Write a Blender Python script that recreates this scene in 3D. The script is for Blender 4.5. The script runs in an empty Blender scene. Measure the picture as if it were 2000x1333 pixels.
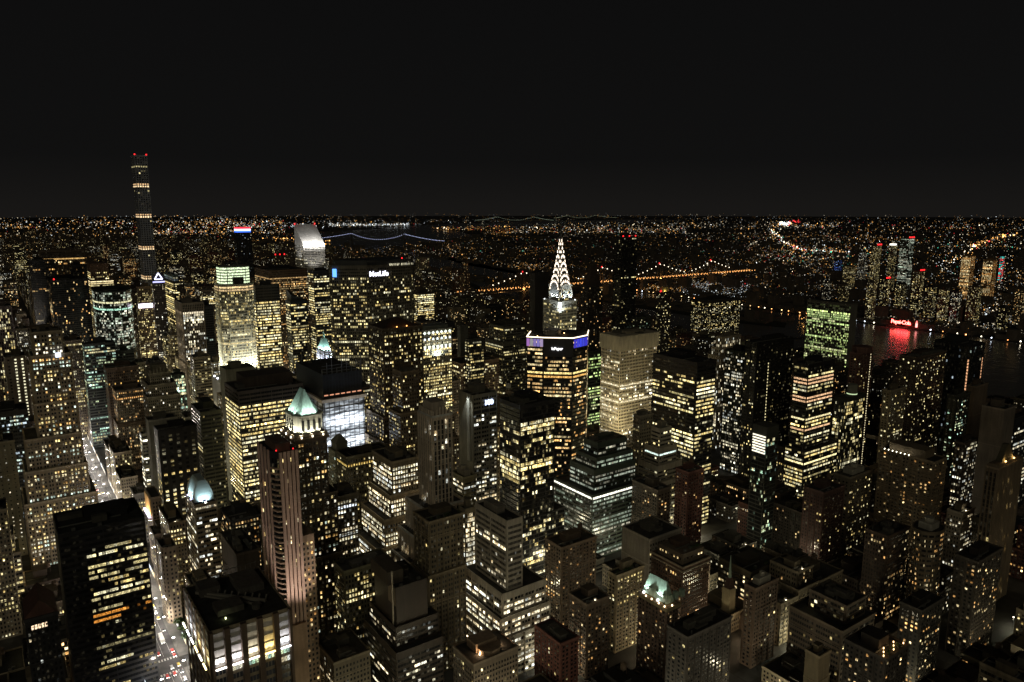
import bpy, math, random
import numpy as np
from mathutils import Vector
R=math.radians; PI=math.pi
sc=bpy.context.scene
C=bpy.data.collections.new('city'); sc.collection.children.link(C)
# ---------------------------------------------------------------- camera, sky, light, exposure
CAMZ=318.5; YAW=35.2; PITCH=10.2
cam=bpy.data.cameras.new('camera'); cam.sensor_width=36; cam.lens=1455/2000*36
cam.clip_start=1; cam.clip_end=90000
co=bpy.data.objects.new('camera',cam); sc.collection.objects.link(co)
co.location=(0,0,CAMZ); co.rotation_euler=(R(90-PITCH),0,R(-YAW)); sc.camera=co
w=bpy.data.worlds.new('World'); sc.world=w; w.use_nodes=True
nt=w.node_tree; bg=nt.nodes['Background']
tc=nt.nodes.new('ShaderNodeTexCoord'); sp=nt.nodes.new('ShaderNodeSeparateXYZ'); rp=nt.nodes.new('ShaderNodeValToRGB')
nt.links.new(tc.outputs['Generated'],sp.inputs[0]); nt.links.new(sp.outputs['Z'],rp.inputs[0]); nt.links.new(rp.outputs[0],bg.inputs[0])
e=rp.color_ramp.elements
e[0].position=0.0; e[0].color=(.0088,.0081,.0074,1); e[1].position=.35; e[1].color=(.0037,.0037,.0038,1)
m_=e.new(.06); m_.color=(.0052,.0051,.0050,1)
bg.inputs[1].default_value=1.0
sun=bpy.data.lights.new('city_glow','SUN'); sun.energy=.145; sun.angle=R(25); sun.color=(1,.90,.62)  # wide dim sun lamp added as ambient city glow from behind the camera
so=bpy.data.objects.new('city_glow',sun); sc.collection.objects.link(so)
so.rotation_euler=Vector((.62,.70,-.36)).to_track_quat('-Z','Y').to_euler()
sc.view_settings.view_transform='Standard'; sc.view_settings.look='None'; sc.view_settings.exposure=0; sc.view_settings.gamma=1
cy=sc.cycles; cy.max_bounces=4; cy.diffuse_bounces=2; cy.glossy_bounces=2; cy.transmission_bounces=1
cy.sample_clamp_indirect=1.5; cy.caustics_reflective=False; cy.caustics_refractive=False; cy.use_denoising=True
try: cy.use_light_tree=True
except Exception: pass
# ---------------------------------------------------------------- materials
def newmat(n):
    m=bpy.data.materials.new(n); m.use_nodes=True; N=m.node_tree.nodes; L=m.node_tree.links
    return m,N,L,N['Principled BSDF']
def noise(N,L,scale,coord='Object',detail=3,stretch=None):
    t=N.new('ShaderNodeTexCoord'); x=N.new('ShaderNodeTexNoise'); x.inputs['Scale'].default_value=scale; x.inputs['Detail'].default_value=detail
    if stretch:
        mp=N.new('ShaderNodeMapping'); mp.inputs['Scale'].default_value=stretch; L.new(t.outputs[coord],mp.inputs[0]); L.new(mp.outputs[0],x.inputs['Vector'])
    else: L.new(t.outputs[coord],x.inputs['Vector'])
    return x
def mrange(N,L,src,a,b,c=0.3,d=0.7):
    r=N.new('ShaderNodeMapRange'); r.inputs['From Min'].default_value=c; r.inputs['From Max'].default_value=d
    r.inputs['To Min'].default_value=a; r.inputs['To Max'].default_value=b; L.new(src,r.inputs['Value']); return r.outputs[0]
def math_(N,L,op,a,b):
    n=N.new('ShaderNodeMath'); n.operation=op
    for i,v in enumerate((a,b)):
        if isinstance(v,(int,float)): n.inputs[i].default_value=v
        else: L.new(v,n.inputs[i])
    return n.outputs[0]
def vmul(N,L,a,f):
    n=N.new('ShaderNodeVectorMath'); n.operation='SCALE'; L.new(a,n.inputs[0]); L.new(f,n.inputs['Scale']); return n.outputs[0]
def wallmat(name,rough=.85,metal=0):
    m,N,L,P=newmat(name)
    oi=N.new('ShaderNodeObjectInfo')
    a=mrange(N,L,noise(N,L,.035,detail=4).outputs[0],.72,1.25)
    b=mrange(N,L,noise(N,L,.55,detail=2,stretch=(1,1,.12)).outputs[0],.82,1.15)
    c=mrange(N,L,noise(N,L,1.3,detail=1,stretch=(.3,.3,3)).outputs[0],.88,1.1)
    f=math_(N,L,'MULTIPLY',math_(N,L,'MULTIPLY',a,b),c)
    L.new(vmul(N,L,oi.outputs['Color'],f),P.inputs['Base Color']); P.inputs['Roughness'].default_value=rough; P.inputs['Metallic'].default_value=metal
    return m
M_wall=wallmat('masonry')
m,N,L,P=newmat('netting'); M_net=m
f=mrange(N,L,noise(N,L,.35,detail=4,stretch=(.35,.35,1.4)).outputs[0],.12,1.0,.4,.6); c=N.new('ShaderNodeRGB'); c.outputs[0].default_value=(.8,.83,.88,1)
L.new(vmul(N,L,c.outputs[0],f),P.inputs['Base Color'])
M_panel=wallmat('facade_panel',.5)
m,N,L,P=newmat('roofing'); M_roof=m
oi=N.new('ShaderNodeObjectInfo')
f=math_(N,L,'MULTIPLY',mrange(N,L,noise(N,L,.18,detail=4).outputs[0],.5,1.5),mrange(N,L,noise(N,L,1.2,detail=2).outputs[0],.7,1.3))
L.new(vmul(N,L,oi.outputs['Color'],f),P.inputs['Base Color']); P.inputs['Roughness'].default_value=.9
m,N,L,P=newmat('window_glass'); M_win=m
at=N.new('ShaderNodeAttribute'); at.attribute_name='lit'
f=mrange(N,L,noise(N,L,1.1,detail=2).outputs[0],.15,1.7,.34,.66)
P.inputs['Base Color'].default_value=(.015,.017,.02,1); P.inputs['Roughness'].default_value=.18
L.new(vmul(N,L,at.outputs['Color'],f),P.inputs['Emission Color']); P.inputs['Emission Strength'].default_value=1
m.cycles.emission_sampling='NONE'
m,N,L,P=newmat('lamp_glow'); M_glow=m
at=N.new('ShaderNodeAttribute'); at.attribute_name='lit'
P.inputs['Base Color'].default_value=(.1,.1,.1,1); L.new(at.outputs['Color'],P.inputs['Emission Color']); P.inputs['Emission Strength'].default_value=1
m.cycles.emission_sampling='NONE'
M_beam=M_glow.copy(); M_beam.name='sampled_lamp_glow'; M_beam.cycles.emission_sampling='FRONT'
m,N,L,P=newmat('sign_glow'); M_sign=m
oi=N.new('ShaderNodeObjectInfo'); L.new(oi.outputs['Color'],P.inputs['Emission Color']); P.inputs['Emission Strength'].default_value=1
m,N,L,P=newmat('metalwork'); M_metal=m
oi=N.new('ShaderNodeObjectInfo'); L.new(oi.outputs['Color'],P.inputs['Base Color']); P.inputs['Roughness'].default_value=.45; P.inputs['Metallic'].default_value=.3
m,N,L,P=newmat('copper_roof'); M_copper=m
f=mrange(N,L,noise(N,L,.9,detail=3,stretch=(1,1,.15)).outputs[0],.7,1.2)
c=N.new('ShaderNodeRGB'); c.outputs[0].default_value=(.36,.5,.42,1)
L.new(vmul(N,L,c.outputs[0],f),P.inputs['Base Color']); P.inputs['Roughness'].default_value=.6
m,N,L,P=newmat('asphalt'); M_road=m
oi=N.new('ShaderNodeObjectInfo')
f=mrange(N,L,noise(N,L,.12,detail=4).outputs[0],.6,1.4); L.new(vmul(N,L,oi.outputs['Color'],f),P.inputs['Base Color']); P.inputs['Roughness'].default_value=.7
m,N,L,P=newmat('river_water'); M_water=m
P.inputs['Base Color'].default_value=(.15,.145,.14,1); P.inputs['Roughness'].default_value=.2; P.inputs['IOR'].default_value=1.33
b=N.new('ShaderNodeBump'); b.inputs['Strength'].default_value=.3; b.inputs['Distance'].default_value=1.5
L.new(noise(N,L,.03,detail=4,stretch=(2.2,1,1)).outputs[0],b.inputs['Height']); L.new(b.outputs[0],P.inputs['Normal'])
m,N,L,P=newmat('foliage'); M_leaf=m
f=mrange(N,L,noise(N,L,.8,detail=3).outputs[0],.4,1.5); c=N.new('ShaderNodeRGB'); c.outputs[0].default_value=(.06,.11,.035,1)
L.new(vmul(N,L,c.outputs[0],f),P.inputs['Base Color'])
# ---------------------------------------------------------------- mesh helpers
BOXF=np.array([(0,1,5,4),(1,2,6,5),(2,3,7,6),(3,0,4,7),(4,5,6,7),(3,2,1,0)])
def rootloc(o):
    while o.parent is not None: o=o.parent
    return o.location
class MB:
    def __init__(s): s.v=[];s.f=[];s.c=[];s.n=0
    def quads(s,q,col=None):                      # q: (M,4,3)
        q=np.asarray(q,float).reshape(-1,4,3)
        if not len(q): return s
        s.v.append(q.reshape(-1,3)); s.f.append(np.arange(len(q)*4).reshape(-1,4)+s.n); s.n+=len(q)*4
        c=np.zeros((len(q),4)); c[:,3]=1
        if col is not None: c[:,:3]=col
        s.c.append(c); return s
    def box(s,x0,y0,z0,x1,y1,z1,col=None,bottom=False):
        v=np.array([(x0,y0,z0),(x1,y0,z0),(x1,y1,z0),(x0,y1,z0),(x0,y0,z1),(x1,y0,z1),(x1,y1,z1),(x0,y1,z1)],float)
        return s.quads(v[BOXF if bottom else BOXF[:5]],col)
    def hexa(s,v,col=None): return s.quads(np.array(v,float)[BOXF],col)
    def bar(s,a,b,r,col=None):
        a=np.array(a,float);b=np.array(b,float);d=b-a;d/=np.linalg.norm(d)
        u=np.cross(d,(0,0,1) if abs(d[2])<.9 else (1,0,0));u/=np.linalg.norm(u);w_=np.cross(d,u)
        o=[(-u-w_)*r,(u-w_)*r,(u+w_)*r,(-u+w_)*r]
        return s.hexa([a+k for k in o]+[b+k for k in o],col)
    def prism(s,poly,z0,z1,top=True,col=None,poly2=None):
        p=np.array(poly,float);q=np.array(poly2 if poly2 is not None else poly,float);n=len(p)
        for i in range(n):
            j=(i+1)%n
            s.quads([[(*p[i],z0),(*p[j],z0),(*q[j],z1),(*q[i],z1)]],col)
        if top:
            c=q.mean(0)
            for i in range(0,n):
                j=(i+1)%n; m=(q[i]+q[j])/2
                s.quads([[(*q[i],z1),(*m,z1),(*q[j],z1),(*c,z1)]],col)
        return s
    def cyl(s,x,y,z0,z1,r,r2=None,n=12,col=None,top=True):
        r2=r if r2 is None else r2
        a=[(x+r*math.cos(2*PI*k/n),y+r*math.sin(2*PI*k/n)) for k in range(n)]
        b=[(x+r2*math.cos(2*PI*k/n),y+r2*math.sin(2*PI*k/n)) for k in range(n)]
        return s.prism(a,z0,z1,top,col,b)
    def obj(s,name,mat,parent=None,color=None,kind=None,smooth=False):
        me=bpy.data.meshes.new(name)
        v=np.concatenate(s.v) if s.v else np.zeros((0,3)); f=np.concatenate(s.f) if s.f else np.zeros((0,4),int)
        if parent is not None: v=v-np.array(rootloc(parent))
        me.vertices.add(len(v)); me.vertices.foreach_set('co',v.astype(np.float32).ravel())
        me.loops.add(len(f)*4); me.loops.foreach_set('vertex_index',f.astype(np.int32).ravel())
        me.polygons.add(len(f)); me.polygons.foreach_set('loop_start',np.arange(0,len(f)*4,4,dtype=np.int32)); me.polygons.foreach_set('loop_total',np.full(len(f),4,np.int32))
        if mat in (M_win,M_glow,M_beam):
            a=me.attributes.new('lit','FLOAT_COLOR','FACE'); a.data.foreach_set('color',np.concatenate(s.c).astype(np.float32).ravel())
        me.update(calc_edges=True); me.materials.append(mat)
        o=bpy.data.objects.new(name,me); C.objects.link(o)
        if parent is not None: o.parent=parent
        if color is not None: o.color=(*color,1)
        if kind: o['kind']=kind
        return o
def thing(name,label,cat,loc,group=None):
    o=bpy.data.objects.new(name,None); C.objects.link(o); o.location=loc; o.empty_display_size=1
    o['label']=label; o['category']=cat
    if group: o['group']=group
    return o
def lamp(name,kind,loc,energy,color,parent=None,size=.5,tgt=None,angle=90,blend=.6):
    l=bpy.data.lights.new(name,kind); l.energy=energy; l.color=color
    if kind=='SPOT': l.spot_size=R(angle); l.spot_blend=blend; l.shadow_soft_size=size
    elif kind=='AREA': l.size=size
    else: l.shadow_soft_size=size
    o=bpy.data.objects.new(name,l); C.objects.link(o)
    if parent is not None: o.parent=parent; o.location=Vector(loc)-rootloc(parent)
    else: o.location=loc
    if tgt is not None: o.rotation_euler=(Vector(tgt)-Vector(loc)).to_track_quat('-Z','Y').to_euler()
    return o
PAL={'warm':[(1,.80,.33),(1,.85,.43),(1,.74,.27),(1,.92,.58),(1,.84,.38)],
 'white':[(1,.92,.62),(1,.96,.76),(.95,1,.92),(1,.82,.5),(1,.88,.6)],
 'amber':[(1,.52,.16),(1,.62,.25),(1,.72,.32),(1,.80,.42)],
 'mix':[(1,.77,.32),(1,.85,.5),(1,.93,.72),(.8,1,.85),(1,.6,.2),(1,.8,.35)],
 'mint':[(.62,1,.7),(.85,1,.6),(1,.9,.5),(.6,.9,.75)],
 'green':[(.82,1,.34),(.7,.95,.34),(.95,1,.5)],
 'mintd':[(.8,.97,.72),(.9,1,.8),(1,.95,.7)],
 'cool':[(.75,.9,1),(.8,1,.85),(1,.92,.6)],
 'blue':[(.12,.25,1),(.3,.5,1)],'xmas':[(1,.1,.1),(.1,.9,.8)]}
# style: bay width, window width, floor height, window height, group size, pier between groups
ST={'punch':(2.2,.5,3.5,.52,1,0),'punchb':(2.2,.58,3.6,.58,1,0),'punchs':(5.5,.2,4,.3,1,0),'pair':(1.9,.62,3.6,.52,2,1.1),'resid':(2.7,.5,3.0,.5,2,1.0),
 'ribbon':(1.7,.93,3.8,.5,6,.5),'ribbonS':(2.6,.82,4.0,.5,3,1.2),'ribbonC':(2.4,.93,3.8,.45,8,.6),'ribbonW':(1.9,.8,3.9,.5,10,2.0),
 'hsbc':(1.5,.97,3.75,.5,14,.4),'curtain':(1.8,.9,3.8,.72,5,.35),'curtainr':(2.6,.8,3.3,.6,1,0),'curtB':(1.9,.72,4,.62,1,0),'grid':(2.4,.64,3.8,.56,1,0),'gridd':(2.6,.5,3.8,.5,3,2),
 'pierW':(2.6,.55,3.8,.8,1,0),'recess':(3.1,.62,3.8,.86,1,0),'fins':(2.4,.7,3.3,.75,1,0),'squares':(6.2,.42,4,.55,1,0),'sq432':(4.4,.6,4.6,.62,1,0),'none':None,'west_blank':(2.9,.46,3.6,.5,1,0),'twocol':(6.5,.3,3.7,.45,1,0)}
PIERS={'pair':(.5,.5),'resid':(.35,.4),'pierW':(.7,.42),'recess':(1.1,.55),'grid':(.35,.4),'ribbonS':(.5,.5),'gridd':(.3,.5),'curtB':(.3,.25)}
def facade(mb,pb,p0,p1,z0,z1,style,lit,rng,zones=None,force=None):
    s=ST[style]
    if s is None: return
    bw,ww,fh,wh,grp,pier=s
    p0=np.array(p0,float);p1=np.array(p1,float);d=p1-p0;L=np.linalg.norm(d);d/=L;n=np.array((d[1],-d[0]))
    mid=(p0+p1)/2
    if np.dot(n,-mid)<-.25*np.linalg.norm(mid): return
    gw=grp*bw+pier; ng=max(1,int(round((L-1)/gw))); f_=(L-1)/(ng*gw); bw*=f_; pier*=f_; gw*=f_; rem=1.0; nf=int((z1-z0-1.2)/fh)
    if nf<1 or L<3: return
    k=np.arange(ng*grp); xs=rem/2+(k//grp)*gw+pier/2+(k%grp)*bw+bw/2; nb=len(xs)
    pf,pp,ps,pal,br=lit; pal=PAL[pal]
    lm=np.zeros((nf,nb)); col=np.zeros((nf,nb,3))
    fstate=rng.random_sample(nf); prev=.5
    for i in range(nf):
        r=fstate[i]
        if i and rng.random_sample()<.35: r=prev
        prev=r
        base=np.array(pal[rng.randint(len(pal))])
        if r<pf: m=(rng.random_sample(nb)<.88)
        elif r<pf+pp:
            m=np.zeros(nb,bool); j=0; on=rng.random_sample()<.5
            while j<nb:
                run=rng.randint(2,max(3,nb//3+2)) if grp>2 else rng.randint(1,5)
                m[j:j+run]=on; j+=run; on=not on if rng.random_sample()<.8 else on
            m&=rng.random_sample(nb)<.85
        else: m=rng.random_sample(nb)<ps
        lvl=br*.82*math.exp(rng.normal(0,.38))*np.exp(rng.normal(0,.5,nb)); dm=(~m)&(rng.random_sample(nb)<.14*min(1,2*(pf+pp+ps))); lvl=np.where(dm,.12*rng.random_sample(nb),lvl); m=m|dm
        cc=np.where((rng.random_sample(nb)<.22)[:,None],np.array(pal)[rng.randint(len(pal),size=nb)],base)
        lm[i]=m*lvl; col[i]=cc
    if force is not None: force(lm,col,z0,fh,xs,L,rng)
    if zones is not None:
        zc=z0+.6+(np.arange(nf)+.5)*fh
        lm*=zones(zc)[:,None]
    X,Z=np.meshgrid(xs,z0+.8+np.arange(nf)*fh+fh*.5)
    hw=bw*ww/2; hh=fh*wh/2; off=.07
    P=lambda dx,dz:np.stack([p0[0]+d[0]*(X+dx)+n[0]*off,p0[1]+d[1]*(X+dx)+n[1]*off,Z+dz],-1)
    q=np.stack([P(-hw,-hh),P(hw,-hh),P(hw,hh),P(-hw,hh)],2).reshape(-1,4,3)
    c=(col*lm[...,None]).reshape(-1,3)
    dark=lm.ravel()<=0
    c[dark]=np.array((.9,.75,.45))*(rng.random_sample(dark.sum())**6*(.01 if style in('curtain','hsbc','ribbon','curtainr') else .03))[:,None]
    mb.quads(q,c)
    if np.linalg.norm(mid)<850 and style not in('ribbon','hsbc','ribbonC'):
        ix=np.where((~dark)&(rng.random_sample(len(c))<.5))[0]
        if len(ix):
            fr=rng.choice([.25,.35,.5,.65],len(ix))[:,None]; qq=q[ix].copy(); nn=np.array((n[0],n[1],0))*.04
            qq[:,0]=qq[:,3]+(qq[:,0]-qq[:,3])*fr; qq[:,1]=qq[:,2]+(qq[:,1]-qq[:,2])*fr
            mb.quads(qq+nn,c[ix]*np.array((.34,.28,.2)))
    if style in PIERS and pb is not None:
        dep,pw=PIERS[style]
        step=grp if grp>1 else 1
        ed=[xs[0]-bw/2-pier/2]+[ (xs[i]+xs[i+1])/2 for i in range(step-1,nb-1,step)]+[xs[-1]+bw/2+pier/2]
        if L/ max(1,len(ed))>1.0:
            for x in ed:
                a=p0+d*(x-pw/2);b=p0+d*(x+pw/2);a2=a+n*dep;b2=b+n*dep
                pb.hexa([(*a2,z0),(*b2,z0),(*b,z0),(*a,z0),(*a2,z1),(*b2,z1),(*b,z1),(*a,z1)])
def shell(wb,rb,poly,z0,z1,par=1.1,t=.5):
    p=np.array(poly,float); c=p.mean(0)
    q=c+(p-c)*(1-2*t/np.maximum(np.abs(p-c).max(0),1)/1.0*.5)
    n=len(p)
    wb.prism(p,z0,z1+par,False)
    for i in range(n):
        j=(i+1)%n
        wb.quads([[(*p[i],z1+par),(*p[j],z1+par),(*q[j],z1+par),(*q[i],z1+par)],[(*q[j],z1),(*q[i],z1),(*q[i],z1+par),(*q[j],z1+par)]])
    rb.prism(q,z1-.01,z1,True) if n>4 else rb.quads([[(*q[0],z1),(*q[1],z1),(*q[2],z1),(*q[3],z1)]])
def rect(x0,y0,x1,y1): return [(x0,y0),(x1,y0),(x1,y1),(x0,y1)]
def ell(x0,y0,x1,y1,n=16): return [((x0+x1)/2+(x1-x0)/2*math.cos(2*PI*k/n+.2),(y0+y1)/2+(y1-y0)/2*math.sin(2*PI*k/n+.2)) for k in range(n)]
DG=(.04,.039,.036)
# ---------------------------------------------------------------- roof furniture
def ro_box(rt,x0,y0,x1,y1,z,col,rng):
    w,d=x1-x0,y1-y0
    b=MB(); bx=x0+w*rng.uniform(.2,.35); by=y0+d*rng.uniform(.25,.4); bw=w*rng.uniform(.35,.5); bd=d*rng.uniform(.35,.5); h=rng.uniform(4,7)
    b.box(bx,by,z,bx+bw,by+bd,z+h); b.box(bx-.3,by-.3,z+h,bx+bw+.3,by+bd+.3,z+h+.5)
    b.obj('penthouse',M_wall,rt,tuple(c*.7 for c in col))
    b=MB(); yy=by-1.2 if by-1.2>y0+.8 else y0+.9; b.box(x0+1.2,yy,z+.3,bx+bw*.8,yy+.7,z+1.0,bottom=True); b.box(bx+bw*.8,yy,z+.3,bx+bw*.8+.7,y1-1.5,z+1.0,bottom=True); b.obj('duct',M_metal,rt,(.22,.22,.2))
    for k in range(2):
        a=MB()
        ax=rng.uniform(x0+1.5,x1-4) if w>7 else x0+2; ay=y0+1.2+rng.random_sample()*2; a.box(ax,ay,z,ax+2.2,ay+1.6,z+1.6)
        a.obj('vent',M_metal,rt,(.2,.2,.19))
def ro_tank(rt,x0,y0,x1,y1,z,col,rng):
    ro_box(rt,x0,y0,x1,y1,z,col,rng)
    x=x0+(x1-x0)*rng.uniform(.6,.8); y=y0+(y1-y0)*rng.uniform(.5,.7)
    b=MB(); zb=z+5
    for dx in (-1.4,1.4):
        for dy in (-1.4,1.4): b.bar((x+dx,y+dy,z),(x+dx,y+dy,zb),.15)
    b.cyl(x,y,zb,zb+3.8,2.1,1.9); b.cyl(x,y,zb+3.8,zb+5.2,2.2,.1)
    b.obj('water_tank',M_wall,rt,(.14,.1,.07))
def ro_clutter(rt,x0,y0,x1,y1,z,col,rng):
    b=MB()
    for k in range(6):
        w=rng.uniform(2,(x1-x0)*.3+2); d=rng.uniform(2,(y1-y0)*.3+2); bx=rng.uniform(x0+1,max(x0+1.1,x1-w-1)); by=rng.uniform(y0+1,max(y0+1.1,y1-d-1)); MB().box(bx,by,z,bx+w,by+d,z+rng.uniform(1.2,4.5)+k*.01).obj('roof_plant',M_wall,rt,(.12,.115,.1))
    for k in range(3):
        bx=rng.uniform(x0+1,x1-2); by=rng.uniform(y0+1,y1-2); MB().cyl(bx,by,z,z+2.5,.5,n=8).obj('flue',M_metal,rt,(.15,.15,.14))
def ro_lamps(rt,pts,col,e=400,r=.45,cone=None):
    for (x,y,z) in pts:
        MB().cyl(x,y,z,z+.9,r,n=8,col=[c*6 for c in col]).obj('roof_lamp',M_glow,rt)
        lamp('roof_light','POINT',(x,y,z+1.6),e,col,rt,.4)
def ro_lampbox(rt,x0,y0,x1,y1,z,col,rng):
    ro_box(rt,x0,y0,x1,y1,z,col,rng)
    ro_lamps(rt,[(x0+(x1-x0)*.4,y0+1.2,z)],(1,.85,.55),120)
def crownfoliage(mb,x,y,z,r,n,rng):
    q=[]
    for k in range(n):
        u=rng.normal(size=3); u/=np.linalg.norm(u); p=np.array((x,y,z))+u*r*rng.random_sample()**.4*(1,1,.8)
        a=rng.normal(size=3);a/=np.linalg.norm(a);b=np.cross(a,u);b/=np.linalg.norm(b)+1e-6;s=r*.16
        q.append([p-a*s-b*s,p+a*s-b*s,p+a*s+b*s,p-a*s+b*s])
    mb.quads(q)
def ro_garden(rt,x0,y0,x1,y1,z,col,rng):
    ro_box(rt,x0,y0,x1,y1,z,col,rng); m=MB()
    for k in range(6): crownfoliage(m,rng.uniform(x0+1.5,x1-1.5),y0+1.6+rng.random_sample()*2,z+1.6,1.4,40,rng)
    m.obj('planting',M_leaf,rt)
def redlamps(rt,pts):
    for p in pts:
        r_=max(.25,.00075*math.hypot(p[0],p[1])); MB().cyl(*p,p[2]+2*r_,r_,n=8,col=(2.4,.05,.06)).obj('beacon',M_glow,rt)
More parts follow.
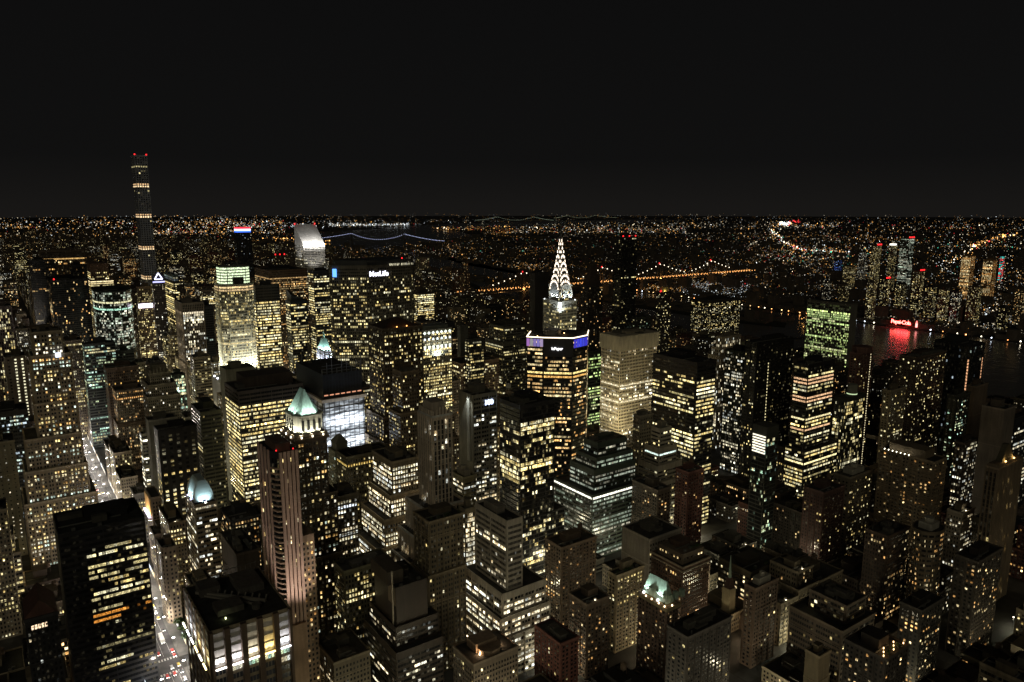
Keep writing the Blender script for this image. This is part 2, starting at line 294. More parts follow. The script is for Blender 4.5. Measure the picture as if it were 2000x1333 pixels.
PLAN={'inv':[
{'id': 'f500', 'name': 'masonry_tower', 'label': 'tall tan stepped masonry tower at the left edge beside the glowing avenue', 'style': 'pair', 'col': (0.34, 0.285, 0.2), 'lit': (0.22, 0.4, 0.25, 'mix', 1.0), 'tiers': [(26.5, 749.5, 48.7, 779.5, 212), (23.5, 747.5, 53.7, 781.5, 192), (22.5, 746.5, 54.2, 783.5, 150), (12.5, 744.5, 54.7, 787.5, 120), (9.5, 742.5, 56.7, 789.5, 92), (6.5, 740.5, 61.7, 791.5, 64)], 'roof': 'box'},
{'id': 'hsbc', 'name': 'office_tower', 'label': 'dark glass office slab with bright ragged window bands and blank black flank, bottom left', 'style': 'hsbc', 'col': (0.03, 0.03, 0.033), 'lit': (0.22, 0.6, 0.03, 'warm', 0.7), 'tiers': [(19.5, 515.0, 68.6, 555.0, 118)], 'roof': 'box'},
{'id': 'gable', 'name': 'masonry_tower', 'label': 'small dark gabled tower with five lit attic windows, bottom left corner', 'style': 'punch', 'col': (0.03, 0.03, 0.033), 'lit': (0.0, 0.15, 0.08, 'white', 0.7), 'tiers': [(-2.4, 459.5, 13.3, 484.5, 95)], 'roof': 'gable'},
{'id': 'crownlit', 'name': 'masonry_tower', 'label': 'broad masonry tower whose tall crown bays are floodlit white and amber', 'style': 'none', 'col': (0.34, 0.285, 0.2), 'lit': (0, 0, 0, 'mix', 1), 'tiers': [(75.4, 380.1, 118.3, 438.2, 100)], 'roof': 'crown'},
{'id': 'fifth425', 'name': 'apartment_tower', 'label': 'slender apartment tower with pale vertical fins and bowed balcony corner', 'style': 'fins', 'col': (0.03, 0.033, 0.045), 'lit': (0, 0.08, 0.1, 'warm', 0.8), 'tiers': [(129.4, 431.4, 143.1, 460.8, 172)], 'roof': 'none'},
{'id': 'e40_10', 'name': 'masonry_tower', 'label': 'brown brick skyscraper topped by a green floodlit copper pyramid', 'style': 'pair', 'col': (0.14, 0.11, 0.078), 'lit': (0.04, 0.25, 0.2, 'mix', 0.9), 'tiers': [(159.8, 480.1, 181.5, 508.6, 165), (159.8, 480.1, 187.5, 514.6, 120), (159.8, 477.1, 188.4, 518.6, 75)], 'roof': 'pyramid'},
{'id': 'litsetback', 'name': 'masonry_tower', 'label': 'stepped masonry block with nearly every window glowing creamy white', 'style': 'punchb', 'col': (0.34, 0.285, 0.2), 'lit': (0.75, 0.25, 0.5, 'white', 1.5), 'tiers': [(238.1, 496.9, 261.0, 531.9, 126), (235.1, 494.9, 264.0, 534.9, 100), (229.1, 493.9, 269.0, 536.9, 82), (222.1, 492.9, 271.0, 536.9, 60)], 'roof': 'box'},
{'id': 'belt', 'name': 'masonry_tower', 'label': 'beige masonry block with amber top floor just left of the glowing stepped block', 'style': 'punch', 'col': (0.3, 0.27, 0.19), 'lit': (0.1, 0.1, 0.1, 'warm', 0.9), 'tiers': [(229.5, 552.3, 258.9, 565.0, 117), (223.5, 549.3, 262.9, 571.0, 118)], 'roof': 'flat'},
{'id': 'lantern', 'name': 'masonry_tower', 'label': 'small pale tower ending in a pyramid roofed lantern below the white netted site', 'style': 'punch', 'col': (0.36, 0.36, 0.28), 'lit': (0.02, 0.05, 0.08, 'cool', 0.7), 'tiers': [(226.6, 581.4, 240.9, 597.5, 113)], 'roof': 'smallpyr'},
{'id': 'striped', 'name': 'masonry_tower', 'label': 'slim grey tower with deep dark vertical window recesses and notched crown', 'style': 'recess', 'col': (0.58, 0.5, 0.41), 'lit': (0, 0.06, 0.06, 'white', 0.9), 'tiers': [(250.5, 454.3, 266.6, 475.2, 170), (242.5, 452.3, 274.6, 483.2, 102), (236.5, 448.3, 278.6, 485.2, 80), (230.5, 446.3, 280.6, 485.2, 62)], 'roof': 'crest'},
{'id': 'park100', 'name': 'office_tower', 'label': 'pale office tower carrying the glowing number 100 above dim louvres', 'style': 'ribbonS', 'col': (0.33, 0.31, 0.25), 'lit': (0.25, 0.4, 0.05, 'white', 1.1), 'tiers': [(347.4, 554.3, 374.2, 578.3, 150)], 'roof': 'flat'},
{'id': 'darkglass', 'name': 'office_tower', 'label': 'black glass office tower with yellow lit floors beside the number 100 tower', 'style': 'curtain', 'col': (0.03, 0.03, 0.033), 'lit': (0.13, 0.3, 0.07, 'warm', 1.0), 'tiers': [(340.6, 471.4, 376.4, 500.7, 160), (340.6, 471.4, 388.4, 508.7, 62)], 'roof': 'box'},
{'id': 'louvre', 'name': 'office_tower', 'label': 'pale concrete slab with dark ribbon windows and blank top above a stepped glass podium', 'style': 'ribbonW', 'col': (0.52, 0.47, 0.4), 'lit': (0.07, 0.15, 0.02, 'white', 1.1), 'tiers': [(268.5, 386.6, 281.7, 426.3, 110), (262.5, 383.6, 299.7, 432.3, 60), (259.1, 380.6, 301.7, 435.2, 44), (259.1, 378.6, 305.7, 435.2, 30)], 'roof': 'flat'},
{'id': 'greenstep', 'name': 'office_tower', 'label': 'greenish glass ziggurat with bright white band wrapping its lower tier', 'style': 'ribbon', 'col': (0.075, 0.1, 0.08), 'lit': (0.3, 0.4, 0.1, 'mintd', 0.35), 'tiers': [(443.2, 491.2, 479.3, 511.3, 104), (437.2, 486.2, 483.3, 515.3, 92), (433.2, 484.2, 485.3, 519.3, 82), (425.2, 477.2, 497.3, 533.3, 62)], 'roof': 'box'},
{'id': 'whitestep', 'name': 'office_tower', 'label': 'cream banded wedding cake tower stepping down beside the dark banded tower', 'style': 'ribbonC', 'col': (0.42, 0.38, 0.3), 'lit': (0.02, 0.18, 0.04, 'warm', 0.8), 'tiers': [(508.4, 475.9, 523.8, 488.0, 110), (504.4, 472.9, 528.8, 492.0, 92), (500.4, 469.9, 533.8, 496.0, 76), (496.4, 467.9, 539.8, 498.0, 60)], 'roof': 'flat'},
{'id': 'slim', 'name': 'masonry_tower', 'label': 'thin grey masonry tower squeezed between pale grid tower and cream stepped tower', 'style': 'punch', 'col': (0.22, 0.2, 0.16), 'lit': (0.0, 0.1, 0.12, 'warm', 0.8), 'tiers': [(503.8, 498.8, 521.2, 507.8, 118)], 'roof': 'box'},
{'id': 'gridwhite', 'name': 'office_tower', 'label': 'big pale tower covered in a fine grid of square windows under a ribbed crown', 'style': 'grid', 'col': (0.55, 0.48, 0.36), 'lit': (0.1, 0.2, 0.05, 'white', 1.1), 'tiers': [(567.9, 596.0, 625.8, 627.2, 174)], 'roof': 'box'},
{'id': 'bandtower', 'name': 'office_tower', 'label': 'massive black office block with stacked horizontal bands of yellow light', 'style': 'ribbon', 'col': (0.03, 0.03, 0.033), 'lit': (0.4, 0.3, 0.03, 'warm', 1.0), 'tiers': [(550.1, 470.5, 577.7, 528.6, 170)], 'roof': 'flat'},
{'id': 'park101', 'name': 'office_tower', 'label': 'angular black tower with glowing roof outline and violet and blue corner panels', 'style': 'ribbon', 'col': (0.03, 0.03, 0.033), 'lit': (0.18, 0.38, 0.12, 'amber', 1.0), 'tiers': [(436.1, 564.8, 491.8, 591.6, 192)], 'roof': 'none'},
{'id': 'diamond', 'name': 'office_tower', 'label': 'tower with a crown of white diamond lamps and brightly lit squares below', 'style': 'punchb', 'col': (0.36, 0.34, 0.28), 'lit': (0.5, 0.4, 0.3, 'warm', 1.3), 'tiers': [(395.8, 736.7, 434.0, 761.4, 180)], 'roof': 'diamond'},
{'id': 'lincoln', 'name': 'masonry_tower', 'label': 'huge dark brown masonry skyscraper with hipped roof and scattered yellow windows', 'style': 'pair', 'col': (0.14, 0.11, 0.078), 'lit': (0.05, 0.25, 0.2, 'warm', 1.0), 'tiers': [(298.4, 632.8, 340.1, 665.8, 205), (295.4, 630.8, 343.1, 669.8, 120), (292.4, 624.8, 345.1, 673.8, 96)], 'roof': 'hip'},
{'id': 'brown2', 'name': 'masonry_tower', 'label': 'narrow brown masonry wing standing against the big hipped brown skyscraper', 'style': 'punch', 'col': (0.17, 0.13, 0.09), 'lit': (0.03, 0.2, 0.15, 'warm', 1.0), 'tiers': [(299.3, 597.9, 316.1, 617.7, 170), (295.3, 594.9, 319.1, 619.7, 132)], 'roof': 'box'},
{'id': 'ribbon437', 'name': 'office_tower', 'label': 'wide office block with dense yellow ribbon windows behind the green pyramid', 'style': 'ribbon', 'col': (0.1, 0.08, 0.065), 'lit': (0.72, 0.2, 0.05, 'warm', 1.15), 'tiers': [(178.1, 689.9, 239.4, 737.7, 150)], 'roof': 'box'},
{'id': 'cube429', 'name': 'office_tower', 'label': 'plain box topped building directly in front of the crown lit glass tower', 'style': 'none', 'col': (0.3, 0.29, 0.22), 'lit': (0, 0, 0, 'warm', 1), 'tiers': [(193.9, 793.2, 223.4, 817.8, 150)], 'roof': 'box'},
{'id': 'mad383', 'name': 'office_tower', 'label': 'octagonal tower with luminous pale glass crown and floodlit white base', 'style': 'curtB', 'col': (0.42, 0.4, 0.3), 'lit': (0.25, 0.6, 0.4, 'warm', 0.7), 'tiers': [(264.8, 1081.9, 312.8, 1124.3, 210)], 'roof': 'none'},
{'id': 'band497', 'name': 'office_tower', 'label': 'flat topped office slab densely banded with yellow floors beside the luminous crown tower', 'style': 'ribbon', 'col': (0.08, 0.075, 0.06), 'lit': (0.8, 0.2, 0.05, 'warm', 1.2), 'tiers': [(288.6, 998.8, 320.6, 1007.8, 215)], 'roof': 'flatdark'},
{'id': 'wide500', 'name': 'office_tower', 'label': 'broad brown slab with amber windows rising behind the banded office slab', 'style': 'punch', 'col': (0.14, 0.09, 0.06), 'lit': (0.15, 0.4, 0.2, 'amber', 0.8), 'tiers': [(378.7, 1228.5, 443.4, 1307.3, 215)], 'roof': 'flatdark'},
{'id': 'point555', 'name': 'office_tower', 'label': 'dark glass tower with angular top left of the black and yellow striped slab', 'style': 'ribbon', 'col': (0.03, 0.03, 0.033), 'lit': (0.3, 0.45, 0.05, 'warm', 0.9), 'tiers': [(337.8, 1008.2, 362.5, 1029.4, 190)], 'roof': 'wedge'},
{'id': 'tower601', 'name': 'office_tower', 'label': 'blue black office tower with yellow bands just left of the white lettered slab', 'style': 'ribbon', 'col': (0.035, 0.04, 0.055), 'lit': (0.45, 0.35, 0.05, 'warm', 1.0), 'tiers': [(427.2, 1156.3, 459.8, 1181.5, 216)], 'roof': 'flatdark'},
{'id': 'metlife', 'name': 'office_tower', 'label': 'immense faceted slab with white MetLife letters along its roofline', 'style': 'grid', 'col': (0.16, 0.145, 0.115), 'lit': (0.12, 0.45, 0.08, 'warm', 0.9), 'tiers': [(358.3, 867.5, 453.2, 898.6, 246)], 'roof': 'none'},
{'id': 'gm', 'name': 'office_tower', 'label': 'wide ribbed slab with one amber row of windows on the far left skyline', 'style': 'pierW', 'col': (0.2, 0.15, 0.11), 'lit': (0.06, 0.12, 0.05, 'amber', 0.7), 'tiers': [(108.2, 2080.3, 198.9, 2120.3, 215)], 'roof': 'flat'},
{'id': 'dark55', 'name': 'office_tower', 'label': 'plain black slab standing before the wide ribbed slab', 'style': 'curtain', 'col': (0.02, 0.02, 0.02), 'lit': (0, 0.05, 0.01, 'amber', 0.5), 'tiers': [(76.7, 1902.4, 123.7, 1932.4, 205)], 'roof': 'flat'},
{'id': 'dark137', 'name': 'office_tower', 'label': 'small black box tower between the ribbed slab and the brown ribbed crown', 'style': 'curtain', 'col': (0.02, 0.02, 0.02), 'lit': (0.05, 0.05, 0.02, 'amber', 0.5), 'tiers': [(153.1, 1912.5, 184.9, 1942.5, 190)], 'roof': 'flat'},
{'id': 'dark100', 'name': 'office_tower', 'label': 'large black tower with sparse orange windows and a red roof lamp', 'style': 'curtain', 'col': (0.018, 0.018, 0.02), 'lit': (0, 0.03, 0.04, 'amber', 0.8), 'tiers': [(90.8, 1544.6, 149.6, 1617.5, 190)], 'roof': 'flat'},
{'id': 'rib172', 'name': 'office_tower', 'label': 'brown tower with blank ribbed crown above bright yellow floors', 'style': 'ribbon', 'col': (0.17, 0.11, 0.08), 'lit': (0.35, 0.4, 0.1, 'warm', 1.0), 'tiers': [(162.4, 1626.1, 193.6, 1675.9, 200), (160.4, 1624.1, 200.6, 1677.9, 180)], 'roof': 'blankcrown'},
{'id': 'green175', 'name': 'office_tower', 'label': 'green tinted curved office tower with mint white lit floors', 'style': 'curtain', 'col': (0.045, 0.06, 0.05), 'lit': (0.25, 0.4, 0.08, 'mintd', 0.6), 'tiers': [(144.8, 1380.2, 199.2, 1484.3, 180)], 'roof': 'round'},
{'id': 'sign270', 'name': 'masonry_tower', 'label': 'brown tower with a small blazing white rooftop sign', 'style': 'punch', 'col': (0.24, 0.17, 0.12), 'lit': (0.05, 0.3, 0.25, 'warm', 0.9), 'tiers': [(207.5, 1418.9, 236.0, 1429.3, 150)], 'roof': 'signtop'},
{'id': 'bld265', 'name': 'masonry_tower', 'label': 'tall brown ribbed tower rising behind the blazing white sign', 'style': 'punch', 'col': (0.2, 0.14, 0.1), 'lit': (0.05, 0.2, 0.15, 'warm', 0.8), 'tiers': [(220.6, 1489.8, 244.4, 1500.7, 175)], 'roof': 'flat'},
{'id': 'tri296', 'name': 'office_tower', 'label': 'slim tower topped by an outlined white triangle above a blue white bar', 'style': 'punch', 'col': (0.1, 0.08, 0.08), 'lit': (0.05, 0.2, 0.1, 'white', 0.8), 'tiers': [(233.6, 1410.6, 253.2, 1420.1, 190)], 'roof': 'triangle'},
{'id': 'roofgl320', 'name': 'office_tower', 'label': 'tower with pale blue glazed attic and slanting yellow window rows', 'style': 'ribbon', 'col': (0.06, 0.06, 0.05), 'lit': (0.4, 0.4, 0.1, 'warm', 1.0), 'tiers': [(272.8, 1444.3, 283.1, 1526.9, 185)], 'roof': 'glassattic'},
{'id': 'pier341', 'name': 'office_tower', 'label': 'tower of close white vertical ribs with one bright row beneath its crown', 'style': 'pierW', 'col': (0.36, 0.31, 0.26), 'lit': (0.2, 0.35, 0.25, 'white', 1.1), 'tiers': [(243.7, 1237.4, 275.6, 1290.0, 170)], 'roof': 'flat'},
{'id': 'dark397', 'name': 'office_tower', 'label': 'narrow black slab hugging the left side of the luminous crown tower', 'style': 'curtain', 'col': (0.03, 0.035, 0.045), 'lit': (0, 0.02, 0.01, 'cool', 0.4), 'tiers': [(280.0, 1259.5, 295.0, 1289.5, 160)], 'roof': 'flat'},
{'id': 'band370', 'name': 'office_tower', 'label': 'small beige tower with brick like banding beneath a cooling plant box', 'style': 'ribbonC', 'col': (0.36, 0.31, 0.22), 'lit': (0.02, 0.2, 0.1, 'warm', 0.6), 'tiers': [(214.3, 1040.8, 235.8, 1064.7, 120)], 'roof': 'box'},
{'id': 'fred', 'name': 'masonry_tower', 'label': 'ornate dim green and tan stepped tower beside a mint lit glass block', 'style': 'punch', 'col': (0.2, 0.18, 0.13), 'lit': (0.02, 0.05, 0.08, 'white', 0.7), 'tiers': [(144.3, 942.4, 166.6, 965.6, 125), (141.3, 939.4, 171.6, 969.6, 112), (139.3, 937.4, 174.6, 971.6, 98)], 'roof': 'crest'},
{'id': 'glass330', 'name': 'office_tower', 'label': 'low glass block with a mint lit double floor beside the ornate stepped tower', 'style': 'curtain', 'col': (0.045, 0.06, 0.05), 'lit': (0.3, 0.3, 0.1, 'mint', 1.0), 'tiers': [(186.0, 1036.7, 201.7, 1053.0, 100)], 'roof': 'flat'},
{'id': 'brown208', 'name': 'masonry_tower', 'label': 'plain brown masonry block with four amber windows near its top', 'style': 'punch', 'col': (0.17, 0.12, 0.09), 'lit': (0.02, 0.08, 0.06, 'amber', 0.9), 'tiers': [(109.7, 1028.9, 145.5, 1058.9, 120)], 'roof': 'flat'},
{'id': 'brown225', 'name': 'masonry_tower', 'label': 'brown masonry block with an orange row below a pale cornice', 'style': 'punch', 'col': (0.2, 0.15, 0.11), 'lit': (0.06, 0.25, 0.12, 'amber', 0.9), 'tiers': [(112.3, 984.3, 142.6, 1014.3, 100), (110.3, 980.3, 144.6, 1016.3, 60)], 'roof': 'flat'},
{'id': 'glass160', 'name': 'office_tower', 'label': 'stepped dark glass block with pale mint window dashes above the avenue', 'style': 'ribbon', 'col': (0.05, 0.06, 0.06), 'lit': (0.15, 0.35, 0.05, 'mint', 0.6), 'tiers': [(94.4, 1108.1, 131.5, 1126.0, 140), (93.4, 1105.1, 131.9, 1128.0, 100)], 'roof': 'flat'},
{'id': 'glass215', 'name': 'office_tower', 'label': 'dark flat block with short mint dashes right of the stepped glass block', 'style': 'ribbon', 'col': (0.05, 0.055, 0.05), 'lit': (0.05, 0.2, 0.05, 'mint', 0.5), 'tiers': [(132.4, 1119.6, 155.0, 1129.0, 125)], 'roof': 'flat'},
{'id': 'mason128', 'name': 'masonry_tower', 'label': 'masonry block with rows of yellow lights tucked right of the tall tan tower', 'style': 'punchb', 'col': (0.15, 0.12, 0.09), 'lit': (0.25, 0.3, 0.2, 'warm', 0.8), 'tiers': [(79.8, 1184.4, 99.6, 1214.4, 135), (79.8, 1180.4, 100.6, 1215.4, 95)], 'roof': 'flat'},
{'id': 'left0', 'name': 'office_tower', 'label': 'purple tinged ribbed tower cut off by the left edge', 'style': 'pierW', 'col': (0.25, 0.2, 0.21), 'lit': (0.1, 0.3, 0.3, 'warm', 0.8), 'tiers': [(-1.0, 1169.6, 22.2, 1199.6, 190)], 'roof': 'flat'},
{'id': 'slab5', 'name': 'office_tower', 'label': 'plain tan slab with two straight columns of lit windows at far left', 'style': 'twocol', 'col': (0.22, 0.18, 0.13), 'lit': (0, 0, 0, 'white', 1), 'tiers': [(6.6, 1007.1, 27.1, 1037.1, 150)], 'roof': 'flat'},
{'id': 'dark0b', 'name': 'office_tower', 'label': 'low dark office block with white dashes left of the tall tan tower', 'style': 'ribbon', 'col': (0.06, 0.06, 0.05), 'lit': (0.15, 0.2, 0.05, 'cool', 0.8), 'tiers': [(-11.6, 886.3, 20.3, 916.3, 115)], 'roof': 'flat'},
{'id': 'tan0', 'name': 'masonry_tower', 'label': 'smooth tan wall with pinprick windows at the left edge', 'style': 'punchs', 'col': (0.36, 0.33, 0.25), 'lit': (0, 0.08, 0.25, 'white', 0.8), 'tiers': [(-20.6, 788.8, 5.2, 818.8, 110)], 'roof': 'flat'},
{'id': 'low0', 'name': 'masonry_tower', 'label': 'brown masonry tower cropped by the left edge lower down', 'style': 'punch', 'col': (0.34, 0.285, 0.2), 'lit': (0.1, 0.2, 0.2, 'warm', 0.9), 'tiers': [(-27.8, 635.1, -5.2, 660.1, 100)], 'roof': 'flat'},
{'id': 'black302', 'name': 'office_tower', 'label': 'black tower with columns of square yellow windows right of the avenue', 'style': 'squares', 'col': (0.03, 0.028, 0.03), 'lit': (0.1, 0.35, 0.3, 'warm', 0.8), 'tiers': [(111.0, 708.6, 144.0, 728.0, 120)], 'roof': 'flat'},
{'id': 'box290', 'name': 'masonry_block', 'label': 'blank grey penthouse block behind the black square windowed tower', 'style': 'none', 'col': (0.24, 0.23, 0.18), 'lit': (0, 0, 0, 'warm', 1), 'tiers': [(111.4, 756.3, 136.3, 772.4, 118)], 'roof': 'flat'},
{'id': 'white272', 'name': 'office_tower', 'label': 'narrow store block with dazzling white floor bands beside the avenue', 'style': 'ribbonC', 'col': (0.3, 0.3, 0.24), 'lit': (0.5, 0.2, 0.1, 'white', 1.6), 'tiers': [(111.2, 806.7, 124.0, 818.6, 92), (111.2, 802.7, 125.0, 820.6, 60)], 'roof': 'flat'},
{'id': 'green391', 'name': 'office_tower', 'label': 'dim greenish block with sparse windows left of the wide yellow ribbon block', 'style': 'ribbon', 'col': (0.07, 0.075, 0.055), 'lit': (0.03, 0.12, 0.03, 'warm', 0.7), 'tiers': [(150.4, 720.3, 169.3, 760.3, 128)], 'roof': 'flat'},
{'id': 'lens360', 'name': 'office_tower', 'label': 'cream office block topped by a glowing teal curved lens roof', 'style': 'ribbonC', 'col': (0.34, 0.28, 0.2), 'lit': (0.15, 0.35, 0.1, 'white', 1.0), 'tiers': [(108.4, 561.7, 124.4, 595.7, 100)], 'roof': 'lens'},
{'id': 'flatiron303', 'name': 'masonry_tower', 'label': 'low masonry block with rounded corner facing the avenue', 'style': 'punch', 'col': (0.3, 0.24, 0.17), 'lit': (0.02, 0.08, 0.08, 'warm', 0.8), 'tiers': [(87.4, 585.3, 97.9, 606.5, 62)], 'roof': 'flat'},
{'id': 'blue640', 'name': 'masonry_tower', 'label': 'masonry block with a bright blue white row of windows near its top', 'style': 'punchb', 'col': (0.25, 0.22, 0.16), 'lit': (0.2, 0.15, 0.12, 'white', 1.0), 'tiers': [(188.9, 497.7, 209.7, 513.8, 108)], 'roof': 'box'},
{'id': 'b655', 'name': 'masonry_tower', 'label': 'low masonry block with dark cluttered roof and yellow attic windows', 'style': 'punchb', 'col': (0.17, 0.16, 0.1), 'lit': (0.12, 0.25, 0.1, 'warm', 0.9), 'tiers': [(177.1, 448.1, 212.5, 466.2, 75)], 'roof': 'clutter'},
{'id': 'twobox', 'name': 'office_tower', 'label': 'black windowless twin box tower over brown terraced office floors', 'style': 'none', 'col': (0.07, 0.055, 0.045), 'lit': (0.1, 0.2, 0.05, 'warm', 1.0), 'tiers': [(193.1, 402.4, 215.7, 434.6, 78), (191.1, 400.4, 222.7, 440.6, 52), (188.1, 394.4, 222.7, 444.6, 38)], 'roof': 'flat'},
{'id': 'mason830', 'name': 'masonry_tower', 'label': 'tan stepped masonry tower with tree planted terraces and few lights', 'style': 'pair', 'col': (0.22, 0.18, 0.12), 'lit': (0.0, 0.06, 0.04, 'warm', 0.8), 'tiers': [(223.2, 412.0, 249.9, 433.7, 112), (221.2, 411.0, 250.9, 435.7, 74)], 'roof': 'garden'},
{'id': 'narrow905', 'name': 'office_tower', 'label': 'thin strip tower showing a column of white and orange window floors', 'style': 'curtain', 'col': (0.3, 0.27, 0.2), 'lit': (0.7, 0.2, 0.3, 'white', 1.0), 'tiers': [(265.6, 435.7, 274.4, 444.7, 102)], 'roof': 'flat'},
{'id': 'pinkbrick', 'name': 'apartment_tower', 'label': 'brown brick apartment block with glowing roof terrace and water tower', 'style': 'resid', 'col': (0.2, 0.15, 0.11), 'lit': (0, 0.06, 0.12, 'amber', 0.9), 'tiers': [(333.2, 407.4, 368.1, 427.6, 65)], 'roof': 'tank'},
{'id': 'b1111', 'name': 'apartment_tower', 'label': 'squat brick apartment house with cornice and one bright roof lamp', 'style': 'resid', 'col': (0.16, 0.12, 0.09), 'lit': (0, 0.05, 0.12, 'amber', 0.9), 'tiers': [(307.1, 347.7, 327.5, 367.1, 55)], 'roof': 'lampbox'},
{'id': 'b1195', 'name': 'masonry_tower', 'label': 'tall pale tan apartment wall with planted roof above a bright street corner', 'style': 'resid', 'col': (0.36, 0.3, 0.2), 'lit': (0, 0.05, 0.12, 'warm', 0.9), 'tiers': [(343.7, 358.5, 370.6, 367.5, 60)], 'roof': 'garden'},
{'id': 'blank1215', 'name': 'masonry_tower', 'label': 'large block with smooth blank grey side wall and gravel roof', 'style': 'west_blank', 'col': (0.32, 0.29, 0.25), 'lit': (0, 0.02, 0.03, 'warm', 0.8), 'tiers': [(386.4, 368.9, 421.0, 398.2, 72)], 'roof': 'clutter'},
{'id': 'belt1267', 'name': 'apartment_tower', 'label': 'red brown brick block with pale belt course and lit setback attic', 'style': 'punch', 'col': (0.15, 0.095, 0.07), 'lit': (0.0, 0.04, 0.05, 'amber', 0.9), 'tiers': [(388.3, 337.2, 417.6, 367.9, 62)], 'roof': 'attic'},
{'id': 'mansard', 'name': 'masonry_tower', 'label': 'brick hotel under a floodlit green mansard roof with lamps on its cornice', 'style': 'resid', 'col': (0.14, 0.095, 0.075), 'lit': (0, 0.05, 0.12, 'amber', 1.0), 'tiers': [(340.7, 307.8, 351.9, 333.6, 60)], 'roof': 'mansard'},
{'id': 'fg1303', 'name': 'apartment_tower', 'label': 'dark apartment block at bottom centre right with curved roof parapet', 'style': 'resid', 'col': (0.07, 0.06, 0.055), 'lit': (0, 0.02, 0.06, 'warm', 0.8), 'tiers': [(326.3, 277.0, 367.6, 293.8, 60)], 'roof': 'clutter'},
{'id': 'bricktower', 'name': 'apartment_tower', 'label': 'brick apartment tower with white rooftop plant right of the church spire', 'style': 'resid', 'col': (0.17, 0.12, 0.09), 'lit': (0, 0.03, 0.05, 'warm', 0.7), 'tiers': [(409.1, 290.3, 434.9, 299.3, 60)], 'roof': 'whitebox'},
{'id': 'pier1402', 'name': 'office_tower', 'label': 'tan tower with ribbed stepped crown and thin vertical light strings', 'style': 'pierW', 'col': (0.36, 0.31, 0.24), 'lit': (0.1, 0.15, 0.2, 'white', 0.9), 'tiers': [(778.7, 626.9, 817.3, 635.9, 150), (774.7, 624.9, 819.3, 639.9, 136), (770.7, 622.9, 821.3, 641.9, 126)], 'roof': 'flat'},
{'id': 'grid1417', 'name': 'office_tower', 'label': 'black tower dotted with small square white windows right of the tan ribbed tower', 'style': 'grid', 'col': (0.035, 0.045, 0.035), 'lit': (0.12, 0.3, 0.2, 'white', 0.9), 'tiers': [(715.6, 543.8, 732.6, 569.8, 150)], 'roof': 'flatdark'},
{'id': 'dark1455', 'name': 'office_tower', 'label': 'big black slab with one vertical column of yellow windows', 'style': 'gridd', 'col': (0.022, 0.022, 0.022), 'lit': (0.02, 0.15, 0.1, 'warm', 0.8), 'tiers': [(710.2, 520.9, 779.0, 538.5, 165)], 'roof': 'flatdark'},
{'id': 'panel1470', 'name': 'office_tower', 'label': 'slim dark green tower with blazing louvred panel at its top corner', 'style': 'curtain', 'col': (0.05, 0.055, 0.045), 'lit': (0, 0.1, 0.06, 'mint', 0.7), 'tiers': [(563.5, 397.7, 580.9, 413.3, 115)], 'roof': 'panel'},
{'id': 'orange1551', 'name': 'office_tower', 'label': 'black tower with glowing orange peach floor bands and stepped base', 'style': 'ribbon', 'col': (0.028, 0.025, 0.024), 'lit': (0.4, 0.4, 0.05, 'warm', 0.85), 'tiers': [(671.8, 430.2, 718.2, 447.2, 160), (671.8, 428.2, 732.2, 451.2, 70)], 'roof': 'box'},
{'id': 'un', 'name': 'office_tower', 'label': 'tall thin slab by the river with green lit floors and blank grey end wall', 'style': 'curtain', 'col': (0.2, 0.19, 0.16), 'lit': (0.1, 0.42, 0.22, 'green', 0.75), 'tiers': [(1187.6, 690.4, 1207.9, 772.5, 154)], 'roof': 'flatdark'},
{'id': 'round1629', 'name': 'apartment_tower', 'label': 'glass apartment tower with rounded drum roof left of the light string tower', 'style': 'curtain', 'col': (0.07, 0.07, 0.055), 'lit': (0.1, 0.3, 0.12, 'warm', 0.7), 'tiers': [(741.0, 429.2, 781.2, 441.7, 115)], 'roof': 'drum'},
{'id': 'brown1660', 'name': 'apartment_tower', 'label': 'dark red apartment tower with hexagonal roof and vertical string of lights', 'style': 'resid', 'col': (0.17, 0.09, 0.075), 'lit': (0, 0.05, 0.1, 'warm', 0.8), 'tiers': [(819.5, 462.9, 852.5, 473.0, 150)], 'roof': 'hexroof'},
{'id': 'tw1757', 'name': 'apartment_tower', 'label': 'wide dark brown apartment tower with stacked yellow lit bays', 'style': 'resid', 'col': (0.11, 0.08, 0.06), 'lit': (0.0, 0.12, 0.15, 'warm', 0.9), 'tiers': [(850.9, 411.6, 921.2, 430.8, 150)], 'roof': 'box'},
{'id': 'black1825', 'name': 'office_tower', 'label': 'black riverside slab with an amber glowing vertical stripe', 'style': 'curtain', 'col': (0.015, 0.015, 0.017), 'lit': (0, 0.02, 0.01, 'cool', 0.4), 'tiers': [(937.7, 390.7, 970.6, 434.4, 158)], 'roof': 'flatdark'},
{'id': 'slim1727', 'name': 'apartment_tower', 'label': 'pale tan apartment tower with slanted lit roof left of the wide brown tower', 'style': 'resid', 'col': (0.3, 0.25, 0.18), 'lit': (0, 0.08, 0.15, 'warm', 0.9), 'tiers': [(794.9, 408.3, 827.4, 417.3, 120)], 'roof': 'flat'},
{'id': 'res1718', 'name': 'apartment_tower', 'label': 'broad olive apartment tower with balcony rows and lamp studded crown', 'style': 'resid', 'col': (0.24, 0.19, 0.13), 'lit': (0, 0.06, 0.14, 'amber', 0.9), 'tiers': [(624.7, 279.5, 645.6, 326.1, 110)], 'roof': 'crownlamps'},
{'id': 'blank1893', 'name': 'apartment_tower', 'label': 'plain brown tower with blank walls behind the large blank grey slab', 'style': 'none', 'col': (0.2, 0.15, 0.11), 'lit': (0, 0, 0, 'warm', 1), 'tiers': [(890.6, 363.8, 922.1, 372.8, 120)], 'roof': 'flat'},
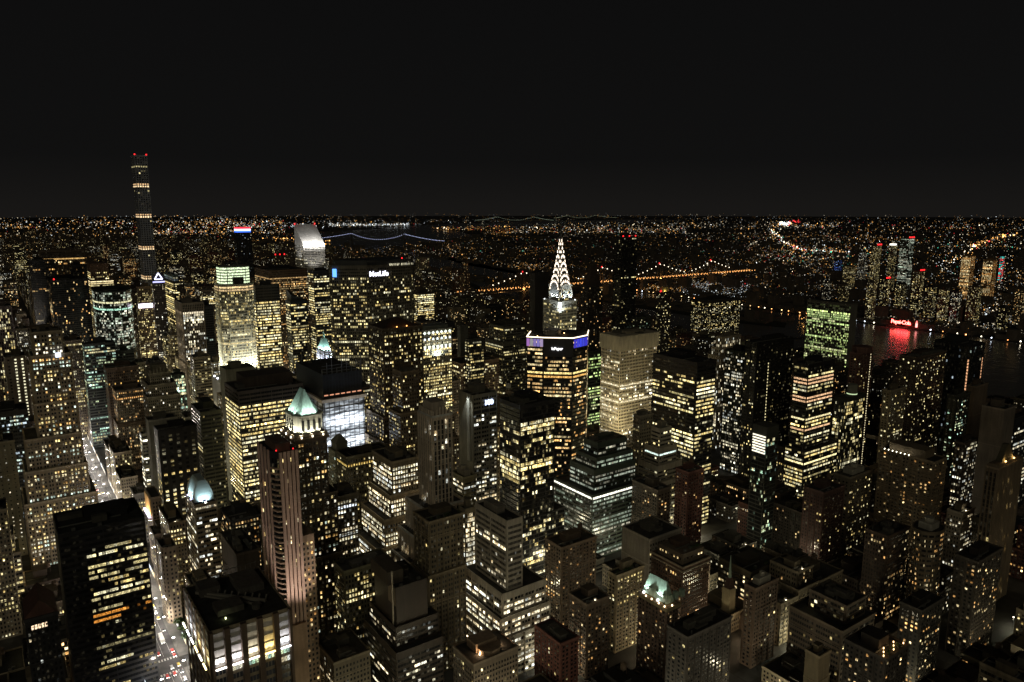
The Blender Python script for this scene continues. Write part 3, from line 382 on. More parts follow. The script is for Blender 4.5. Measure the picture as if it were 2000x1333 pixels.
{'id': 'slab1918', 'name': 'apartment_tower', 'label': 'large blank grey brown slab near the right edge', 'style': 'none', 'col': (0.24, 0.2, 0.165), 'lit': (0, 0, 0, 'warm', 1), 'tiers': [(770.2, 287.3, 794.7, 306.9, 130)], 'roof': 'flat'},
{'id': 'pier1925', 'name': 'apartment_tower', 'label': 'ribbed apartment tower with amber lamps under its pyramid cap, right edge', 'style': 'recess', 'col': (0.22, 0.17, 0.12), 'lit': (0, 0.02, 0.06, 'warm', 0.8), 'tiers': [(625.5, 232.6, 668.1, 241.8, 118)], 'roof': 'lampcap'},
{'id': 'edge1985', 'name': 'office_tower', 'label': 'dark glass tower sliver at the right edge with white window rows', 'style': 'ribbon', 'col': (0.025, 0.027, 0.035), 'lit': (0.15, 0.3, 0.05, 'white', 0.8), 'tiers': [(799.6, 287.6, 892.8, 296.6, 115)], 'roof': 'flat'},
{'id': 'mid1860', 'name': 'apartment_tower', 'label': 'dark tower with dotted mint and yellow windows beside the blank grey slab', 'style': 'resid', 'col': (0.06, 0.06, 0.05), 'lit': (0, 0.12, 0.2, 'mint', 0.9), 'tiers': [(839.1, 359.2, 868.5, 369.7, 118)], 'roof': 'flat'},
{'id': 'dot1880', 'name': 'apartment_tower', 'label': 'dark low tower with tight grid of pinkish lights left of the blank grey slab', 'style': 'punchb', 'col': (0.08, 0.06, 0.05), 'lit': (0.05, 0.4, 0.3, 'white', 0.7), 'tiers': [(749.0, 309.2, 777.7, 318.2, 95)], 'roof': 'flat'},
{'id': 'cyl1777', 'name': 'apartment_tower', 'label': 'dull tan rounded apartment tower with ribbon balconies', 'style': 'ribbonC', 'col': (0.2, 0.16, 0.11), 'lit': (0, 0.1, 0.08, 'amber', 0.8), 'tiers': [(539.8, 238.1, 562.7, 254.0, 85)], 'roof': 'whitebox'},
{'id': 'slab1865', 'name': 'apartment_tower', 'label': 'wide dark apartment slab with scattered orange lit rooms, lower right', 'style': 'resid', 'col': (0.1, 0.085, 0.07), 'lit': (0, 0.18, 0.15, 'amber', 0.9), 'tiers': [(542.6, 207.4, 581.1, 222.6, 75)], 'roof': 'flat'},
{'id': 'trump', 'name': 'apartment_tower', 'label': 'sheer black tower standing alone with red lamps on its flat roof', 'style': 'curtainr', 'col': (0.014, 0.012, 0.012), 'lit': (0, 0.035, 0.02, 'warm', 0.45), 'tiers': [(972.8, 1023.9, 1012.3, 1046.1, 262)], 'roof': 'redlamps'},
{'id': 'citi', 'name': 'office_tower', 'label': 'silver tower with steeply slanted glowing roof face', 'style': 'ribbonC', 'col': (0.5, 0.48, 0.44), 'lit': (0.1, 0.25, 0.05, 'white', 0.7), 'tiers': [(591.8, 1658.3, 642.5, 1712.4, 235)], 'roof': 'slant'},
{'id': 'p432', 'name': 'apartment_tower', 'label': 'extremely slender supertall tower with evenly spaced glowing bands', 'style': 'sq432', 'col': (0.28, 0.3, 0.36), 'lit': (0, 0.03, 0.02, 'warm', 0.8), 'tiers': [(281.4, 1787.5, 306.1, 1833.6, 426)], 'roof': 'none'},
{'id': 'rwb', 'name': 'office_tower', 'label': 'dark tower crowned with a glowing red white and blue band', 'style': 'ribbon', 'col': (0.05, 0.05, 0.065), 'lit': (0, 0.05, 0.02, 'cool', 0.4), 'tiers': [(595.5, 2213.7, 638.8, 2240.3, 246)], 'roof': 'flagtop'},
{'id': 'lip608', 'name': 'office_tower', 'label': 'rounded tower with thin silver bands in front of the slanted roof tower', 'style': 'ribbonC', 'col': (0.3, 0.3, 0.28), 'lit': (0.1, 0.2, 0.02, 'white', 0.6), 'tiers': [(901.8, 2440.8, 952.2, 2455.1, 140)], 'roof': 'round'},
{'id': 'red532', 'name': 'apartment_tower', 'label': 'far brown tower with three red roof lamps above the yellow banded slab', 'style': 'punch', 'col': (0.14, 0.1, 0.08), 'lit': (0, 0.05, 0.08, 'warm', 0.6), 'tiers': [(758.2, 2392.3, 794.6, 2412.9, 165)], 'roof': 'redlamps'},
{'id': 'slab900', 'name': 'office_tower', 'label': 'blank dark grey slab standing alone right of the diamond lamp tower', 'style': 'none', 'col': (0.1, 0.1, 0.09), 'lit': (0, 0, 0, 'warm', 1), 'tiers': [(547.3, 904.5, 560.3, 913.5, 150)], 'roof': 'flat'},
{'id': 'strip915', 'name': 'office_tower', 'label': 'dark tower with thin yellow window stripes beside the blank grey slab', 'style': 'ribbon', 'col': (0.05, 0.05, 0.045), 'lit': (0.35, 0.4, 0.05, 'warm', 0.7), 'tiers': [(527.4, 849.2, 551.5, 859.8, 140)], 'roof': 'flat'},
{'id': 'step955', 'name': 'office_tower', 'label': 'olive stepped office block with scattered lit floors left of the angular black tower', 'style': 'ribbon', 'col': (0.1, 0.095, 0.075), 'lit': (0.12, 0.35, 0.06, 'warm', 0.7), 'tiers': [(593.7, 860.5, 634.3, 900.1, 150), (589.7, 857.5, 640.3, 904.1, 128), (586.3, 854.5, 644.3, 906.1, 108)], 'roof': 'box'},
{'id': 'rose830', 'name': 'masonry_tower', 'label': 'pinkish stone hotel block with lit upper windows behind the number 100 tower', 'style': 'punchb', 'col': (0.3, 0.21, 0.15), 'lit': (0.12, 0.3, 0.1, 'warm', 0.9), 'tiers': [(521.7, 862.1, 585.8, 903.5, 105)], 'roof': 'clutter'},
{'id': 'pink833', 'name': 'masonry_tower', 'label': 'pale stone block with fine windows and reddish lit corner below the diamond tower', 'style': 'punch', 'col': (0.38, 0.31, 0.25), 'lit': (0.02, 0.08, 0.08, 'amber', 0.7), 'tiers': [(461.3, 796.5, 480.2, 849.9, 100)], 'roof': 'clutter'},
{'id': 'low880', 'name': 'masonry_tower', 'label': 'low stone office block with domed roof plant in front of the number 100 tower', 'style': 'ribbonC', 'col': (0.3, 0.28, 0.2), 'lit': (0.25, 0.3, 0.05, 'white', 1.0), 'tiers': [(318.2, 523.8, 331.2, 543.7, 88)], 'roof': 'whitebox'},
{'id': 'green1147', 'name': 'office_tower', 'label': 'dim green glass slab with yellow green bands between the angular and pale towers', 'style': 'ribbon', 'col': (0.05, 0.065, 0.045), 'lit': (0.3, 0.25, 0.05, 'green', 0.7), 'tiers': [(600.6, 687.1, 623.6, 696.1, 140)], 'roof': 'flatdark'},
{'id': 'behind1140', 'name': 'apartment_tower', 'label': 'dark pointed tower right of the arched crown skyscraper', 'style': 'resid', 'col': (0.045, 0.035, 0.03), 'lit': (0, 0.03, 0.12, 'amber', 0.9), 'tiers': [(649.3, 744.3, 674.7, 760.9, 215)], 'roof': 'hip'},
{'id': 'slab1040', 'name': 'office_tower', 'label': 'plain dark slab left of the arched crown skyscraper', 'style': 'none', 'col': (0.05, 0.045, 0.045), 'lit': (0, 0, 0, 'warm', 1), 'tiers': [(809.2, 1074.9, 840.8, 1090.4, 200)], 'roof': 'flat'},
{'id': 'apt1280', 'name': 'apartment_tower', 'label': 'dark apartment tower with glowing yellow rooftop box over the river', 'style': 'resid', 'col': (0.06, 0.05, 0.045), 'lit': (0.0, 0.06, 0.14, 'warm', 1.0), 'tiers': [(1097.1, 1040.4, 1129.5, 1051.6, 150)], 'roof': 'glowbox'},
{'id': 'apt1348', 'name': 'apartment_tower', 'label': 'long dark apartment slab peppered with yellow windows at the river bend', 'style': 'resid', 'col': (0.05, 0.045, 0.035), 'lit': (0, 0.25, 0.35, 'warm', 1.0), 'tiers': [(1285.4, 1067.2, 1384.4, 1125.2, 115)], 'roof': 'flat'},
{'id': 'low1195', 'name': 'office_tower', 'label': 'low glass block with pale lit roof level behind the pale grid tower', 'style': 'ribbon', 'col': (0.06, 0.06, 0.055), 'lit': (0.1, 0.3, 0.05, 'mint', 0.5), 'tiers': [(1004.4, 1009.4, 1041.4, 1022.9, 110)], 'roof': 'flat'},
{'id': 'lowcol', 'name': 'masonry_block', 'label': 'terraced brown building with pale wall fins and lit lower storeys, right foreground', 'style': 'ribbonW', 'col': (0.14, 0.11, 0.085), 'lit': (0, 0.12, 0.05, 'warm', 0.8), 'tiers': [(447.8, 246.0, 471.6, 273.9, 55), (437.8, 242.0, 477.6, 281.9, 42)], 'roof': 'clutter'},
{'id': 'dark1758', 'name': 'apartment_tower', 'label': 'black apartment block with orange lit rooms below the rounded tan tower', 'style': 'resid', 'col': (0.045, 0.04, 0.035), 'lit': (0, 0.1, 0.16, 'amber', 0.9), 'tiers': [(473.7, 210.2, 502.2, 224.2, 60)], 'roof': 'flat'},
{'id': 'masl1690', 'name': 'masonry_tower', 'label': 'dark brick hotel with warmly floodlit stone base', 'style': 'punch', 'col': (0.12, 0.085, 0.065), 'lit': (0, 0.1, 0.1, 'amber', 0.7), 'tiers': [(538.3, 268.2, 569.2, 286.4, 72)], 'roof': 'clutter'},
{'id': 'grey1850', 'name': 'masonry_tower', 'label': 'short grey stone block with bright roof lamps right of the broad olive tower', 'style': 'punch', 'col': (0.33, 0.29, 0.23), 'lit': (0, 0.12, 0.1, 'white', 0.8), 'tiers': [(635.1, 258.2, 656.8, 270.3, 70)], 'roof': 'lampbox'},
{'id': 'dark1625', 'name': 'apartment_tower', 'label': 'dim stone apartment tower with domed tank house and warm windows', 'style': 'resid', 'col': (0.2, 0.17, 0.13), 'lit': (0, 0.1, 0.15, 'warm', 0.9), 'tiers': [(606.0, 340.2, 643.6, 355.9, 82)], 'roof': 'whitebox'},
{'id': 'mid1575', 'name': 'apartment_tower', 'label': 'dark red brick apartment house below the orange banded tower', 'style': 'resid', 'col': (0.12, 0.07, 0.06), 'lit': (0, 0.05, 0.05, 'warm', 0.7), 'tiers': [(568.8, 341.0, 600.0, 360.7, 76)], 'roof': 'tank'},
{'id': 'red1325', 'name': 'apartment_tower', 'label': 'red brick apartment tower in front of the dark banded block', 'style': 'resid', 'col': (0.19, 0.09, 0.075), 'lit': (0, 0.05, 0.06, 'amber', 0.8), 'tiers': [(482.4, 416.7, 502.3, 431.5, 90)], 'roof': 'tank'},
{'id': 'stone1235', 'name': 'apartment_tower', 'label': 'grey brick apartment slab with orange windows in front of the cream stepped tower', 'style': 'resid', 'col': (0.17, 0.14, 0.11), 'lit': (0, 0.08, 0.14, 'amber', 0.8), 'tiers': [(467.6, 438.1, 483.9, 470.2, 70)], 'roof': 'flat'},
{'id': 'rooftop1645', 'name': 'apartment_tower', 'label': 'dark foreground block with strings of warm lamps around its roof garden', 'style': 'resid', 'col': (0.05, 0.042, 0.038), 'lit': (0, 0.06, 0.12, 'amber', 0.9), 'tiers': [(399.9, 194.0, 425.6, 219.2, 62)], 'roof': 'gardenlamps'},
{'id': 'small1575', 'name': 'apartment_tower', 'label': 'stubby tan tower with lantern lamps at its foot, bottom right', 'style': 'none', 'col': (0.25, 0.2, 0.13), 'lit': (0, 0, 0, 'amber', 1), 'tiers': [(373.7, 219.2, 385.2, 228.2, 60)], 'roof': 'flat'},
{'id': 'redroof1030', 'name': 'masonry_block', 'label': 'low dark red brick row block right of the stepped glass podium', 'style': 'resid', 'col': (0.17, 0.07, 0.055), 'lit': (0, 0.03, 0.05, 'warm', 0.7), 'tiers': [(280.7, 343.1, 296.0, 370.8, 38)], 'roof': 'clutter'},
{'id': 'terrace885', 'name': 'masonry_block', 'label': 'low stone building with warmly lit curved roof terrace at bottom centre', 'style': 'punch', 'col': (0.2, 0.16, 0.12), 'lit': (0, 0.02, 0.04, 'warm', 0.7), 'tiers': [(224.3, 359.6, 258.6, 384.6, 36)], 'roof': 'terrace'},
{'id': 'box505', 'name': 'masonry_block', 'label': 'dark stacked rooftop boxes beside the cream lens roofed block', 'style': 'none', 'col': (0.08, 0.065, 0.05), 'lit': (0, 0, 0, 'warm', 1), 'tiers': [(124.8, 516.3, 141.0, 560.8, 75)], 'roof': 'clutter'},
{'id': 'billb283', 'name': 'masonry_tower', 'label': 'tall tan avenue building with an amber billboard lit from below', 'style': 'punch', 'col': (0.3, 0.23, 0.16), 'lit': (0, 0.05, 0.05, 'warm', 0.7), 'tiers': [(96.5, 678.2, 104.5, 707.7, 70)], 'roof': 'billboard'},
{'id': 'mason310', 'name': 'masonry_tower', 'label': 'tan block with twin roof floodlights in front of the black square windowed tower', 'style': 'punch', 'col': (0.3, 0.25, 0.17), 'lit': (0.05, 0.15, 0.1, 'warm', 0.8), 'tiers': [(97.5, 607.5, 109.6, 648.9, 72)], 'roof': 'lampbox'},
{'id': 'twr645far', 'name': 'apartment_tower', 'label': 'far apartment tower with striped yellow side right of the lettered slab', 'style': 'ribbon', 'col': (0.08, 0.06, 0.05), 'lit': (0.5, 0.3, 0.1, 'warm', 1.0), 'tiers': [(687.3, 1296.9, 725.1, 1311.9, 150)], 'roof': 'flat'},
{'id': 'chrysler', 'name': 'masonry_tower', 'label': 'landmark tower with lit arches of triangular windows tapering into a needle spire', 'style': 'grid', 'col': (0.42, 0.42, 0.38), 'lit': (0.1, 0.25, 0.2, 'warm', 1.0), 'tiers': [(577.6, 713.6, 594.7, 738.2, 222), (572.6, 709.6, 599.7, 743.2, 203), (568.6, 705.6, 603.7, 747.2, 150)], 'roof': 'arches'},
{'id': 'vanderbilt', 'name': 'office_tower', 'label': 'tower under construction wrapped in dark netting above white lit netted floors', 'style': 'none', 'col': (0.03, 0.035, 0.05), 'lit': (0, 0, 0, 'white', 1), 'tiers': [(251.6, 669.7, 291.4, 743.6, 160)], 'roof': 'site'},
{'id': 'helmsley', 'name': 'masonry_tower', 'label': 'ornate tower top with blue white lit columns and teal pyramid roof', 'style': 'punch', 'col': (0.3, 0.28, 0.24), 'lit': (0.05, 0.1, 0.1, 'white', 0.8), 'tiers': [(349.1, 924.8, 363.2, 948.7, 118)], 'roof': 'cupola'},
{'id': 'row0', 'name': 'masonry_block', 'label': 'tan avenue front with lit shops just right of the dark glass slab', 'style': 'punch', 'col': (0.34, 0.285, 0.2), 'lit': (0.1, 0.2, 0.15, 'warm', 0.9), 'tiers': [(93, 500, 107, 534, 62)], 'roof': 'box'},
{'id': 'row1', 'name': 'masonry_block', 'label': 'brown avenue front one building beyond the tan avenue front', 'style': 'punch', 'col': (0.14, 0.11, 0.078), 'lit': (0.1, 0.2, 0.15, 'warm', 0.9), 'tiers': [(92.5, 649.9, 105.5, 670, 48)], 'roof': 'box'},
{'id': 'row3', 'name': 'masonry_block', 'label': 'narrow grey avenue front beyond the cream avenue front', 'style': 'punch', 'col': (0.25, 0.24, 0.22), 'lit': (0.1, 0.2, 0.15, 'warm', 0.9), 'tiers': [(93, 752, 105, 774, 50)], 'roof': 'box'},
{'id': 'row4', 'name': 'masonry_block', 'label': 'low tan avenue front near the bright avenue crossing', 'style': 'punch', 'col': (0.34, 0.285, 0.2), 'lit': (0.1, 0.2, 0.15, 'warm', 0.9), 'tiers': [(92, 836, 108, 874, 40)], 'roof': 'box'},
{'id': 'row5', 'name': 'masonry_block', 'label': 'pale avenue front at the far end of the bright avenue stretch', 'style': 'punch', 'col': (0.42, 0.35, 0.26), 'lit': (0.1, 0.2, 0.15, 'warm', 0.9), 'tiers': [(93, 880, 110, 920, 55)], 'roof': 'box'},
{'id': 'row6', 'name': 'masonry_block', 'label': 'brown avenue front beside the far bright stretch of the avenue', 'style': 'punch', 'col': (0.14, 0.11, 0.078), 'lit': (0.1, 0.2, 0.15, 'warm', 0.9), 'tiers': [(93, 930, 109, 964, 48)], 'roof': 'box'},
{'id': 'q0', 'name': 'apartment_tower', 'label': 'tall green tinted tower with red roof lamps across the river', 'style': 'ribbon', 'col': (0.045, 0.06, 0.05), 'lit': (0.3, 0.4, 0.1, 'mintd', 0.5), 'tiers': [(2704.2, 1371.9, 2738.0, 1405.8, 207.4)], 'roof': 'redlamps'},
{'id': 'q1', 'name': 'apartment_tower', 'label': 'slim apartment tower with white lit crown across the river', 'style': 'resid', 'col': (0.25, 0.24, 0.22), 'lit': (0, 0.2, 0.3, 'warm', 0.9), 'tiers': [(2768.1, 1458.6, 2789.5, 1480.0, 176.7)], 'roof': 'whitetop'},
{'id': 'q2', 'name': 'apartment_tower', 'label': 'brown apartment tower with red lamps left of the white crowned tower', 'style': 'resid', 'col': (0.14, 0.11, 0.078), 'lit': (0, 0.2, 0.3, 'warm', 0.9), 'tiers': [(2714.9, 1491.7, 2741.5, 1518.3, 176.7)], 'roof': 'redlamps'},
{'id': 'q3', 'name': 'apartment_tower', 'label': 'dark riverside tower under a pale blue roofline', 'style': 'resid', 'col': (0.03, 0.03, 0.033), 'lit': (0, 0.2, 0.25, 'white', 0.8), 'tiers': [(2887.9, 1640.9, 2913.5, 1666.5, 140.9)], 'roof': 'flat'},
{'id': 'q4', 'name': 'apartment_tower', 'label': 'tower with a column of bright blue lamps across the river', 'style': 'resid', 'col': (0.03, 0.03, 0.033), 'lit': (0, 0.1, 0.15, 'blue', 1.2), 'tiers': [(2965.6, 1792.5, 2989.3, 1816.2, 96.3)], 'roof': 'flat'},
{'id': 'q5', 'name': 'apartment_tower', 'label': 'mid rise brown tower just right of the blue lit column', 'style': 'resid', 'col': (0.14, 0.11, 0.078), 'lit': (0.0, 0.25, 0.3, 'warm', 0.9), 'tiers': [(2588.0, 1515.9, 2618.9, 1546.8, 104.3)], 'roof': 'flat'},
{'id': 'q6', 'name': 'apartment_tower', 'label': 'left one of two amber floodlit towers at far right', 'style': 'pierW', 'col': (0.4, 0.24, 0.1), 'lit': (0.6, 0.4, 0.3, 'amber', 0.8), 'tiers': [(2669.7, 1147.0, 2699.6, 1177.0, 158.3)], 'roof': 'flat'},
{'id': 'q7', 'name': 'apartment_tower', 'label': 'right one of two amber floodlit towers at far right', 'style': 'pierW', 'col': (0.4, 0.24, 0.1), 'lit': (0.6, 0.4, 0.3, 'amber', 0.8), 'tiers': [(2615.7, 1057.8, 2644.7, 1086.9, 151.9)], 'roof': 'flat'},
{'id': 'q8', 'name': 'apartment_tower', 'label': 'thin stack outlined in red and teal lights at far right', 'style': 'sq432', 'col': (0.03, 0.03, 0.033), 'lit': (0.9, 0.1, 0.3, 'xmas', 1.3), 'tiers': [(3541.9, 1395.1, 3554.9, 1408.1, 113.7)], 'roof': 'flat'},
{'id': 'q9', 'name': 'apartment_tower', 'label': 'leftmost riverside apartment tower beside the red script sign', 'style': 'resid', 'col': (0.14, 0.11, 0.078), 'lit': (0, 0.15, 0.35, 'warm', 1.0), 'tiers': [(2017.6, 1111.8, 2037.3, 1131.5, 110.4)], 'roof': 'flat'},
{'id': 'q10', 'name': 'apartment_tower', 'label': 'second riverside tower left of the red script sign', 'style': 'resid', 'col': (0.03, 0.03, 0.033), 'lit': (0, 0.15, 0.3, 'warm', 1.0), 'tiers': [(2065.9, 1101.1, 2086.0, 1121.2, 118.6)], 'roof': 'redlamps'},
{'id': 'q11', 'name': 'apartment_tower', 'label': 'riverside tower directly behind the right end of the red script sign', 'style': 'resid', 'col': (0.14, 0.11, 0.078), 'lit': (0, 0.15, 0.3, 'warm', 1.0), 'tiers': [(2201.7, 1076.4, 2224.9, 1099.5, 135.2)], 'roof': 'redlamps'},
{'id': 'q12', 'name': 'apartment_tower', 'label': 'riverside tower just right of the red script sign', 'style': 'resid', 'col': (0.03, 0.03, 0.033), 'lit': (0, 0.2, 0.35, 'warm', 0.9), 'tiers': [(2152.4, 1014.4, 2174.8, 1036.8, 98.8)], 'roof': 'flat'},
{'id': 'q13', 'name': 'apartment_tower', 'label': 'second riverside tower right of the red script sign', 'style': 'resid', 'col': (0.14, 0.11, 0.078), 'lit': (0, 0.2, 0.35, 'warm', 0.9), 'tiers': [(2145.1, 975.3, 2165.3, 995.5, 94.3)], 'roof': 'flat'},
{'id': 'q14', 'name': 'apartment_tower', 'label': 'third riverside tower right of the red script sign', 'style': 'resid', 'col': (0.03, 0.03, 0.033), 'lit': (0, 0.2, 0.35, 'white', 0.9), 'tiers': [(2134.8, 938.2, 2154.8, 958.2, 92.7)], 'roof': 'flat'},
{'id': 'q15', 'name': 'apartment_tower', 'label': 'broad riverside tower below the two amber floodlit towers', 'style': 'resid', 'col': (0.14, 0.11, 0.078), 'lit': (0, 0.2, 0.3, 'warm', 0.9), 'tiers': [(2133.1, 891.4, 2158.9, 917.2, 110.3)], 'roof': 'flat'},
{'id': 'q16', 'name': 'apartment_tower', 'label': 'low riverside block near the white dock lights', 'style': 'resid', 'col': (0.03, 0.03, 0.033), 'lit': (0, 0.15, 0.2, 'warm', 0.9), 'tiers': [(2110.1, 810.0, 2131.4, 831.3, 66.5)], 'roof': 'flat'},
{'id': 'q17', 'name': 'apartment_tower', 'label': 'riverside tower touching the right edge of the view', 'style': 'resid', 'col': (0.14, 0.11, 0.078), 'lit': (0, 0.2, 0.3, 'amber', 0.9), 'tiers': [(2235.8, 823.5, 2256.2, 844.0, 103.5)], 'roof': 'flat'},
{'id': 'q18', 'name': 'apartment_tower', 'label': 'dark tower standing right behind the red script sign', 'style': 'resid', 'col': (0.03, 0.03, 0.033), 'lit': (0, 0.15, 0.3, 'warm', 0.9), 'tiers': [(2341.4, 1194.8, 2366.2, 1219.6, 79.7)], 'roof': 'flat'},
{'id': 'q19', 'name': 'apartment_tower', 'label': 'plain dark tower behind the river just above the green lit slab', 'style': 'resid', 'col': (0.03, 0.03, 0.033), 'lit': (0, 0.15, 0.2, 'white', 0.8), 'tiers': [(2197.8, 1360.4, 2217.7, 1380.3, 91.2)], 'roof': 'flat'},
{'id': 'q20', 'name': 'apartment_tower', 'label': 'brown block behind the green lit slab on the far shore', 'style': 'resid', 'col': (0.14, 0.11, 0.078), 'lit': (0, 0.15, 0.2, 'warm', 0.8), 'tiers': [(2263.7, 1340.8, 2288.5, 1365.6, 70.5)], 'roof': 'flat'},
],'rows':[
(152.0, 407.8, 176.1, 438.5, 38.4, 1, 0, 3, 'mid height tan cluttered roof block just left of the yellow attic block'),
(454.8, 327.2, 492.0, 358.0, 42.5, 2, 1, 5, 'mid height brown roof garden block behind the white topped brick tower'),
(469.6, 296.0, 494.8, 326.8, 49.2, 3, 0, 4, 'mid height tan lamp roofed block right of the white topped brick tower'),
(594.0, 376.5, 621.2, 407.2, 39.3, 0, 8, 3, 'mid height dark cluttered roof block just left of the dark red brick house'),
(441.6, 135.0, 458.3, 165.8, 59.8, 2, 0, 0, 'mid height tan flat roofed block just right of the wide orange lit slab'),
(135.0, 568.8, 156.8, 599.5, 78.7, 1, 4, 2, 'tall black water tank topped tower right of the teal roofed block'),
(404, 246.8, 434.9, 277.5, 10.5, 0, 0, 3, 'low tan cluttered roof block left of the finned terraced building'),
(448.4, 296.0, 469.2, 326.8, 33.0, 3, 0, 4, 'mid height tan lamp roofed block just right of the white topped brick tower'),
(706, 215.5, 721.2, 246.2, 46.3, 0, 6, 2, 'mid height brick red water tank topped block right of the amber capped ribbed tower'),
(0.1, 698.5, 25.8, 729.2, 8.6, 3, 9, 2, 'low umber water tank topped block left of the ragged lit glass slab'),
(432.0, 327.2, 454.4, 358.0, 14.5, 1, 0, 2, 'low tan water tank topped block left of the white topped brick tower'),
(595.8, 457.0, 619.3, 487.8, 17.6, 0, 8, 2, 'low dark water tank topped block left of the louvred panel tower'),
(552, 296.0, 586.9, 326.8, 19.8, 1, 9, 2, 'low umber water tank topped block just right of the finned terraced building'),
(293.3, 296.0, 319.1, 326.8, 18.5, 0, 4, 2, 'low black water tank topped block right of the red brick row block'),
(-15.5, 698.5, -0.3, 729.2, 53.8, 2, 0, 3, 'mid height tan cluttered roof block well left of the ragged lit glass slab'),
(506.4, 376.5, 527.6, 407.2, 29.3, 1, 3, 4, 'low grey lamp roofed block right of the belt coursed brick block'),
(-40.5, 568.8, -6.0, 599.5, 8.2, 3, 5, 2, 'low beige water tank topped block well left of the ragged lit glass slab'),
(486.1, 376.5, 506.0, 407.2, 24.9, 0, 3, 2, 'low grey water tank topped block right of the belt coursed brick block'),
(495.2, 296.0, 527.6, 326.8, 36.3, 0, 0, 2, 'mid height tan water tank topped block just left of the finned terraced building'),
(505.5, 166.2, 527.6, 197.0, 25.1, 3, 1, 2, 'low brown water tank topped block just right of the wide orange lit slab'),
(-3.9, 649.2, 29.0, 680.0, 11.3, 3, 7, 2, 'low drab water tank topped block left of the ragged lit glass slab'),
(619.7, 457.0, 642.5, 487.8, 30.0, 1, 9, 2, 'low umber water tank topped block just left of the louvred panel tower'),
(552, 166.2, 589.5, 197.0, 9.3, 3, 0, 0, 'low tan flat roofed block right of the wide orange lit slab'),
(589.9, 166.2, 621.7, 197.0, 45.1, 0, 0, 3, 'mid height tan cluttered roof block well right of the wide orange lit slab'),
(1075.4, 568.8, 1111.6, 599.5, 68.9, 0, 2, 2, 'mid height brown water tank topped block just right of the light string tower'),
(589.9, 246.8, 604.0, 277.5, 33.5, 1, 2, 1, 'mid height brown box roofed block behind the rounded tan tower'),
(813.4, 1373.8, 850.7, 1404.5, 103.2, 0, 0, 0, 'very tall tan flat roofed tower just right of the diamond lamp tower'),
(509.4, 327.2, 527.6, 358.0, 37.0, 3, 5, 3, 'mid height beige cluttered roof block just right of the white topped brick tower'),
(404, 698.5, 419.9, 729.2, 86.8, 0, 7, 3, 'tall drab cluttered roof tower behind the striped grey tower'),
(240, 1342.5, 258.1, 1373.2, 104.4, 3, 0, 2, 'very tall tan water tank topped tower just left of the white ribbed tower'),
(-15.6, 537.5, 17.6, 568.2, 8.4, 1, 0, 2, 'low tan water tank topped block left of the ragged lit glass slab'),
(471.2, 166.2, 505.1, 197.0, 20.1, 0, 7, 0, 'low drab flat roofed block in front of the wide orange lit slab'),
(582.4, 407.8, 604.8, 438.5, 32.6, 1, 6, 0, 'mid height brick red flat roofed block left of the dark red brick house'),
(1006.2, 1454.2, 1040.1, 1485.0, 105.2, 0, 1, 0, 'very tall brown flat roofed tower left of the arched needle spire tower'),
(30.8, 2228.0, 59.6, 2258.8, 135.1, 0, 2, 0, 'very tall brown flat roofed tower left of the wide ribbed slab'),
(706, 457.0, 739.0, 487.8, 54.2, 0, 8, 3, 'mid height dark cluttered roof block right of the louvred panel tower'),
(495.8, 246.8, 527.6, 277.5, 10.9, 1, 7, 4, 'low drab lamp roofed block right of the finned terraced building'),
(1039.0, 618.0, 1067.2, 648.8, 74.4, 0, 8, 1, 'mid height dark box roofed block just right of the orange banded tower'),
(30.0, 1423.0, 44.7, 1453.8, 124.8, 1, 1, 2, 'very tall brown water tank topped tower left of the tall tan stepped tower'),
(605.2, 407.8, 630.4, 438.5, 44.8, 0, 9, 2, 'mid height umber water tank topped block just right of the louvred panel tower'),
(157.2, 568.8, 171.5, 599.5, 74.3, 1, 0, 2, 'mid height tan water tank topped block right of the teal roofed block'),
(1033.1, 859.5, 1051.4, 890.2, 86.1, 0, 8, 0, 'tall dark flat roofed tower just right of the black banded block'),
(870.5, 457.0, 887.6, 487.8, 25.6, 0, 2, 0, 'low brown flat roofed block left of the lamp crowned olive tower'),
(435.9, 166.2, 470.8, 197.0, 26.5, 0, 0, 2, 'low tan water tank topped block well right of the finned terraced building'),
(256.8, 1132.2, 282.5, 1163.0, 91.2, 0, 0, 2, 'tall tan water tank topped tower just right of the white ribbed tower'),
(11.3, 568.8, 37.0, 599.5, 20.5, 2, 0, 3, 'low tan cluttered roof block left of the ragged lit glass slab'),
(316.8, 729.8, 332.1, 760.5, 125.8, 2, 9, 1, 'very tall umber box roofed tower right of the netted construction tower'),
(404, 407.8, 426.2, 438.5, 18.9, 1, 1, 0, 'low brown flat roofed block just left of the blank walled gravel roof block'),
(1231.1, 2308.5, 1278.9, 2339.2, 143.9, 0, 0, 0, 'very tall tan flat roofed tower right of the white lettered slab'),
(94, 3466.8, 134.3, 3497.5, 146.3, 1, 4, 2, 'very tall black water tank topped tower left of the wide ribbed slab'),
(467.2, 376.5, 485.7, 407.2, 15.1, 3, 1, 3, 'low brown cluttered roof block just right of the belt coursed brick block'),
(706, 246.8, 741.3, 277.5, 42.9, 1, 1, 2, 'mid height brown water tank topped block behind the amber capped ribbed tower'),
(956.5, 488.2, 982.3, 519.0, 45.5, 0, 7, 0, 'mid height drab flat roofed block just right of the light string tower'),
(404, 1825.5, 439.2, 1856.2, 126.1, 2, 7, 1, 'very tall drab box roofed tower just left of the luminous crown tower'),
(319.5, 296.0, 338.4, 326.8, 8.7, 1, 9, 5, 'low umber roof garden block left of the curved parapet block'),
(943.2, 1423.0, 978.6, 1453.8, 90.8, 0, 4, 5, 'tall black roof garden tower left of the arched needle spire tower'),
(587.3, 296.0, 616.6, 326.8, 24.0, 1, 8, 1, 'low dark box roofed block left of the rounded tan tower'),
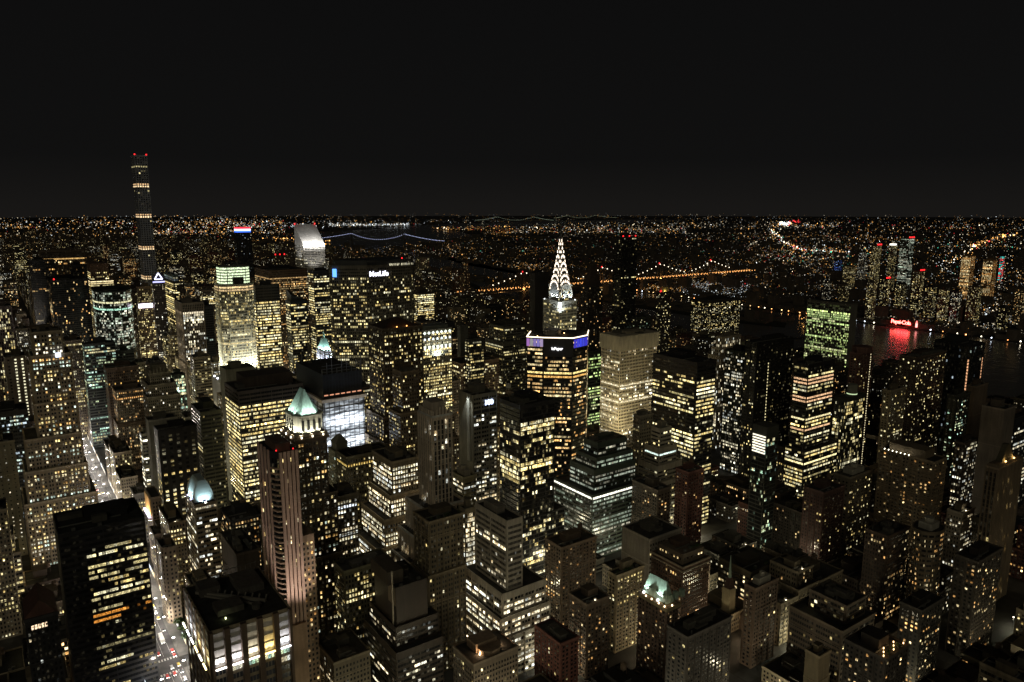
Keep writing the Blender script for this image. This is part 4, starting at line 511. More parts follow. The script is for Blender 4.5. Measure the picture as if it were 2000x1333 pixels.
(623.4, 2983.8, 673.6, 3014.5, 134.7, 0, 6, 2, 'very tall brick red water tank topped tower left of the red white blue topped tower'),
(484.6, 135.0, 510.7, 165.8, 41.4, 3, 3, 0, 'mid height grey flat roofed block right of the wide orange lit slab'),
(439.7, 2581.2, 481.2, 2612.0, 137.8, 1, 8, 3, 'very tall dark cluttered roof tower right of the curved mint lit tower'),
(404, 1986.5, 429.0, 2017.2, 124.1, 1, 3, 4, 'very tall grey lamp roofed tower behind the white ribbed tower'),
(404, 3355.0, 443.0, 3385.8, 136.1, 0, 1, 4, 'very tall brown lamp roofed tower right of the wide ribbed slab'),
(1072.0, 940.0, 1093.7, 970.8, 74.1, 0, 6, 5, 'mid height brick red roof garden block behind the black banded block'),
(922, 1454.2, 952.9, 1485.0, 93.8, 0, 8, 0, 'tall dark flat roofed tower right of the diamond lamp tower'),
(706, 376.5, 740.6, 407.2, 42.1, 0, 1, 2, 'mid height brown water tank topped block left of the lamp crowned olive tower'),
(990.2, 859.5, 1011.5, 890.2, 74.7, 0, 8, 3, 'mid height dark cluttered roof block behind the black banded block'),
(588.8, 3113.5, 633.8, 3144.2, 147.5, 0, 4, 1, 'very tall black box roofed tower left of the red white blue topped tower'),
(473.0, 2228.0, 505.9, 2258.8, 134.4, 1, 4, 4, 'very tall black lamp roofed tower left of the luminous crown tower'),
(24.2, 2500.8, 59.6, 2531.5, 141.0, 1, 8, 4, 'very tall dark lamp roofed tower left of the wide ribbed slab'),
(1018.2, 537.5, 1040.0, 568.2, 46.5, 1, 9, 2, 'mid height umber water tank topped block just right of the light string tower'),
(922, 488.2, 956.1, 519.0, 24.8, 0, 0, 0, 'low tan flat roofed block left of the lamp crowned olive tower'),
(1276.0, 649.2, 1309.6, 680.0, 49.8, 0, 9, 2, 'mid height umber water tank topped block just left of the wide dark brown tower'),
(1295.4, 2098.2, 1309.6, 2129.0, 142.4, 0, 9, 2, 'very tall umber water tank topped tower well right of the white lettered slab'),
(735.4, 1132.2, 769.3, 1163.0, 97.2, 0, 7, 5, 'very tall drab roof garden tower right of the diamond lamp tower'),
(404, 618.0, 424.3, 648.8, 92.5, 1, 0, 4, 'tall tan lamp roofed tower behind the number 100 tower'),
(922, 1423.0, 942.8, 1453.8, 86.3, 0, 0, 0, 'tall tan flat roofed tower right of the diamond lamp tower'),
(593.5, 2550.0, 642.1, 2580.8, 122.5, 0, 4, 1, 'very tall black box roofed tower just left of the red white blue topped tower'),
(922, 1503.5, 953.0, 1534.2, 103.0, 1, 2, 2, 'very tall brown water tank topped tower right of the diamond lamp tower'),
(706, 3033.0, 749.5, 3063.8, 142.8, 0, 6, 5, 'very tall brick red roof garden tower left of the red white blue topped tower'),
(645.3, 1132.2, 673.6, 1163.0, 116.4, 1, 4, 4, 'very tall black lamp roofed tower behind the diamond lamp tower'),
(404, 2983.8, 449.1, 3014.5, 138.7, 1, 8, 3, 'very tall dark cluttered roof tower just right of the curved mint lit tower'),
(481.6, 2581.2, 527.6, 2612.0, 130.2, 1, 8, 2, 'very tall dark water tank topped tower just left of the white ribbed tower'),
(151.0, 1132.2, 169.4, 1163.0, 104.0, 1, 5, 3, 'very tall beige cluttered roof tower just right of the curved mint lit tower'),
(1168.9, 2147.5, 1205.8, 2178.2, 115.0, 1, 8, 3, 'very tall dark cluttered roof tower right of the white lettered slab'),
(306.5, 2550.0, 361.6, 2580.8, 111.5, 0, 8, 2, 'very tall dark water tank topped tower behind the curved mint lit tower'),
(1203.3, 2067.0, 1226.5, 2097.8, 102.9, 0, 2, 1, 'very tall brown box roofed tower well right of the white lettered slab'),
(706, 296.0, 731.3, 326.8, 37.1, 0, 6, 0, 'mid height brick red flat roofed block just right of the rounded tan tower'),
(956.7, 1051.8, 974.8, 1082.5, 108.8, 1, 6, 0, 'very tall brick red flat roofed tower right of the arched needle spire tower'),
(16.0, 1101.0, 39.8, 1131.8, 121.3, 1, 0, 0, 'very tall tan flat roofed tower just left of the tall tan stepped tower'),
(1210.0, 2098.2, 1246.5, 2129.0, 126.0, 1, 7, 3, 'very tall drab cluttered roof tower right of the white lettered slab'),
(-5.6, 568.8, 10.9, 599.5, 13.7, 0, 4, 2, 'low black water tank topped block left of the ragged lit glass slab'),
(167.4, 890.8, 182.8, 921.5, 79.1, 1, 3, 3, 'tall grey cluttered roof tower behind the black square windowed tower'),
(1201.1, 407.8, 1229.3, 438.5, 45.3, 0, 1, 0, 'mid height brown flat roofed block right of the large blank grey slab'),
(240, 1020.5, 259.6, 1051.2, 66.1, 3, 0, 3, 'mid height tan cluttered roof block left of the wide yellow ribbon block'),
(607.0, 488.2, 627.1, 519.0, 25.8, 0, 1, 0, 'low brown flat roofed block left of the louvred panel tower'),
(1225.6, 457.0, 1250.9, 487.8, 30.8, 0, 4, 1, 'low black box roofed block behind the large blank grey slab'),
(404, 2952.5, 445.9, 2983.2, 106.1, 0, 6, 0, 'very tall brick red flat roofed tower just right of the curved mint lit tower'),
(197.5, 1262.0, 212.6, 1292.8, 78.2, 0, 4, 0, 'tall black flat roofed tower left of the white ribbed tower'),
(258.4, 327.2, 276.5, 358.0, 10.2, 1, 0, 3, 'low tan cluttered roof block just left of the red brick row block'),
(1052.7, 1825.5, 1078.8, 1856.2, 94.3, 0, 8, 2, 'tall dark water tank topped tower right of the white lettered slab'),
(404, 457.0, 422.5, 487.8, 11.6, 2, 3, 0, 'low grey flat roofed block just right of the roof terrace brick block'),
(177.9, 859.5, 194.2, 890.2, 103.2, 1, 7, 4, 'very tall drab lamp roofed tower just right of the black square windowed tower'),
(240, 1373.8, 271.4, 1404.5, 98.8, 2, 1, 3, 'very tall brown cluttered roof tower just left of the white ribbed tower'),
(639.2, 2500.8, 673.6, 2531.5, 138.9, 0, 4, 1, 'very tall black box tower behind the luminous crown tower, right of the white ribbed tower'),
(240, 1293.2, 263.8, 1324.0, 74.1, 1, 5, 4, 'mid height beige lamp roofed block behind the white ribbed tower'),
(2.0, 1132.2, 28.0, 1163.0, 96.2, 3, 5, 2, 'very tall beige water tank topped tower left of the tall tan stepped tower'),
(1060.3, 890.8, 1086.2, 921.5, 85.7, 0, 0, 2, 'tall tan water tank topped tower just right of the black banded block'),
(482.5, 2098.2, 511.6, 2129.0, 133.8, 0, 4, 4, 'very tall black lamp roofed tower just left of the luminous crown tower'),
(240, 1181.5, 277.4, 1212.2, 83.2, 0, 1, 0, 'tall brown flat roofed tower just right of the white ribbed tower'),
(1264.0, 2098.2, 1295.0, 2129.0, 94.9, 1, 7, 1, 'tall drab box roofed tower well right of the white lettered slab'),
(266.5, 890.8, 302.6, 921.5, 111.3, 1, 0, 1, 'very tall tan box roofed tower just right of the wide yellow ribbon block'),
(1030.2, 1825.5, 1052.3, 1856.2, 87.2, 0, 2, 4, 'tall brown lamp roofed tower right of the white lettered slab'),
(956.1, 1342.5, 975.0, 1373.2, 78.2, 0, 7, 0, 'tall drab flat roofed tower left of the arched needle spire tower'),
(1168.2, 2742.2, 1202.4, 2773.0, 149.9, 0, 8, 3, 'very tall dark cluttered roof tower just left of the white lettered slab'),
(509.4, 698.5, 527.6, 729.2, 95.8, 2, 9, 3, 'very tall umber cluttered roof tower behind the black glass tower'),
(632.0, 1181.5, 656.6, 1212.2, 112.6, 0, 8, 2, 'very tall dark water tank topped tower behind the diamond lamp tower'),
(552, 649.2, 589.2, 680.0, 49.8, 1, 9, 2, 'mid height umber water tank topped block just left of the greenish ziggurat'),
(1256.4, 649.2, 1275.6, 680.0, 40.5, 0, 8, 2, 'mid height dark water tank topped block just right of the light string tower'),
(1232.8, 1101.0, 1254.8, 1131.8, 52.5, 0, 2, 0, 'mid height brown flat roofed block behind the black banded block'),
(620.1, 1051.8, 656.3, 1082.5, 104.8, 0, 9, 2, 'very tall umber water tank topped tower just right of the diamond lamp tower'),
(194.6, 859.5, 212.6, 890.2, 66.1, 1, 0, 3, 'mid height tan cluttered roof block right of the black square windowed tower'),
(133.2, 618.0, 150.6, 648.8, 58.0, 1, 5, 5, 'mid height beige roof garden block just right of the teal roofed block'),
(94, 2661.8, 124.3, 2692.5, 146.8, 0, 2, 2, 'very tall brown water tank topped tower left of the wide ribbed slab'),
(1077.4, 1454.2, 1111.6, 1485.0, 96.8, 0, 6, 2, 'very tall brick red water tank topped tower just left of the arched needle spire tower'),
(1266.4, 3274.5, 1309.6, 3305.2, 144.2, 0, 2, 0, 'very tall brown flat roofed tower just right of the slanted roof tower'),
(630.1, 537.5, 673.6, 568.2, 20.5, 0, 6, 5, 'low brick red roof garden block right of the cream wedding cake tower'),
(853.8, 1293.2, 869.2, 1324.0, 86.8, 0, 8, 0, 'tall dark tower right of the diamond lamp tower, left of the arched needle spire tower'),
(1148, 1051.8, 1161.8, 1082.5, 48.4, 0, 0, 0, 'mid height tan flat roofed block just left of the black banded block'),
(772.8, 2983.8, 807.6, 3014.5, 147.0, 0, 6, 2, 'very tall brick red water tank topped tower behind the red white blue topped tower'),
(427.5, 3708.2, 455.0, 3739.0, 149.0, 1, 6, 0, 'very tall brick red flat roofed tower right of the wide ribbed slab'),
(1186.2, 2339.8, 1224.3, 2370.5, 145.7, 0, 8, 2, 'very tall dark water tank topped tower right of the white lettered slab'),
(1005.1, 1776.2, 1038.1, 1807.0, 64.4, 1, 9, 2, 'mid height umber water tank topped block behind the diamond lamp tower'),
(552, 3788.8, 581.8, 3819.5, 143.4, 0, 4, 0, 'very tall black flat roofed tower right of the wide ribbed slab'),
(42.5, 1856.8, 59.6, 1887.5, 96.7, 0, 5, 1, 'very tall beige box roofed tower left of the tall tan stepped tower')],
'rest':[(1044,1745,1065,1776,79),(744,327,770,358,36),(821,1454,847,1485,85),(572,2340,617,2370,114),(115,618,133,649,60),(627,488,658,519,20),(94,1132,131,1163,59),(21,940,60,971,89),(1247,2098,1264,2129,115),(785,3145,824,3176,144),(595,2984,623,3014,121),(741,376,777,407,42),(1148,2098,1179,2129,86),(1083,649,1112,680,75),(552,1986,575,2017,137),(404,649,421,680,53),(782,2662,809,2692,138),(552,2630,600,2661,113),(488,4030,528,4061,147),(434,2308,463,2339,114),(404,135,426,166,57),(800,3547,831,3578,142),(-34,538,-16,568,9),(1006,1584,1035,1615,91),(922,2792,955,2822,130),(451,4433,497,4464,119),(1148,3677,1168,3708,147),(995,2501,1016,2532,133),(1020,618,1039,649,77),(274,2662,307,2692,143),(48,1745,60,1776,101),(654,327,674,358,29),(589,488,607,519,31),(334,2823,362,2854,119),(1258,810,1290,841,49),(590,649,609,680,49),(778,247,804,278,27),(448,3306,474,3336,148),(501,2952,528,2983,147),(950,1776,968,1807,102),(846,3999,888,4030,129),(612,3467,644,3498,136),(430,1937,455,1968,126),(1148,3950,1184,3980,137),(1148,2470,1168,2500,140),(94,2420,125,2451,140),(1239,1986,1265,2017,59),(945,618,977,649,81),(422,649,444,680,114),(281,3064,316,3095,149),(571,4321,606,4352,119),(173,1262,197,1293,76),(1169,3677,1199,3708,143),(1072,1906,1090,1937,94),(1006,649,1026,680,85),(1041,569,1060,600,59),(601,2630,644,2661,129),(599,3386,638,3417,113),(1267,1937,1310,1968,46),(1082,2630,1112,2661,122),(1010,1342,1041,1373,91),(94,2501,119,2532,136),(1200,2470,1243,2500,131),(1264,1213,1288,1244,61),(1031,3436,1069,3466,121),(461,2259,489,2290,120),(24,3516,60,3547,141),(35,1535,60,1566,111),(1148,2148,1168,2178,85),(866,2952,888,2983,140),(1170,1906,1194,1937,64),(749,3869,779,3900,146),(706,3869,748,3900,130),(834,1293,853,1324,75),(190,4111,213,4142,147),(1094,2550,1112,2581,132),(7,2098,39,2129,101),(-36,1132,2,1163,83),(1195,3628,1221,3658,143),(1264,1020,1280,1051,51),(161,1101,186,1132,83),(40,2098,60,2129,83),(1173,3467,1203,3498,121),(952,2952,995,2983,146),(794,1454,821,1485,99),(404,5448,445,5479,105),(731,5126,780,5157,106),(577,5609,620,5640,118),(604,247,631,278,24),(576,247,590,278,22),(151,618,179,649,58),(1257,940,1287,971,54),(830,4030,852,4061,145),(492,730,528,760,83),(1182,2823,1210,2854,139),(1265,1986,1310,2017,49),(1036,1584,1063,1615,81),(1068,1132,1087,1163,96),(774,3758,801,3788,127),(853,2792,888,2822,128),(750,1213,782,1244,74),(575,971,604,1002,95),(581,810,602,841,64),(240,1776,276,1807,136),(303,698,325,729,89),(168,3758,213,3788,128),(48,1454,60,1485,116),(835,1342,869,1373,68),(119,3918,148,3949,146),(94,3225,130,3256,84),(112,891,131,922,9),(1183,457,1201,488,36),(1027,1504,1063,1534,99),(1042,810,1075,841,89),(428,2872,456,2903,96),(342,1535,362,1566,118),(136,3516,156,3547,133),(1274,2148,1310,2178,114),(266,5399,302,5430,117),(279,2470,318,2500,109),(16,1937,47,1968,95),(1148,2228,1193,2259,88),(1248,2018,1274,2048,64),(1017,3918,1050,3949,148),(1068,618,1112,649,65),(817,1132,843,1163,97),(94,3677,124,3708,140),(1285,1504,1310,1534,56),(1077,1293,1112,1324,73),(1094,940,1112,971,78),(875,3708,888,3739,143),(488,5770,528,5801,108),(404,2792,439,2822,71),(1042,1986,1063,2017,88),(308,2711,327,2742,137),(160,4080,185,4110,123),(1208,2952,1231,2983,116),(770,327,800,358,30),(438,4111,456,4142,104),(1066,4433,1112,4464,114),(639,2259,674,2290,145),(643,457,659,488,28),(483,1213,528,1244,129),(94,4996,136,5027,97),(94,3194,117,3225,69),(1238,940,1257,971,56),(1098,2420,1112,2451,136),(817,3274,844,3305,149),(-12,1052,22,1082,82),(1293,2581,1310,2612,143),(1206,618,1236,649,41),(922,5287,941,5318,114),(616,2581,674,2612,126),(474,5287,514,5318,95),(451,2148,491,2178,108),(329,3596,362,3627,146),(38,1374,60,1404,88),(1148,5962,1177,5993,119),(1201,2984,1238,3014,118),(1050,2792,1098,2822,124),(1060,1454,1077,1485,57),(941,538,972,568,39),(922,457,942,488,26),(748,4080,785,4110,134),(467,2550,496,2581,105),(240,4030,258,4061,146),(1245,2179,1289,2210,99),(1220,810,1240,841,45),(967,2903,985,2934,142),(1081,1504,1112,1534,61),(706,5882,725,5912,114),(747,5318,782,5349,118),(755,3306,787,3336,114),(552,5528,573,5559,118),(404,2018,428,2048,111),(240,5962,289,5993,115),(283,4111,316,4142,145),(150,538,182,568,32),(1221,3628,1255,3658,131),(1227,2067,1262,2098,52),(1148,2067,1169,2098,67),(1001,3436,1030,3466,127),(1061,569,1075,600,45),(404,2630,439,2661,136),(113,5206,152,5237,109),(1184,5448,1232,5479,100),(1235,1342,1259,1373,59),(813,3838,861,3869,102),(736,2952,759,2983,113),(240,5770,275,5801,120),(326,2308,362,2339,102),(240,618,265,649,87),(94,2550,124,2581,89),(922,3628,962,3658,133),(1006,1745,1043,1776,50),(1054,376,1082,407,57),(822,2711,869,2742,115),(443,2340,469,2370,118),(286,4030,305,4061,139),(260,2903,290,2934,137),(94,5882,113,5912,118),(8,2389,43,2420,85),(1196,1132,1225,1163,51),(706,3628,744,3658,128),(794,1293,816,1324,69),(423,5479,470,5510,98),(490,5046,528,5076,100),(469,3436,508,3466,133),(448,1293,482,1324,126),(240,1664,267,1695,71),(843,538,872,568,52),(622,5479,648,5510,109),(575,5126,612,5157,98),(240,5479,260,5510,109),(282,2308,326,2339,103),(94,3950,139,3980,99),(1196,810,1219,841,54),(1281,457,1310,488,21),(1099,538,1112,568,53),(805,247,827,278,29),(595,2259,639,2290,108),(404,5609,439,5640,114),(404,3547,422,3578,100),(155,5850,187,5881,110),(94,4080,117,4110,113),(94,2823,134,2854,94),(1148,4674,1171,4705,119),(1190,3999,1233,4030,112),(1291,1374,1310,1404,61),(1167,1020,1193,1051,60),(1011,5368,1046,5398,111),(837,488,874,519,38),(445,3950,463,3980,124),(404,3789,448,3820,93),(485,3758,528,3788,103),(275,2018,295,2048,123),(94,1745,129,1776,88),(1236,5479,1281,5510,106),(1227,5238,1255,5268,110),(1287,2792,1310,2822,125),(1220,2228,1263,2259,105),(992,5318,1028,5349,101),(922,3918,957,3949,127),(985,2903,1016,2934,119),(1090,1857,1112,1888,77),(922,1342,940,1373,66),(1012,860,1033,890,59),(745,6012,780,6042,101),(819,538,842,568,39),(316,6012,362,6042,110),(345,5238,362,5268,110),(261,4724,306,4754,107),(6,1857,42,1888,77),(1272,5560,1310,5590,118),(1177,408,1201,438,31),(1061,5882,1083,5912,106),(1066,4562,1090,4593,119),(922,618,945,649,37),(633,4804,674,4835,110),(637,2389,674,2420,124),(622,376,643,407,35),(94,4884,134,4915,85),(94,2742,134,2773,93),(191,1342,213,1373,66),(24,1906,39,1937,98),(30,1615,47,1646,83),(1170,4594,1194,4624,116),(1289,1906,1310,1937,45),(956,4402,996,4432,118),(922,3838,964,3869,110),(1027,649,1053,680,82),(404,3274,440,3305,69),(94,2952,129,2983,63),(94,2711,115,2742,82),(1148,5157,1196,5188,98),(652,3758,674,3788,129),(653,1664,674,1695,121),(508,2067,528,2098,123),(447,376,467,407,28),(340,5479,362,5510,105),(126,4804,160,4835,116),(94,3033,134,3064,70),(94,2872,143,2903,78),(1277,2952,1310,2983,105),(1179,2098,1210,2129,77),(963,569,984,600,50),(738,3467,774,3498,113),(657,1182,674,1212,111),(552,971,574,1002,105),(491,3225,510,3256,113),(94,5609,134,5640,86),(94,3596,120,3627,105),(94,2792,123,2822,73),(94,2470,120,2500,46),(1148,5560,1176,5590,103),(1231,2711,1277,2742,121),(1167,1584,1195,1615,65),(1036,4562,1066,4593,106),(706,5479,742,5510,105),(624,3758,652,3788,134),(501,2018,528,2048,124),(290,5126,311,5157,111),(320,1664,362,1695,125),(94,3436,137,3466,68),(1233,5609,1253,5640,111),(1235,3194,1273,3225,105),(1215,3064,1249,3095,109),(1010,1906,1043,1937,71),(1044,1423,1069,1454,46),(977,1182,1011,1212,68),(947,569,962,600,44),(706,5126,731,5157,95),(706,3547,730,3578,116),(817,1293,834,1324,68),(789,538,819,568,32),(552,5690,589,5720,118),(631,971,674,1002,103),(658,488,674,519,16),(471,5479,515,5510,89),(404,3999,441,4030,80),(330,5962,349,5993,102),(121,4482,159,4513,120),(94,4272,123,4302,100),(94,2984,112,3014,70),(94,2389,122,2420,40),(29,2630,60,2661,136),(1171,3789,1210,3820,128),(1279,2308,1310,2339,103),(1199,1101,1232,1132,35),(1148,569,1168,600,43),(1084,5882,1112,5912,108),(1004,5801,1049,5832,90),(1005,4996,1051,5027,92),(1077,3516,1112,3547,102),(774,3708,797,3739,105),(809,2067,826,2098,129),(552,5609,577,5640,118),(404,4594,424,4624,108),(240,1696,269,1726,94),(295,1293,324,1324,76),(124,5238,164,5268,112),(94,4835,137,4866,77),(94,2581,135,2612,65),(1148,5448,1183,5479,83),(1221,2872,1263,2903,125),(1285,2823,1310,2854,123),(1259,1745,1291,1776,35),(959,5801,1003,5832,115),(1054,3596,1084,3627,122),(937,1696,964,1726,61),(1054,1262,1075,1293,59),(789,5882,835,5912,94),(791,1342,810,1373,66),(430,4160,462,4191,94),(446,2550,467,2581,90),(311,3467,339,3498,142),(308,2984,331,3014,127),(94,5206,113,5237,93),(94,3516,135,3547,107),(94,3274,121,3305,66),(1188,5882,1207,5912,92),(1199,4996,1217,5027,107),(1037,5690,1064,5720,90),(1050,4594,1090,4624,117),(1051,3225,1075,3256,135),(842,4916,888,4946,84),(789,2711,821,2742,126),(768,2581,792,2612,117),(657,4965,674,4996,116),(404,3708,427,3739,91),(443,3355,475,3386,78),(240,5609,266,5640,112),(240,5046,269,5076,102),(94,5962,120,5993,115),(184,5448,213,5479,87),(94,4755,115,4786,64),(94,3838,116,3869,59),(94,3386,122,3417,62),(28,3274,60,3305,99),(18,3194,47,3225,112),(1,1776,35,1807,87),(1290,3999,1310,4030,135),(981,3306,1005,3336,116),(1068,538,1098,568,39),(725,5882,758,5912,83),(759,3677,778,3708,95),(855,3355,888,3386,135),(817,3306,849,3336,148),(801,327,827,358,22),(573,2792,614,2822,84),(422,5318,444,5349,70),(481,4321,528,4352,103),(306,1986,341,2017,139),(296,1342,333,1373,80),(121,5962,166,5993,89),(94,3114,122,3144,39),(94,2630,122,2661,31),(113,860,140,890,11),(18,1504,44,1534,75),(1183,5528,1205,5559,97),(1236,1020,1264,1051,44),(922,5318,961,5349,75),(1083,5287,1112,5318,97),(977,3436,1000,3466,115),(922,3114,945,3144,119),(1010,1664,1030,1695,68),(940,1342,956,1373,65),(836,5882,888,5912,101),(706,3274,748,3305,98),(404,4191,430,4222,102),(404,3677,431,3708,87),(449,2984,468,3014,106),(457,2018,474,2048,120),(404,1020,432,1051,94),(258,6043,299,6074,108),(240,3758,261,3788,139),(272,2067,299,2098,120),(178,5882,196,5912,89),(94,4433,120,4464,93),(94,3355,127,3386,46),(163,3274,192,3305,135),(94,1826,111,1856,72),(30,1664,60,1695,82),(1148,5931,1182,5962,69),(1148,5609,1167,5640,99),(1213,4835,1239,4866,97),(1233,3758,1260,3788,133),(1263,1132,1288,1163,40),(945,5126,966,5157,100),(945,4321,965,4352,108),(1025,3869,1054,3900,130),(1006,3306,1043,3336,95),(1066,1745,1086,1776,74),(956,1584,987,1615,75),(922,1584,955,1615,66),(922,1052,956,1082,84),(858,5962,888,5993,102),(811,5850,840,5881,91),(723,1423,761,1454,95),(552,5046,594,5076,88),(636,1020,674,1051,101),(470,3838,491,3869,116),(404,3114,423,3144,70),(263,4111,283,4142,127),(137,6012,158,6042,95),(94,4402,140,4432,65),(159,3708,200,3739,101),(94,1504,119,1534,80),(33,1584,60,1615,83),(1286,5962,1310,5993,84),(1148,4804,1188,4835,104),(1180,2501,1204,2532,119),(1241,810,1258,841,38),(1086,5850,1112,5881,97),(1037,5770,1067,5801,68),(1006,4674,1036,4705,105),(941,1826,978,1856,53),(1009,1696,1027,1726,56),(982,810,1017,841,62),(922,538,941,568,18),(814,5318,845,5349,116),(706,5077,728,5108,67),(706,4916,728,4946,78),(863,4755,888,4786,105),(842,4674,865,4705,85),(727,3789,749,3820,120),(751,1262,780,1293,69),(827,327,846,358,19),(598,5560,622,5590,85),(640,810,659,841,140),(404,6043,451,6074,75),(428,5690,470,5720,99),(404,4884,431,4915,86),(404,4643,438,4674,104),(404,2823,443,2854,70),(482,1293,528,1324,138),(240,5882,264,5912,87),(349,5770,362,5801,86),(240,5318,268,5349,82),(240,2792,286,2822,124),(290,1745,320,1776,119),(287,457,307,488,36),(166,5962,213,5993,76),(94,5479,119,5510,78),(94,4111,128,4142,111),(94,3918,118,3949,41),(1148,5399,1180,5430,77),(1277,5368,1310,5398,97),(1298,5077,1310,5108,104),(1202,2581,1226,2612,126),(1196,2179,1245,2210,69),(1148,2179,1195,2210,68),(1272,1776,1293,1807,34),(1238,1423,1253,1454,52),(1064,5609,1112,5640,77),(922,5528,961,5559,91),(922,5448,970,5479,76),(956,2792,989,2822,101),(922,2711,955,2742,102),(969,1776,1005,1807,52),(1031,1132,1068,1163,60),(956,860,990,890,64),(990,538,1018,568,26),(859,5770,888,5801,89),(827,2872,860,2903,123),(552,5850,577,5881,87),(552,5399,583,5430,81),(427,6012,471,6042,81),(469,2340,510,2370,98),(457,1213,483,1244,90),(342,6043,362,6074,110),(240,5528,279,5559,87),(333,5318,362,5349,87),(269,5318,296,5349,82),(273,5287,314,5318,70),(94,5850,119,5881,65),(94,5399,121,5430,68),(94,5126,134,5157,91),(169,5077,195,5108,93),(94,5077,128,5108,60),(94,4724,131,4754,44),(94,4562,127,4593,47),(94,3789,122,3820,40),(94,3064,126,3095,29),(94,2340,127,2370,122),(94,1857,124,1888,68),(149,327,178,358,44),(3,488,18,519,17)]}
INV=PLAN['inv']; ROWS=PLAN['rows']; REST=PLAN['rest']
SPLIT={'f500','hsbc','litsetback','e40_10','fifth425','louvre','park100','darkglass','gridwhite','bandtower','ribbon437','black302','blue640','b655','greenstep','orange1551','lincoln','diamond'}
def poly_of(a,t):
    x0,y0,x1,y1,h=t
    if a['id']=='metlife': return [(350,884),(386,861),(448,861),(453,866),(453,909),(448,914),(386,914),(350,893)]
    if a['id']=='park101': return [(426,578.8),(436,565),(457.5,546.2),(480,551),(500.6,572.9),(490,592),(448,602)]
    if a['id']=='mad383':
        c=9; return [(x0+c,y0),(x1-c,y0),(x1,y0+c),(x1,y1-c),(x1-c,y1),(x0+c,y1),(x0,y1-c),(x0,y0+c)]
    if a['roof']=='round' or a['id']=='cyl1777': return ell(x0-2,y0-2,x1+2,y1+2)
    if a['id']=='fifth425': return [(x0+4,y0),(x1,y0),(x1,y1),(x0,y1),(x0,y0+6)]
    if a['id']=='flatiron303' or a['id']=='round1629': return [(x0+4,y0),(x1,y0),(x1,y1),(x0,y1),(x0,y0+4),(x0+1.2,y0+1.2)]
    return rect(x0,y0,x1,y1)
def zones_for(a):
    i=a['id']
    def z(zc):
        o=np.ones_like(zc); H=a['tiers'][0][4]
        if i in('gridwhite',): o[zc>H-14]=0
        if i=='metlife': o[(zc>H-15)]=.0; 
        if i in('ribbon437','bandtower'): o[zc>H-12]=0
        if i=='band497': o[zc>H-22]=0
        if i=='wide500': o[zc>H-10]=0
        if i=='citi': o[zc>H-4]=0; o[zc>H-40]*=.5
        if i=='louvre': o[zc>H-14]=0
        if i=='park100': o[zc>H-17]=0
        if i=='darkglass': o[zc>H-14]=0
        if i=='dark1455': o[zc>H-10]=0
        if i=='pier341': o[zc>H-13]=0
        if i=='gm': o[zc>H-16]=0
        if i in('black302',): o[zc>H-22]*=.15
        if i in('un',): o[zc>H-13]=.06
        if i=='lincoln': o[zc>H-6]=.1
        return o
    return z
